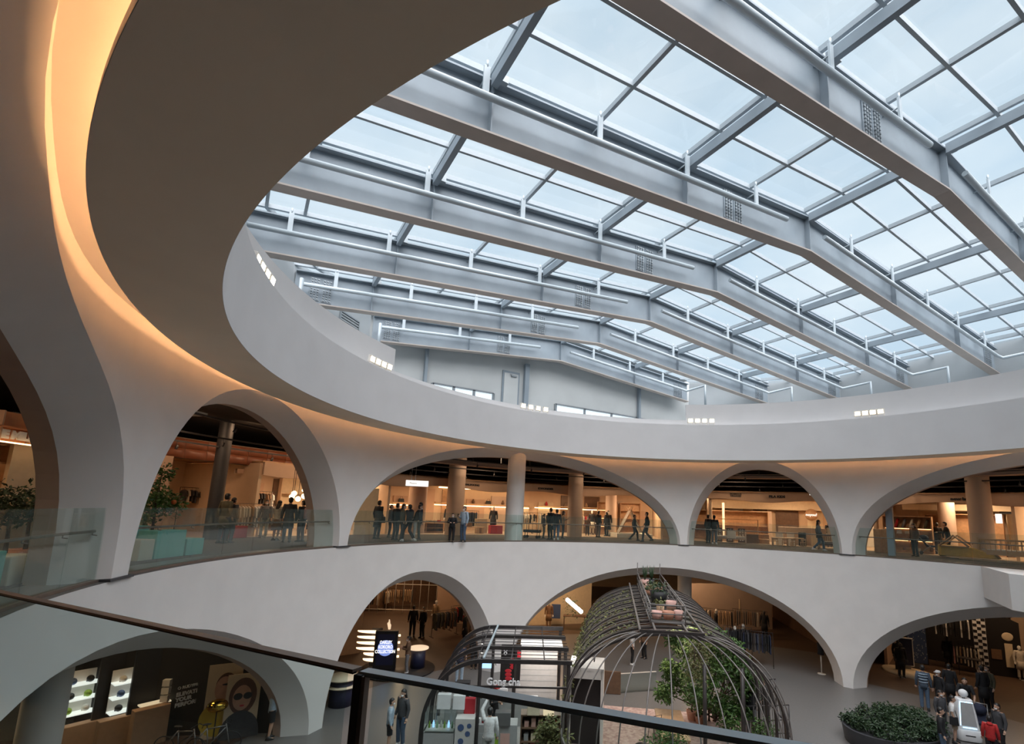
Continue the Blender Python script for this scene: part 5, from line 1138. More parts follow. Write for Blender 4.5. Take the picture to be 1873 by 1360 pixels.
for i, (px, py, w, n, cols) in enumerate(((1310, 1158, 2.4, 16, ['black', 'brown', 'tan', 'cream']), (1372, 1160, 2.2, 14, ['black', 'cream', 'darkgrey', 'brown']), (1384, 1216, 1.7, 16, ['black', 'black', 'darkgrey', 'navy']), (1350, 1205, 1.5, 12, ['black', 'darkgrey']))):
    p = G0(px, py); rack(p, R(toward_cam(p)) + PI / 2, w, 1.75 if i > 1 else 1.6, n, cols, ('rear rack of brown and cream clothes at the tan wall, left of the framed picture', 'rear rack of mixed clothes at the tan wall, right of the framed picture', 'rack of long black coats at the right end of the clothes shop', 'rack of dark coats behind the cage')[i], 'garment on the %s in the wide lower arch' % ('rear left rack', 'rear right rack', 'black coat rack', 'dark rack behind the cage')[i], seed=60 + i)
p = G0(1342, 1150); o = block('framed_picture', (p.x, p.y, .9), R(toward_cam(p)) + PI / 2, (.95, .06, 1.2), 'poster_tan', 'framed tan picture between the rear racks of the clothes shop', 'picture')
for i, (px, py) in enumerate(((1399, 1168), (1345, 1205), (1360, 1200), (1310, 1165))):
    p = G0(px, py); mannequin(p, toward_cam(p) + 30 * i, ('black-dressed mannequin with cap at the right end of the tan wall', 'mannequin with bright head behind the right side of the cage', 'second mannequin with bright head, nearer the black coats', 'mannequin in dark clothes at the rear left rack, wide lower arch')[i], m='mannequin_white' if i else 'mannequin_dark', top='black', bottom='black')
b = empty('mezzanine_rail', G0(1340, 1140, 0), R(toward_cam(G0(1340, 1140))) + PI / 2, 'thin dark clothes frame standing above the tan wall of the clothes shop', 'frame'); f = MB()
for z in (3.3, 4.1, 4.9): f.tube([(-2.2, .3, z), (3.0, .3, z)], .03, 5)
for k in range(7): f.tube([(-2.2 + .85 * k, .3, 3.15), (-2.2 + .85 * k, .3, 5.2)], .03, 5)
f.build('bars', 'dark_metal', b)
for i, dx in enumerate((-1.9, -1.2, -.1, .35, .8, 2.1)):
    o = bpy.data.objects.new('hanging_garment', garment_mesh('coat')); COL.objects.link(o); o.material_slots[0].link = 'OBJECT'; o.material_slots[0].material = MATS['cloth_' + ('cream', 'tan', 'black', 'black', 'black', 'cream')[i]]
    q_ = Matrix.Rotation(b.rotation_euler.z, 4, 'Z') @ Vector((dx, .3, 4.9)); o.location = Vector(b.location) + q_; o.rotation_euler = (0, 0, b.rotation_euler.z + PI / 2 * (i % 2)); o.scale = (1.3, 1.3, 1.3); tag(o, 'garment hanging high on the thin frame above the tan wall', 'garment', 'garments on the racks')
p = G0(1503, 1232); b = empty('photo_stand', p, 0, 'dark clothed mannequin stand at the right edge of the wide lower arch', 'stand'); f = MB(); f.tube([(0, 0, 0), (0, 0, 1.2)], .03, 6); f.lathe([(0, 0), (.2, 0), (.2, .02), (0, .03)], 14); f.build('post', 'mannequin_white', b); f = MB(); loft(f, [((0, 0, .95), .17, .12), ((0, 0, 1.2), .15, .1), ((0, 0, 1.5), .19, .12), ((0, 0, 1.62), .07, .06)]); f.build('bust', 'cloth_black', b)
# ---- right lower arch: black clothes shop
for i, (px, py, w, h, m, lb) in enumerate(((1659, 1226, .72, 1.45, 'navy_drum', 'small white-framed dark screen at left of the black clothes shop'), (1680, 1222, 1.0, 2.25, 'helmet_blue', 'large blue-speckled advertising board behind the small screen'))):
    p = G0(px, py); b = empty('advert_board', p, R(toward_cam(p)) + PI / 2 + .2, lb, 'board'); f = MB(); f.box((0, 0, h / 2 + .25), (w, .08, h)); f.build('frame', 'mask_white' if i == 0 else 'black_panel', b, bevel=.01); f = MB(); f.box((0, -.045, h / 2 + .25), (w - .1, .01, h - .1)); f.build('screen', m, b); f = MB(); f.box((0, 0, .14), (w * .5, .2, .26)); f.build('base', 'steel_grey', b)
    if i == 1:
        f = MB(); rr = random.Random(4)
        for k in range(60): x, z = rr.uniform(-.42, .42), rr.uniform(.4, 2.3); f.add([(x, -.055, z), (x + .03, -.055, z + .02), (x + .01, -.055, z + .08)], [(0, 1, 2)])
        f.build('speckle_print', 'mask_white', b, fix=False)
f = MB(); f.lathe([(0, .0), (1.3, .0), (1.3, .12), (0, .12)], 30); o = f.build('round_platform', 'cream_panel'); p = G0(1664, 1232); o.location = p; o.scale = (1, .7, 1); tag(o, 'pale lit low platform under the screens at left of the black shop', 'platform')
for i, (px, py, w, n, cols, h) in enumerate(((1665, 1205, 1.6, 12, ['cream', 'white', 'tan'], 2.4), (1735, 1225, 2.4, 14, ['black', 'darkgrey', 'white', 'black'], 2.9), (1758, 1215, 2.2, 12, ['black', 'grey', 'black', 'brown'], 3.4), (1770, 1228, 1.4, 8, ['cream', 'pink', 'tan'], 1.35))):
    p = G0(px, py); rack(p, R(toward_cam(p)) + PI / 2, w, h, n, cols, ('high rack of cream garments behind the blue board, black shop', 'rack of black and white clothes in the middle of the black shop', 'tall rear rack of dark clothes in the black shop', 'low rack of pale garments on the table side of the black shop')[i], 'garment on the %s rack of the black shop' % ('cream', 'middle', 'tall rear', 'low pale')[i], seed=80 + i)
f = MB(); f.box((0, 0, 1.75), (.55, .12, 3.5)); o = f.build('checked_column', 'mask_white'); p = G0(1799, 1232); o.location = p; o.rotation_euler = (0, 0, R(toward_cam(p)) + PI / 2); tag(o, 'tall black and white checked panel column in the black shop', 'column')
f = MB()
for k in range(22):
    for q in range(3):
        if (k + q) % 2: f.box((-.18 + .18 * q, -.065, .1 + k * .16), (.17, .01, .15))
f.build('checks', 'black_panel', o)
p = G0(1848, 1238); b = empty('slanted_display_wall', p, R(toward_cam(p)) + PI / 2 + .35, 'big black slanted wall with skateboards and a round picture, right of the checked column', 'display wall'); f = MB(); f.prism([Vector((-.95, 0, 0)), Vector((.6, 0, 0)), Vector((.6, 0, 2.8)), Vector((-.95, 0, 3.5))], (0, 0, 0), (0, .3, 0)); f.build('panel', 'black_panel', b)
f = MB(); f.box((.05, -.03, 1.1), (.34, .03, 1.2)); ell(f, (.05, -.02, 2.05), (.26, .03, .22)); f.build('printed_boards', 'cream_panel', b); f = MB(); f.box((-.5, -.03, 1.1), (.45, .03, .5)); f.build('crest_print', 'cloth_brown', b)
p = G0(1776, 1236); table(p, R(toward_cam(p)) + PI / 2, 1.0, .5, .9, 'dark_metal', 'small black metal table in front of the checked column', leg=.03)
for i, (px, py) in enumerate(((1662, 1245), (1645, 1228), (1870, 1243), (1736, 1222))):
    p = G0(px, py) if i != 0 else G0(1650, 1238); mannequin(p, toward_cam(p) + 20, ('dark-dressed mannequin with white shoes at the left end of the black shop', 'second dark-dressed mannequin at the left end of the black shop', 'mannequin in pale clothes at the far right picture edge, lower level', 'dark mannequin with a long white scarf print in the black shop')[i], m='mannequin_dark' if i != 2 else 'mannequin_white', top='black' if i != 2 else 'cream', bottom='black' if i != 2 else 'cream', h=1.7)
b = empty('stair_rail', pol(25.5, -86), rot_at(-86), 'dark sloping stair with handrail at the top right of the right lower arch', 'stair'); f = MB()
f.bar((-2.2, 0, 5.2), (2.2, 0, 2.7), .5, .3); f.build('stringer', 'wood_dark', b); f = MB(); f.tube([(-2.2, -.3, 6.1 - .8), (2.2, -.3, 3.6)], .03, 6)
for k in range(9): x = -2.0 + .5 * k; z = 5.2 - (x + 2.2) * 2.5 / 4.4; f.tube([(x, -.3, z), (x, -.3, z + .8 if z + .8 < 5.4 else 5.4)], .014, 5)
f.build('railing', 'dark_metal', b)
# small warm downlights of the lower level
rs = random.Random(12)
for i in range(26):
    th = -92 + 160 * i / 25; spot(pol(rs.choice((17.6, 20.4, 23.0)), th, 5.30), th, 'small black spotlight with a bright lens under the lower ceiling', 'small spotlights under the lower ceiling')

# ------------------------------------------------------------------ round wire cage with plants
CU = Vector((.784, -.62, 0)).normalized(); CV = Vector((-CU.y, CU.x, 0)) * -1
CO = Vector((3.1, .22, 0))
def CP(u, v, z=0.): return CO + CU * u + CV * v + Vector((0, 0, z))
RZC = math.atan2(CU.y, CU.x)
cage = empty('wire_cage', CO, 0, 'large dark metal cage pavilion with a round front on the atrium floor, overgrown with plants', 'pavilion')
def CL_(u, v, z=0.): return CP(u, v, z) - CO
CWd, CEq, CTp = 3.35, 1.25, 4.15
def arch_pts(u, n=28, w=CWd, top=CTp):
    P = [CL_(u, -w, 0.02), CL_(u, -w, CEq * .5)]
    for i in range(n + 1):
        t = PI - PI * i / n; c, s_ = math.cos(t), math.sin(t)
        v = w * (abs(c) ** .92) * (1 if c > 0 else -1); z = CEq + (top - CEq) * (abs(s_) ** .80)
        P.append(CL_(u, v, z))
    return P + [CL_(u, w, CEq * .5), CL_(u, w, 0.02)]
mat('rod_paint', (.15, .135, .125), .5, .2, noise=.05)
def flat_rib(P, wd, th, nm, m='brown_metal', par=None):
    f = MB()
    for a, b_ in zip(P, P[1:]):
        d = (b_ - a).normalized(); nr = CU.cross(d); f.bar(a - d * .01, b_ + d * .01, wd, th, nr)
    return f.build(nm, m, par if par is not None else cage)
for k in range(12):
    u = k * .98; P = arch_pts(u)
    if k == 0: flat_rib(P, .20, .07, 'front_arch')
    else: flat_rib(P, .14, .06, 'arch_rib')
for k in range(11):
    for q in (.33, .66):
        f = MB(); f.tube(arch_pts((k + q) * .98, 22), .014, 5); f.build('thin_rib', 'rod_paint', cage)
for v in (-.98, -.5, .5, .98):
    f = MB(); f.bar(CL_(0, v, CTp + .05), CL_(10.8, v, CTp + .05), .06, .08); f.build('roof_rail', 'rod_paint', cage)
for v, z in ((-3.2, 2.0), (3.2, 2.0), (-2.4, 3.2), (2.4, 3.2)):
    f = MB(); f.tube([CL_(0, v, z), CL_(10.8, v, z)], .022, 6); f.build('side_rail', 'brown_metal', cage)
# raised planter frame on the roof
f = MB()
for z in (CTp + .1, CTp + .38, CTp + .66): 
    for (a, b_) in (((1.2, -.58), (10.6, -.58)), ((1.2, .58), (10.6, .58)), ((1.2, -.58), (1.2, .58)), ((10.6, -.58), (10.6, .58))): f.tube([CL_(*a, z), CL_(*b_, z)], .022 if z < CTp + .6 else .03, 6)
for u in (1.2, 3.5, 5.9, 8.2, 10.6):
    for v in (-.58, .58): f.tube([CL_(u, v, CTp), CL_(u, v, CTp + .66 + (.5 if u > 10 else 0))], .022, 6)
f.build('planter_frame', 'rod_paint', cage)
f = MB(); 
for k in range(20): f.bar(CL_(1.3 + .49 * k, -.56, CTp + .12), CL_(1.3 + .49 * k, .56, CTp + .12), .12, .02)
f.build('planter_deck', 'steel_grey', cage)
for i, (u, v, r, h, m, lb) in enumerate(((1.7, -.32, .19, .24, 'pale_pink', 'left of three pink pots at the front of the cage roof'), (1.7, .08, .21, .26, 'terracotta', 'middle terracotta pot at the front of the cage roof'), (1.7, .42, .16, .30, 'pale_pink', 'right pink pot at the front of the cage roof'), (2.3, -.15, .15, .34, 'tan_crate', 'tan pot behind the three front pots on the cage roof'), (3.6, .38, .22, .3, 'pale_pink', 'pink tub halfway along the right of the cage roof'), (5.2, .05, .38, .42, 'black_matte', 'large dark tub with green plant halfway along the cage roof'), (6.8, -.2, .2, .25, 'terracotta', 'terracotta pot behind the large dark tub'), (7.6, .2, .22, .25, 'terracotta', 'rear terracotta pot near the far end of the cage roof'), (8.4, -.25, .18, .22, 'pale_pink', 'small pink pot near the far end of the cage roof'), (9.6, -.25, .20, .32, 'pale_pink', 'pink pot with pointed leaves at the far end of the cage roof'), (9.9, .1, .16, .30, 'black_matte', 'black pot with pointed leaves at the far end of the cage roof'))):
    b = empty('plant_pot', CP(u, v, CTp + .13), 0, lb, 'pot', 'pots on the cage roof'); f = MB(); f.lathe([(0, 0), (r * .78, 0), (r, h), (r * .9, h), (r * .85, h - .04), (0, h - .04)], 18); f.build('pot', m, b)
    if i in (5, 9, 10, 3, 6, 7):
        rd = random.Random(50 + i)
        if i in (9, 10):
            f = MB()
            for k in range(7): a = k * .9; t = Vector((math.cos(a) * .14, math.sin(a) * .14, h + .62 + .05 * (k % 3))); f.tube([(0, 0, h - .05), Vector((t.x * .5, t.y * .5, h + .25)), t], [.03, .035, .004], 4)
            f.build('foliage', 'leaf_dark', b)
        else: leaves(rd, [((0, 0, h + .1), r * 1.2), ((r * .7, 0, h + .12), r)], 220 if i == 5 else 60, .14, 'foliage', 'leaf_dark' if i == 5 else 'leaf_olive', b)
# domed front
def dome_rod(phi, r0=.0):
    a = R(phi); dirv = (-math.cos(a), math.sin(a))
    P = []
    v0 = 1.15 * math.sin(a)
    for i in range(15):
        t = PI / 2 * i / 14; s_ = math.sin(t); z = CEq + (CTp - CEq) * (math.cos(t) ** .80)
        u = -math.cos(a) * CWd * s_; v = v0 + (CWd * math.sin(a) - v0) * s_
        P.append(CL_(u, v, z))
    P += [CL_(-math.cos(a) * CWd, CWd * math.sin(a), CEq * .4), CL_(-math.cos(a) * CWd, CWd * math.sin(a), .02)]
    return P
for phi in range(-78, 79, 12):
    f = MB(); f.tube(dome_rod(phi), .020, 6); f.build('dome_rod', 'rod_paint', cage)
for z, wd in ((1.15, .16), (.12, .16)):
    f = MB(); P = [CL_(-math.cos(R(p_)) * CWd, math.sin(R(p_)) * CWd, z) for p_ in range(-90, 91, 6) if z < 1 or abs(p_) > 50]
    for a, b_ in zip(P, P[1:]):
        if (b_ - a).length < 1.0: f.bar(a, b_, .05, wd)
    f.build('base_ring', 'rod_paint', cage)
f = MB(); f.bar(CL_(0, -1.0, CTp + .02), CL_(0, 1.0, CTp + .02), .10, .16); f.build('front_lintel', 'brown_metal', cage)
for k, (u, v) in enumerate(((.0, 2.1), (3.2, 2.9), (3.2, -2.9), (6.6, 2.9), (6.6, -2.9), (0.1, 1.0))):
    f = MB(); f.tube([CL_(u, v, 0), CL_(u, v, 3.3 if abs(v) < 2.5 else 2.5)], .06, 8); f.build('post', 'brown_metal', cage)
# terrazzo floor patch under the cage
f = MB(); pts = [CP(-3.3 * math.cos(R(a)), 3.3 * math.sin(R(a)), 0) for a in range(-90, 91, 10)] + [CP(5.5, 3.3, 0), CP(5.5, -3.3, 0)]
f.add([p + Vector((0, 0, .012)) for p in pts], [tuple(range(len(pts)))]); f.build('floor_terrazzo', 'terrazzo', kind='structure', fix=False)
# planting inside the cage
def bush(name, origin, clumps, n, size, m, label, cat='plant', stems=8, seed=1, stem_h=2.0):
    b = empty(name, origin, 0, label, cat); rd = random.Random(seed); f = MB()
    for k in range(stems):
        c, r = clumps[k % len(clumps)]; c = Vector(c); base = Vector((rd.uniform(-.35, .35), rd.uniform(-.35, .35), .0)); f.tube([base, base.lerp(c, .5) + Vector((rd.uniform(-.15, .15), rd.uniform(-.15, .15), .1)), c, c + Vector((rd.uniform(-.2, .2), rd.uniform(-.2, .2), r * .7))], [.035, .026, .016, .005], 6)
    f.build('stems', 'bark', b)
    leaves(rd, clumps, n, size, 'foliage', m, b); return b
o0 = GP(1300, 1312, 0)
def rel(px, py, z): return GP(px, py, z) - o0
bush('climbing_tree', (o0.x, o0.y, 0), [(rel(1235, 1245, 1.7), .5), (rel(1215, 1265, 1.4), .38), (rel(1265, 1225, 2.2), .55), (rel(1300, 1245, 1.9), .6), (rel(1330, 1220, 2.3), .5), (rel(1355, 1250, 1.8), .45), (rel(1300, 1185, 3.0), .5), (rel(1255, 1185, 3.1), .5), (rel(1235, 1165, 3.6), .35), (rel(1340, 1185, 3.0), .4), (rel(1320, 1290, 1.0), .45), (rel(1360, 1300, .8), .40), (rel(1285, 1275, 1.3), .45), (rel(1370, 1270, 1.3), .35), (rel(1270, 1260, 1.8), .5), (rel(1350, 1210, 2.6), .5), (rel(1310, 1215, 2.5), .55), (rel(1375, 1240, 2.0), .4), (rel(1345, 1290, 1.0), .5), (rel(1225, 1220, 2.2), .35), (rel(1270, 1160, 3.6), .4), (rel(1310, 1165, 3.5), .4), (rel(1335, 1320, .6), .4)], 9500, .16, 'leaf', 'large leafy green tree filling the right half of the round cage', stems=18, seed=5)
bush('climbing_plant', CP(.9, 1.0, 3.0), [((0, 0, .5), .5), ((.5, -.5, .3), .4), ((-.3, .5, 0), .45), ((.1, -.2, .9), .35)], 900, .12, 'leaf_olive', 'yellow-green climbing plant just under the front of the cage roof', stems=5, seed=9)
def vine(us, v0, label, seed, n=520):
    rd = random.Random(seed); C = []
    for i in range(16):
        t = PI * (1.0 - .40 * i / 15); c, s_ = math.cos(t), math.sin(t); C.append((CL_(us + rd.uniform(-.3, .3), CWd * c, CEq + (CTp - CEq) * (abs(s_) ** .80)), .16))
    b = empty('vine', CO, 0, label, 'plant', 'vines on the cage'); f = MB(); f.tube([c for c, _ in C], .014, 5); f.build('stem', 'twig', b); leaves(rd, C, n, .13, 'foliage', 'leaf_olive', b)
for i, us in enumerate((1.5, 3.0, 4.4, 6.0, 7.6, 9.0)): vine(us, 0, 'vine climbing the left side of the cage, number %s from the front' % ('one', 'two', 'three', 'four', 'five', 'six')[i], 70 + i)
table((GP(1228, 1322, .75).x, GP(1228, 1322, .75).y, 0), RZC, 2.5, .95, .75, 'wood_light', 'warm-lit slatted wooden table under the tree in the cage', name='wooden_table')
def pot_plant(p, r, h, label, m='terracotta', n=140, fol=.35, lm='leaf'):
    potted_tree(p, h + fol + .3, [((0, 0, h + fol * .8), fol)], n, label, m=lm, size=.12, pot=m, potr=r, poth=h, seed=int(p.x * 10), name='potted_plant')
pot_plant(G0(1267, 1316), .25, .34, 'plant in a large terracotta pot right of the wooden table'); pot_plant(G0(1280, 1322), .20, .28, 'plant in a small terracotta pot, rightmost beside the wooden table'); pot_plant(G0(1226, 1400), .25, .3, 'bushy green plant in front of the wooden table at the bottom picture edge', n=600, fol=.55); pot_plant(G0(1400, 1372), .22, .3, 'leafy potted plant at the right foot of the cage', n=420, fol=.45); pot_plant(G0(1185, 1410), .2, .3, 'low green plant left of the bottom of the wooden table', n=260, fol=.4)
p = G0(1175, 1372, 1.2); b = empty('table_lamp', (p.x, p.y, 0), 0, 'thin floor lamp with small black disc shade left of the wooden table', 'lamp'); f = MB(); f.tube([(0, 0, 0), (0, 0, 1.35)], .015, 6); f.lathe([(0, 0), (.16, 0), (.16, .02), (0, .03)], 16); f.build('pole', 'dark_metal', b); f = MB(); f.lathe([(0, 1.35), (.20, 1.30), (.20, 1.34), (0, 1.40)], 20); f.build('shade', 'dark_metal', b)
b = empty('metal_chair', G0(1196, 1352), RZC + 2.2, 'thin black metal chair left of the wooden table', 'chair'); f = MB(); f.lathe([(0, .44), (.2, .44), (.2, .46), (0, .46)], 18); f.build('seat', 'dark_metal', b)
for k in range(4): f = MB(); a = PI / 4 + k * PI / 2; f.tube([(.16 * math.cos(a), .16 * math.sin(a), .44), (.22 * math.cos(a), .22 * math.sin(a), 0)], .011, 5); f.build('leg', 'dark_metal', b)
f = MB(); f.tube([(-.17, .12, .45), (-.18, .2, .85), (.18, .2, .85), (.17, .12, .45)], .012, 5); f.build('backrest', 'dark_metal', b)
# low railings right of the cage
for i, (pa, pb, lb) in enumerate((((1357, 1352), (1445, 1348), 'front black railing right of the round cage'), ((1362, 1300), (1420, 1292), 'rear black railing right of the round cage'))):
    a, c = G0(*pa), G0(*pb); b = empty('railing', a, 0, lb, 'railing'); d = c - a; f = MB()
    for z in (.15, .6, 1.1): f.tube([Vector((0, 0, z)), d + Vector((0, 0, z))], .02, 6)
    for k in range(5): f.tube([d * k / 4, d * k / 4 + Vector((0, 0, 1.1))], .02, 6)
    f.build('bars', 'dark_metal', b)
# white booth with dark doorway
p = G0(1066, 1337); b = empty('white_booth', CP(1.6, -2.72), RZC - PI / 2, 'white booth with a black doorway between the kiosk and the cage', 'booth')
f = MB()
for s in (-1, 1): f.box((s * .56, .7, 1.25), (.1, 1.4, 2.5))
f.box((0, .7, 2.46), (1.22, 1.4, .12)); f.box((0, 1.36, 1.25), (1.12, .08, 2.5)); f.box((0, .04, 2.3), (1.12, .08, .26)); f.build('shell', 'white_paint', b); f = MB(); f.box((0, .25, 1.1), (1.02, .04, 2.2)); f.build('doorway', 'black_panel', b)  # black sheet inside the opening stands in for the shade within
bb = block('low_board_fence', G0(1112, 1268), RZC - PI / 2, (1.1, .08, .95), 'wood_dark', 'dark brown low board behind the white booth inside the cage', 'board')
f = MB()
a, c = G0(1118, 1268), G0(1200, 1262); d = c - a; b = empty('glass_screen', a, 0, 'low glass screen behind the cage floor', 'screen'); f.bar(Vector((0, 0, .4)), d + Vector((0, 0, .4)), .02, .8); f.build('glass', 'case_glass', b); f = MB(); f.bar(Vector((0, 0, .8)), d + Vector((0, 0, .8)), .03, .03); f.build('rail', 'mannequin_white', b)

# ------------------------------------------------------------------ tea kiosk
KO = Vector((15.85 - 8.795, -7.25 + 12.02, 0)); KU = Vector((4.3, -2.39, 0)).normalized(); KV = Vector((-.486, -.874, 0))
def KP(u, v, z=0.): return KO + KU * u + KV * v + Vector((0, 0, z))
RZK = math.atan2(KV.y, KV.x)
kiosk = empty('tea_kiosk', KO, 0, 'dark arched metal frame of the tea kiosk left of the round cage', 'kiosk')
def kl(u, v, z): return KP(u, v, z) - KO
KT = 2.9
def krib(u, n=14):
    P = [kl(u, -1.85, 0), kl(u, -1.85, .7)]
    for i in range(n + 1):
        t = PI / 2 * i / n; P.append(kl(u, -1.85 * math.cos(t), .7 + (KT - .7) * math.sin(t) ** .9))
    return P + [kl(u, 2.9, KT)]
for k in range(4):
    f = MB(); P = krib(k * 1.62)
    for a, c in zip(P, P[1:]): d = (c - a).normalized(); f.bar(a - d * .01, c + d * .01, .12, .12, KU.cross(d))
    f.build('arch_rib', 'dark_metal', kiosk)
for k in range(15):
    if k % 4 and k * .405 < 4.9: f = MB(); f.tube(krib(k * .405, 10), .014, 5); f.build('thin_rib', 'dark_metal', kiosk)
for v, z in ((-1.2, KT - .55), (-.2, KT + .02), (.9, KT), (2.0, KT)): f = MB(); f.tube([kl(0, v, z), kl(4.86, v, z)], .022, 6); f.build('long_rail', 'dark_metal', kiosk)
f = MB(); f.bar(kl(0, .0, KT + .08), kl(4.86, .15, KT + .08), .07, .05); f.build('light_bar', 'rail_steel', kiosk)
for u, v in ((0, -.1), (0, 2.8), (1.62, 2.8), (4.86, 0), (4.86, 2.8), (1.62, 1.0)): f = MB(); f.bar(kl(u, v, 0), kl(u, v, KT), .09, .09, (1, 0, 0)); f.build('post', 'dark_metal', kiosk)
f = MB(); f.bar(kl(0, -1.7, 2.12), kl(0, 2.8, 2.12), .06, .06); f.build('sign_beam', 'dark_metal', kiosk)
o = text_mesh('Gong cha', .30, 'mask_white', kiosk, 'sign_lettering', .02, .95, bold=.006); o.matrix_basis = Matrix.Translation(kl(-.05, .68, 2.28)) @ Matrix.Rotation(RZK, 4, 'Z') @ Matrix.Rotation(PI / 2, 4, 'X')
for k in range(4): spot(KP(4.0 - k * 1.2, -.4 + .1 * k, KT - .15), 150, ('rearmost', 'second', 'third', 'front')[k] + ' small black spotlight hung inside the kiosk frame', 'spotlights of the tea kiosk')
def kblock(name, u, v, z, d, m, label, cat, group=None):
    f = MB(); f.box((0, 0, d[2] / 2), d); o = f.build(name, m, bevel=.01); o.location = KP(u, v, z); o.rotation_euler = (0, 0, RZK); tag(o, label, cat, group); return o
mat('tile_white', (.55, .53, .51), .4, noise=.03); mat('counter_grey', (.33, .33, .33), .5); mat('wall_tile', (.45, .42, .40), .6)
kblock('back_wall_panel', 3.0, 1.75, 0, (1.7, .1, 2.55), 'wall_tile', 'white tiled panel at the right rear of the tea kiosk', 'panel')
g = bpy.data.objects['back_wall_panel']; f = MB()
for k in range(12): f.box((0, -.052, .2 + k * .2), (1.68, .006, .012))
f.build('tile_joints', 'counter_grey', g)
kblock('menu_board', 2.5, .82, 1.45, (.75, .08, 1.35), 'black_panel', 'black menu board with red lettering in the middle of the tea kiosk', 'menu board')
f = MB()
for k in range(9): ell(f, (.22 - .05 * k + .06 * (k % 3), -.045, 1.2 - .13 * k), (.13, .004, .07), 10, 6)
f.build('red_print', 'red_box', bpy.data.objects['menu_board'])
text_mesh('CO', .16, 'mask_white', bpy.data.objects['menu_board'], 'menu_print', .004, 1, loc=(-.22, -.045, 1.1), rot=(PI / 2, PI / 2, 0), bold=.01)
kblock('rear_counter', 2.6, .2, 0, (3.4, .5, .92), 'counter_grey', 'grey rear counter of the tea kiosk with machines', 'counter'); kblock('front_counter', .35, .2, 0, (2.0, .6, .95), 'counter_grey', 'grey front counter of the tea kiosk behind the raised-arm customer', 'counter'); shelf_unit(KP(.35, 1.95), RZK, 1.3, 1.25, .5, 3, 'wood_dark', 'dark wooden shelf counter at the right front of the kiosk', name='shelf_counter')
goods_on(KP(.35, 1.95), RZK, 1.3, 1.25, 3, 5, [('box', 'pale_pink'), ('box', 'cream_panel'), ('box', 'red_box'), ('box', 'counter_grey')], 'small product box on the dark shelves at the right front of the kiosk', 'product boxes on the kiosk shelves', seed=90, d0=-.05)
for k in range(9):
    f = MB(); f.lathe([(0, 0), (.035, 0), (.045, .13), (.047, .135), (0, .135)], 12); o = f.build('paper_cup', ('mask_white', 'red_box', 'cream_panel')[k % 3]); o.location = KP(.2, -.45 + .13 * k, .955); tag(o, ('white', 'red', 'cream')[k % 3] + ' paper cup in the row on the kiosk front counter', 'cup', 'paper cups on the kiosk counter')
for k in range(5):
    f = MB(); f.box((0, 0, .2), (.30, .02, .42)); o = f.build('price_poster', ('poster_yellow', 'wood_mid', 'counter_grey', 'lime', 'pale_pink')[k]); o.location = KP(.03, -.62 + .36 * k, .30); o.rotation_euler = (0, 0, RZK); tag(o, ('yellow', 'brown', 'grey', 'green', 'pink')[k] + ' product poster on the front of the kiosk counter', 'poster')
b = empty('glass_display_case', KP(.05, -1.25), RZK, 'lit glass display case with bottles at the left front of the kiosk', 'display case'); f = MB(); f.box((0, 0, .4), (.95, .6, .8)); f.build('base', 'counter_grey', b); f = MB(); f.box((0, 0, 1.1), (.95, .6, .58)); f.build('glass', 'case_glass', b); f = MB(); f.box((0, 0, .83), (.9, .55, .03)); f.build('shelf', 'mannequin_white', b)
for k in range(7): f = MB(); f.lathe([(0, 0), (.035, 0), (.035, .13), (.015, .17), (.015, .2), (0, .2)], 10); o = f.build('bottle', ['lime', 'glow_blue', 'glass_green', 'white_paint'][k % 4]); q_ = Matrix.Rotation(RZK, 4, 'Z') @ Vector((-.36 + .12 * k, .05 * (k % 2), .845)); o.location = KP(.05, -1.25) + q_; tag(o, 'small coloured bottle inside the lit glass display case of the kiosk', 'bottle', 'bottles in the kiosk case')
for i, (u, v, z, d, m, lb) in enumerate(((.1, -1.2, 1.40, (.42, .2, .45), 'mask_white', 'white product picture board, left, on the glass case'), (.1, -.72, 1.40, (.38, .2, .42), 'mask_white', 'white product picture board, right, on the glass case'), (.2, -.38, 1.2, (.35, .2, .5), 'red_box', 'red product rack right of the white boards on the kiosk'), (-.05, -.45, .0, (.6, .5, 1.25), 'tile_white', 'white freezer with stickers at the kiosk front'), (.1, .72, .95, (.5, .3, .4), 'steel_grey', 'steel machine on the kiosk front counter'), (.2, 1.7, 1.25, (.4, .3, .28), 'cream_panel', 'cream box on the dark shelf counter of the kiosk'), (.2, 2.2, 1.25, (.35, .3, .35), 'rack_glow', 'glowing small box on the dark shelf counter of the kiosk'), (2.5, -.9, .92, (.5, .35, .55), 'black_matte', 'black machine at left on the rear counter of the kiosk'), (2.45, .55, .92, (.4, .35, .4), 'mask_white', 'white machine at right on the rear counter of the kiosk'), (2.5, -.3, .92, (.3, .3, .35), 'steel_grey', 'steel dispenser on the rear counter of the kiosk'))):
    kblock('kiosk_appliance' if i > 3 else 'product_board', u, v, z, d, m, lb, 'kiosk item')
kblock('awning_panel', 4.2, 2.0, 2.35, (1.7, 1.3, .12), 'sign_white', 'bright white flat panel behind the kiosk top, left of the cage', 'panel')  # no lamp: a glow in the white imitates light falling on the panel
for i in range(2): kblock('wall_print', 4.0, -.2 + .9 * i, 1.5, (.42, .05, .35), 'glow_blue' if i == 0 else 'counter_grey', ('blue' if i == 0 else 'grey') + ' small print hanging at the rear of the kiosk', 'print')
f = MB(); f.tube([(0, 0, 0), (0, 0, .3)], .008, 5); ell(f, (0, 0, -.04), (.05, .05, .06)); o = f.build('pendant_lamp', 'mask_white'); o.location = KP(3.0, .25, 2.0); tag(o, 'tiny white pendant lamp above the rear counter of the kiosk', 'lamp')
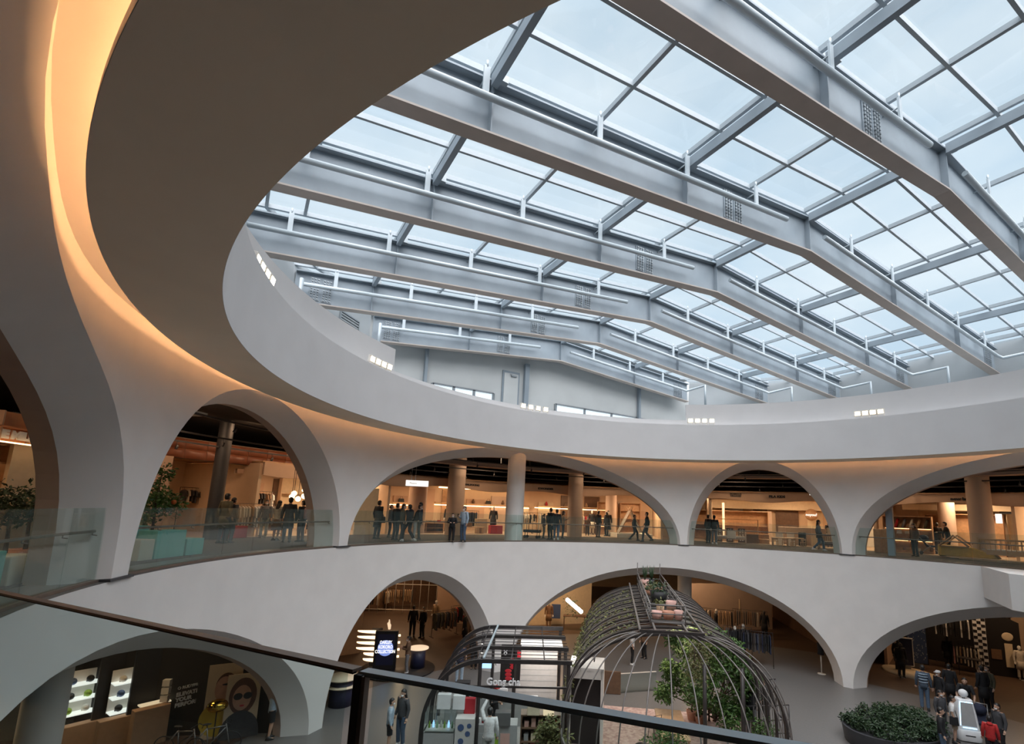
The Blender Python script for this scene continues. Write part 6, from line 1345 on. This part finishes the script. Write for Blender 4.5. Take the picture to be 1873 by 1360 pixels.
f = MB(); P = [KP(-.6, -2.0), KP(-.6, 3.0), KP(5.2, 3.0), KP(5.2, -2.4)]; f.add([p + Vector((0, 0, .008)) for p in P], [(0, 1, 2, 3)]); f.build('floor_kiosk_speckle', 'speckle', kind='structure', fix=False)
bush('reed_plant', KP(-.6, 2.4), [((0, 0, .5), .35), ((.3, .2, .9), .3), ((-.3, 0, .9), .35), ((0, .2, 1.3), .3)], 900, .16, 'leaf_olive', 'tall dry grassy plant at the kiosk front right, beside the cage', stems=14, seed=31)

g = [o_ for o_ in bpy.data.objects if o_.get('label') == 'white freezer with stickers at the kiosk front'][0]; f = MB()
for k, (x_, z_, r_) in enumerate(((-.12, 1.0, .10), (.10, .82, .08), (.14, 1.05, .07), (-.10, .6, .09))): f.lathe([(0, 0), (r_, 0)], 18, c=(x_, -.262, z_), m=Matrix.Rotation(PI / 2, 4, 'X'))
f.build('stickers', 'helmet_blue', g, fix=False)
# ------------------------------------------------------------------ oval planter
pc = GP(1636, 1328, .5); ax = Vector((-cR.y, cR.x, 0)); a_r = math.atan2(-cR.y, -cR.x)
b = empty('oval_planter', (pc.x, pc.y, 0), math.atan2(cR.y, cR.x) + .35, 'low dark oval planter full of dense dark green shrubs at bottom right', 'planter')
f = MB(); n = 40; prof = ((1.9, .0), (2.0, .55), (1.92, .55), (1.88, .45), (0, .45))
V = []; F = []
for r_, z in prof: V += [(r_ * math.cos(2 * PI * j / n), r_ * .72 * math.sin(2 * PI * j / n), z) for j in range(n)]
for i in range(len(prof) - 1): F += [(i * n + j, i * n + (j + 1) % n, (i + 1) * n + (j + 1) % n, (i + 1) * n + j) for j in range(n)]
f.add(V, F, True); f.build('wall', 'plinth_dark', b, smooth_angle=40)
rd = random.Random(77); C = []
for k in range(75):
    a = rd.uniform(0, 2 * PI); q = rd.random() ** .5; C.append(((1.8 * q * math.cos(a), 1.28 * q * math.sin(a), .62 + .22 * (1 - q * q) + rd.uniform(0, .08)), .24))
f = MB()
for c, r_ in C: f.tube([(c[0] * .9, c[1] * .9, .42), c], [.02, .008], 5)
f.build('stems', 'bark', b); leaves(rd, C, 9000, .12, 'foliage', 'leaf_dark', b)
# service robot
p = GP(1770, 1352, 0); b = empty('service_robot', p, R(toward_cam(p)) + PI / 2 + .3, 'white service robot with a round head and light-blue lit edges, bottom right', 'robot')
f = MB()
def rrect(w, d, z, n=6, r=.10, y=0): 
    out = []
    for cx, cy, a0_ in ((w - r, d - r, 0), (-w + r, d - r, 90), (-w + r, -d + r, 180), (w - r, -d + r, 270)):
        for k in range(n): a = R(a0_ + 90 * k / (n - 1)); out.append(Vector((cx + r * math.cos(a), y + cy + r * math.sin(a), z)))
    return out
def stack(mb, secs):
    k = len(secs[0]); V = [p_ for s_ in secs for p_ in s_]; F = [(i * k + j, i * k + (j + 1) % k, (i + 1) * k + (j + 1) % k, (i + 1) * k + j) for i in range(len(secs) - 1) for j in range(k)]
    mb.add(V, F + [tuple(range(k - 1, -1, -1)), tuple(range((len(secs) - 1) * k, len(secs) * k))], True)
stack(f, [rrect(.36, .32, .04), rrect(.38, .34, .10), rrect(.37, .33, .38), rrect(.35, .31, .42)]); f.build('base', 'mask_white', b, smooth_angle=40)
f = MB(); stack(f, [rrect(.345, .30, .425), rrect(.30, .26, .9, y=.02), rrect(.24, .20, 1.40, y=.05), rrect(.22, .18, 1.42, y=.05)]); f.build('torso', 'mask_white', b, smooth_angle=40)
f = MB(); ell(f, (0, .04, 1.60), (.15, .15, .14), 20, 14); f.build('head', 'mask_white', b); f = MB(); f.tube([(0, .04, 1.40), (0, .04, 1.5)], .05, 10); f.build('neck', 'steel_grey', b)
f = MB(); f.add([(-.24, -.29, .55), (.24, -.29, .55), (.18, -.185, 1.33), (-.18, -.185, 1.33)], [(0, 1, 2, 3)]); 
f.build('screen', 'counter_grey', b, fix=False); f = MB(); f.tube([(-.26, -.285, .55), (-.20, -.18, 1.34), (.20, -.18, 1.34)], .012, 5); f.tube([(-.2, -.315, .50), (.22, -.315, .50)], .012, 5); emis('robot_light', (.45, .75, 1.0), 3.0); f.build('light_strip', 'robot_light', b); f = MB(); f.box((0, -.335, .24), (.30, .02, .03)); f.build('slot', 'black_matte', b)
# ------------------------------------------------------------------ people, upper level
Z2 = F2 + .006; G2 = 'shoppers on the upper level'; G1 = 'people on the lower level'
man(404, 993, Z2, 'ar', 'tall person in olive-dark jacket and jeans, back turned, in the tall upper left arch', h=1.80, top='olive', bottom='navy', cut='coat', group=G2, mask=False)
man(417, 992, Z2, 'ar', 'shorter person in dark grey coat beside the tall one, tall upper left arch', h=1.66, top='darkgrey', bottom='black', cut='coat', group=G2)
man(480, 983, Z2, 'c', 'person in pale grey top behind the racks in the tall upper left arch', h=1.62, top='grey', bottom='pale', group=G2, hair='long')
man(503, 988, Z2, 'ar', 'woman in cream top and brown skirt at the rack, tall upper left arch', h=1.62, top='cream', bottom='brown', legs='skirt', group=G2, hair='long', pose='hold')
man(523, 991, Z2, 'a', 'man in dark jacket with a black bag, tall upper left arch', h=1.76, top='darkgrey', bottom='navy', cut='coat', group=G2, extra=('bag', 'black'))
man(548, 990, Z2, 'al', 'person with a pink backpack at right of the tall upper left arch', h=1.66, top='darkgrey', bottom='black', group=G2, extra=('pack', 'pink'))
man(564, 992, Z2, 'l', 'person in black at the right edge of the tall upper left arch', h=1.74, top='black', bottom='black', cut='coat', group=G2)
man(688, 985, Z2, 'ar', 'person in long black coat carrying a large dark bag, leftmost in the wide upper arch', h=1.80, top='black', bottom='black', cut='coat', group=G2, extra=('bag', 'black'), mask=True)
man(711, 982, Z2, 'r', 'person in dark clothes behind the low wooden table, left in the wide upper arch', h=1.62, top='darkgrey', bottom='black', group=G2, pose='hold')
man(722, 987, Z2, 'ar', 'person in black jacket, left of the two standing close together, wide upper arch', h=1.70, top='black', bottom='darkgrey', group=G2, hair='short')
man(733, 989, Z2, 'r', 'woman with long hair in olive jacket in the left group of the wide upper arch', h=1.68, top='olive', bottom='darkgrey', cut='shirt', group=G2, hair='long')
man(745, 990, Z2, 'al', 'walking person in black hood and white sneakers, middle of the left group', h=1.66, top='black', bottom='black', cut='hood', pose='walk', group=G2, shoes='white')
man(756, 988, Z2, 'r', 'person wearing a blue backpack, bending forward in the left group', h=1.70, top='black', bottom='pale', pose='bend', group=G2, shoes='white', extra=('pack', 'bluebag'))
man(765, 986, Z2, 'l', 'tall person in dark navy jacket with olive bag, right end of the left group', h=1.78, top='navy', bottom='olive', group=G2, extra=('bag', 'olive'))
man(825, 991, Z2, 'c', 'child in black leaning on the handrail of the wide upper arch', h=1.34, top='black', bottom='black', pose='lean', group=G2)
man(846, 991, Z2, 'cl', 'person in light blue shirt and jeans with white mask, holding a phone at the rail', h=1.68, top='lightblue', bottom='jeans', pose='phone', group=G2, extra=('phone', 'black'))
man(994, 984, Z2, 'r', 'child-sized person in dark jacket beside the black trolley', h=1.42, top='darkgrey', bottom='olive', group=G2)
man(1006, 986, Z2, 'al', 'person in black coat, left of the group right of the white column', h=1.78, top='black', bottom='black', cut='coat', group=G2)
man(1017, 988, Z2, 'a', 'person in black jacket and jeans, front of the group right of the white column', h=1.72, top='black', bottom='jeans', group=G2, shoes='white', pose='walk')
man(1029, 984, Z2, 'r', 'long-haired woman holding a red phone beside the tan column', h=1.64, top='tan', bottom='black', group=G2, hair='long', pose='phone', extra=('phone', 'red'))
man(1074, 979, Z2, 'c', 'small child in dark clothes between the two tan columns', h=1.30, top='brown', bottom='darkgrey', group=G2)
man(1094, 982, Z2, 'ar', 'person in thick dark jacket, left of the pair before the mannequins', h=1.74, top='black', bottom='grey', cut='hood', group=G2)
man(1109, 980, Z2, 'al', 'person in long dark padded coat, right of the pair before the mannequins', h=1.68, top='darkgrey', bottom='black', cut='coat', group=G2, hair='long')
man(1160, 988, Z2, 'r', 'shorter walking person in black left of the walking man, wide upper arch', h=1.58, top='black', bottom='black', pose='walk', group=G2)
man(1183, 990, Z2, 'l', 'man in black striding left near the play tent, wide upper arch', h=1.76, top='black', bottom='darkgrey', pose='walk', group=G2)
man(1296, 993, Z2, 'ar', 'man in black jacket at the left end of the narrow upper arch', h=1.74, top='black', bottom='black', group=G2)
man(1307, 995, Z2, 'a', 'person in black top and wide grey trousers at left in the narrow upper arch', h=1.72, top='black', bottom='grey', group=G2, shoes='white')
man(1499, 1007, Z2, 'r', 'long-haired woman in pale jacket and jeans with black shoulder bag, narrow upper arch', h=1.66, top='grey', bottom='jeans', pose='walk', hair='long', group=G2, extra=('bag', 'black'), shoes='white')
man(1518, 1000, Z2, 'c', 'clerk with red-brown hair and cream apron at right of the narrow upper arch', h=1.60, top='black', bottom='cream', pose='face', group=G2, hair='long', extra=('apron', 'cream'), mask=False)
man(1675, 1017, Z2, 'cl', 'woman in grey-brown top and black trousers with white mask beside the pushchair', h=1.66, top='brown', bottom='black', hair='long', group=G2)
man(1738, 1017, Z2, 'l', 'man in black leaning forward over the pushchair, right upper arch', h=1.82, top='black', bottom='black', pose='push', group=G2, mask=False)
man(1718, 1013, Z2, 'a', 'person in black jacket behind the pushchair, right upper arch', h=1.76, top='black', bottom='darkgrey', group=G2)
man(1853, 1004, Z2, 'a', 'dark-coated person, left of two at the bright cream wall, far right upper level', h=1.70, top='black', bottom='black', cut='coat', group=G2)
man(1862, 1003, Z2, 'al', 'dark-coated person, right of two at the bright cream wall, far right upper level', h=1.66, top='darkgrey', bottom='black', cut='coat', group=G2)
def stroller(p, rz, label, child=True):
    b = empty('pushchair', p, rz, label, 'pushchair'); f = MB()
    for s in (-.24, .24): f.tube([(s, .45, .09), (s, -.1, .55), (s, -.45, .95), (s, -.52, 1.02)], .016, 6); f.tube([(s, -.40, .09), (s, .05, .50)], .016, 6)
    f.tube([(-.24, -.52, 1.02), (.24, -.52, 1.02)], .02, 6); f.build('frame', 'grey_metal', b)
    for x in (-.26, .26):
        for y in (.45, -.40): f = MB(); f.lathe([(0, -.02), (.09, -.02), (.09, .02), (0, .02)], 14, c=(x, y, .09), m=Matrix.Rotation(PI / 2, 4, 'Y')); f.build('wheel', 'black_matte', b)
    f = MB(); f.prism([Vector((-.2, .25, .42)), Vector((-.2, -.15, .42)), Vector((-.2, -.38, .85)), Vector((-.2, -.30, .88)), Vector((-.2, -.10, .52)), Vector((-.2, .25, .50))], (0, 0, 0), (.4, 0, 0)); f.build('seat', 'cloth_navy', b)
    f = MB(); ell(f, (0, -.25, .88), (.23, .26, .20), 14, 8); f.build('hood', 'cloth_navy', b)
    return b
p = GP(1702, 1014, Z2); stroller(p, R(face_at(p, 'r')) - PI / 2, 'dark blue pushchair between the masked woman and the man in black, upper level')
# ------------------------------------------------------------------ people, lower level
Z1 = .012
man(492, 1350, Z1, 'r', 'person in grey hooded jacket and black shorts touching the mask at the lower left pier', h=1.70, top='lightblue', bottom='black', cut='hood', legs='short', pose='face', group=G1, fine=True)
man(709, 1372, Z1, 'r', 'boy in pale grey sweatshirt and black shorts facing the tall woman', h=1.56, top='lightblue', bottom='black', legs='short', group=G1, fine=True)
man(731, 1364, Z1, 'cl', 'tall long-haired woman in dark blazer and wide jeans with white mask beside the boy', h=1.74, top='darkgrey', bottom='jeans', hair='long', group=G1, fine=True, shoes='white')
man(753, 1164, Z1, 'a', 'person in black, left of the pair standing deep in the second lower arch', h=1.80, top='black', bottom='black', group=G1, mask=False)
man(771, 1166, Z1, 'cl', 'person in black with pale face, right of the pair deep in the second lower arch', h=1.76, top='black', bottom='black', group=G1)
man(743, 1231, Z1, 'l', 'woman in brown jacket and grey trousers with white shoes beside the drum table', h=1.66, top='brown', bottom='grey', pose='hold', hair='bun', group=G1, shoes='white')
man(848, 1178, Z1, 'l', 'dark silhouette of a person in black walking at right in the second lower arch', h=1.82, top='black', bottom='black', cut='coat', pose='stand', group=G1)
man(839, 1250, Z1, 'a', 'man in navy t-shirt and pale jeans, back turned, left of the tea kiosk', h=1.78, top='navy', bottom='lightblue', cut='tee', group=G1, mask=False, fine=True)
man(866, 1222, Z1, 'c', 'woman in black with white mask behind the man in the navy t-shirt', h=1.60, top='black', bottom='black', group=G1, hair='long')
kp = KP(-.75, .35); person((kp.x, kp.y, .012), face_at(kp, 'a'), 'customer in white shirt and pale trousers raising one arm at the tea kiosk', h=1.74, top='white', bottom='pale', pose='raise', group=G1, fine=True, mask=False)
kp = KP(1.5, .35); person((kp.x, kp.y, .012), face_at(kp, 'cr'), 'barista in black with a red cap inside the tea kiosk', h=1.66, top='black', bottom='black', hat='red', pose='hold', group=G1)
man(1156, 1215, Z1, 'r', 'person in white t-shirt and black trousers, seen through the left of the cage', h=1.74, top='white', bottom='black', cut='tee', group=G1, shoes='white', mask=False)
man(1178, 1203, Z1, 'cl', 'person in brown and black behind the cage, right of the white t-shirt', h=1.70, top='brown', bottom='black', group=G1)
man(1375, 1345, Z1, 'a', 'man in black t-shirt and pale grey trousers behind the right side of the cage', h=1.76, top='black', bottom='grey', cut='tee', group=G1, mask=False, fine=True)
man(1403, 1326, Z1, 'al', 'person in black clothes at the black railing right of the cage', h=1.70, top='black', bottom='black', group=G1)
man(1353, 1243, Z1, 'r', 'person in grey jacket behind the leafy tree at right in the cage', h=1.72, top='grey', bottom='black', group=G1)
# group round the robot
q = man(1693, 1298, Z1, 'a', 'man in dark striped sweater and jeans, back turned, left of the robot group', h=1.80, top='stripe', bottom='jeans', group=G1, mask=False, fine=True)
for z in (1.05, 1.16, 1.27, 1.36):
    f = MB(); loft(f, [((0, 0, z), .186 if z > 1.2 else .165, .136 if z > 1.1 else .128), ((0, 0, z + .035), .187 if z > 1.2 else .168, .137 if z > 1.1 else .128)], 18); f.build('sweater_stripe', 'cloth_lightblue', q)
man(1722, 1302, Z1, 'cl', 'woman in white cap and black clothes left of the robot group', h=1.66, top='black', bottom='black', hat='white', group=G1, fine=True)
man(1741, 1290, Z1, 'a', 'person in loose black clothes standing right of the white cap', h=1.72, top='black', bottom='black', cut='coat', group=G1, mask=False)
man(1725, 1345, Z1, 'cr', 'long-haired woman with white mask behind the boy in the black t-shirt', h=1.60, top='darkgrey', bottom='darkgrey', hair='long', group=G1, fine=True)
man(1727, 1392, Z1, 'r', 'young man in black t-shirt and blue jeans, front left of the robot', h=1.68, top='black', bottom='jeans', cut='shirt', group=G1, mask=False, fine=True)
man(1748, 1358, Z1, 'r', 'person in white t-shirt and beige shorts with a black bag strap beside the robot', h=1.60, top='white', bottom='beige', cut='tee', legs='short', group=G1, mask=False, fine=True, extra=('bag', 'black'))
man(1771, 1322, Z1, 'c', 'man in black t-shirt bending over the robot from behind', h=1.78, top='black', bottom='black', cut='tee', pose='bend', group=G1, mask=False, fine=True)
man(1802, 1300, Z1, 'al', 'tall person in black, left of two standing behind the robot', h=1.84, top='black', bottom='black', cut='coat', group=G1, mask=False)
man(1813, 1298, Z1, 'cl', 'tall person in dark olive jacket, right of two standing behind the robot', h=1.80, top='olive', bottom='black', group=G1)
man(1817, 1395, Z1, 'a', 'child in red hooded sweatshirt at the bottom right, seen from behind', h=1.46, top='red', bottom='black', cut='hood', group=G1, mask=False, fine=True)
man(1833, 1380, Z1, 'cl', 'person in dark grey jacket right behind the child in red', h=1.66, top='darkgrey', bottom='black', group=G1, fine=True)
p = GP(1796, 1345, Z1); stroller(p, R(face_at(p, 'c')) - PI / 2, 'dark pushchair between the robot and the child in red')
# ------------------------------------------------------------------ floodlights on the ring ledge
nn = ('at the far left of the ring', 'left on the ring, second group', 'near the middle of the ring', 'right of the middle of the ring', 'at the right of the ring')
for gi, (x0, x1, y0, y1) in enumerate(((467, 494, 508, 542), (679, 711, 682, 690), (957, 998, 752, 756), (1263, 1302, 775, 775), (1569, 1611, 763, 757))):
    pa, pb = PR(x0, y0, 12.82), PR(x1, y1, 12.82); ta, tb = th_of(pa), th_of(pb)
    for k in range(4):
        t = ta + (tb - ta) * k / 3; p = pol(12.86, t, ZT + .004)
        b = empty('floodlight', p, rot_at(t), ('first', 'second', 'third', 'fourth')[k] + ' floodlight from the left in the group %s' % nn[gi], 'floodlight', 'floodlights on the ring ledge')
        f = MB(); f.tube([(-.13, 0, .0), (-.13, 0, .20), (.13, 0, .20), (.13, 0, .0)], .014, 6); f.box((0, 0, .014), (.3, .12, .02)); f.build('bracket', 'mannequin_white', b)
        m_ = Matrix.Rotation(R(8), 4, 'X'); f = MB(); f.box((0, 0, .26), (.30, .10, .26), m=m_); o = f.build('housing', 'mannequin_white', b, bevel=.015)
        f = MB(); q_ = m_ @ Vector((0, -.056, 0)); f.box(q_ + Vector((0, 0, .26)), (.22, .01, .17), m=m_); f.build('lamp_face', 'flood_face', b)
# ------------------------------------------------------------------ the near rail in front of the viewer
RZT = 7.35
Pm = Vector((-7.265, 11.69, 0)); Pl = Vector((-5.445, 12.92, 0)); Pl2 = Pm + (Pl - Pm) * 1.75; Pr = Vector((-8.095, 11.03, 0)); Pr2 = Pm + (Pr - Pm) * 2.6
b = empty('near_glass_railing', (Pm.x, Pm.y, F2), 0, 'nearest glass railing with metal cap crossing the bottom left of the view', 'railing'); o0 = Vector((Pm.x, Pm.y, F2))
def nb(a, c, za, wd, ht, nm, m, inset=.0):
    d = (c - a).normalized(); f = MB(); f.bar(a + d * inset - o0 + Vector((0, 0, za)), c - d * inset - o0 + Vector((0, 0, za)), wd, ht); return f.build(nm, m, b)
nb(Pm, Pl2, RZT - .004, .034, .008, 'left_cap', 'rail_bronze', .012); nb(Pm, Pr2, RZT - .004, .036, .007, 'right_cap', 'rail_steel', .012)
nb(Pm, Pl2, RZT - .012, .014, .008, 'left_seal', 'black_matte', .02); nb(Pm, Pr2, RZT - .012, .014, .010, 'right_seal', 'rail_steel', .02)
nb(Pm, Pl2, (RZT - .018 + F2 + .05) / 2, .012, RZT - .018 - F2 - .05, 'glass_panel', 'near_glass', .05); nb(Pm, Pr2, (RZT - .018 + F2 + .05) / 2, .012, RZT - .018 - F2 - .05, 'glass_panel', 'near_glass', .05)
dR = (Pr - Pm).normalized(); f = MB(); f.box((0, 0, (RZT - .014 - F2) / 2), (.024, .022, RZT - .014 - F2), math.atan2(dR.y, dR.x)); f.build('post', 'black_matte', b)
f = MB(); q_ = dR * .019; f.box((q_.x, q_.y, (RZT - .016 - F2) / 2), (.014, .020, RZT - .016 - F2), math.atan2(dR.y, dR.x)); f.build('post_reflection', 'rail_bronze', b)  # bronze strip standing in for the brown reflection beside the post
# balcony slab that carries it
f = MB(); pts = [Pl2 + (Pl2 - Pm).normalized() * .1, Pm, Pr2, pol(14.6, 133), pol(14.6, 122), pol(14.6, 112), pol(14.5, 104)]
dd = Vector((.05, -.06, 0)); f.prism([Vector((p.x, p.y, F2 - .30)) for p in pts], (0, 0, 0), (0, 0, .30)); f.build('floor_balcony', 'floor_stone', kind='structure')
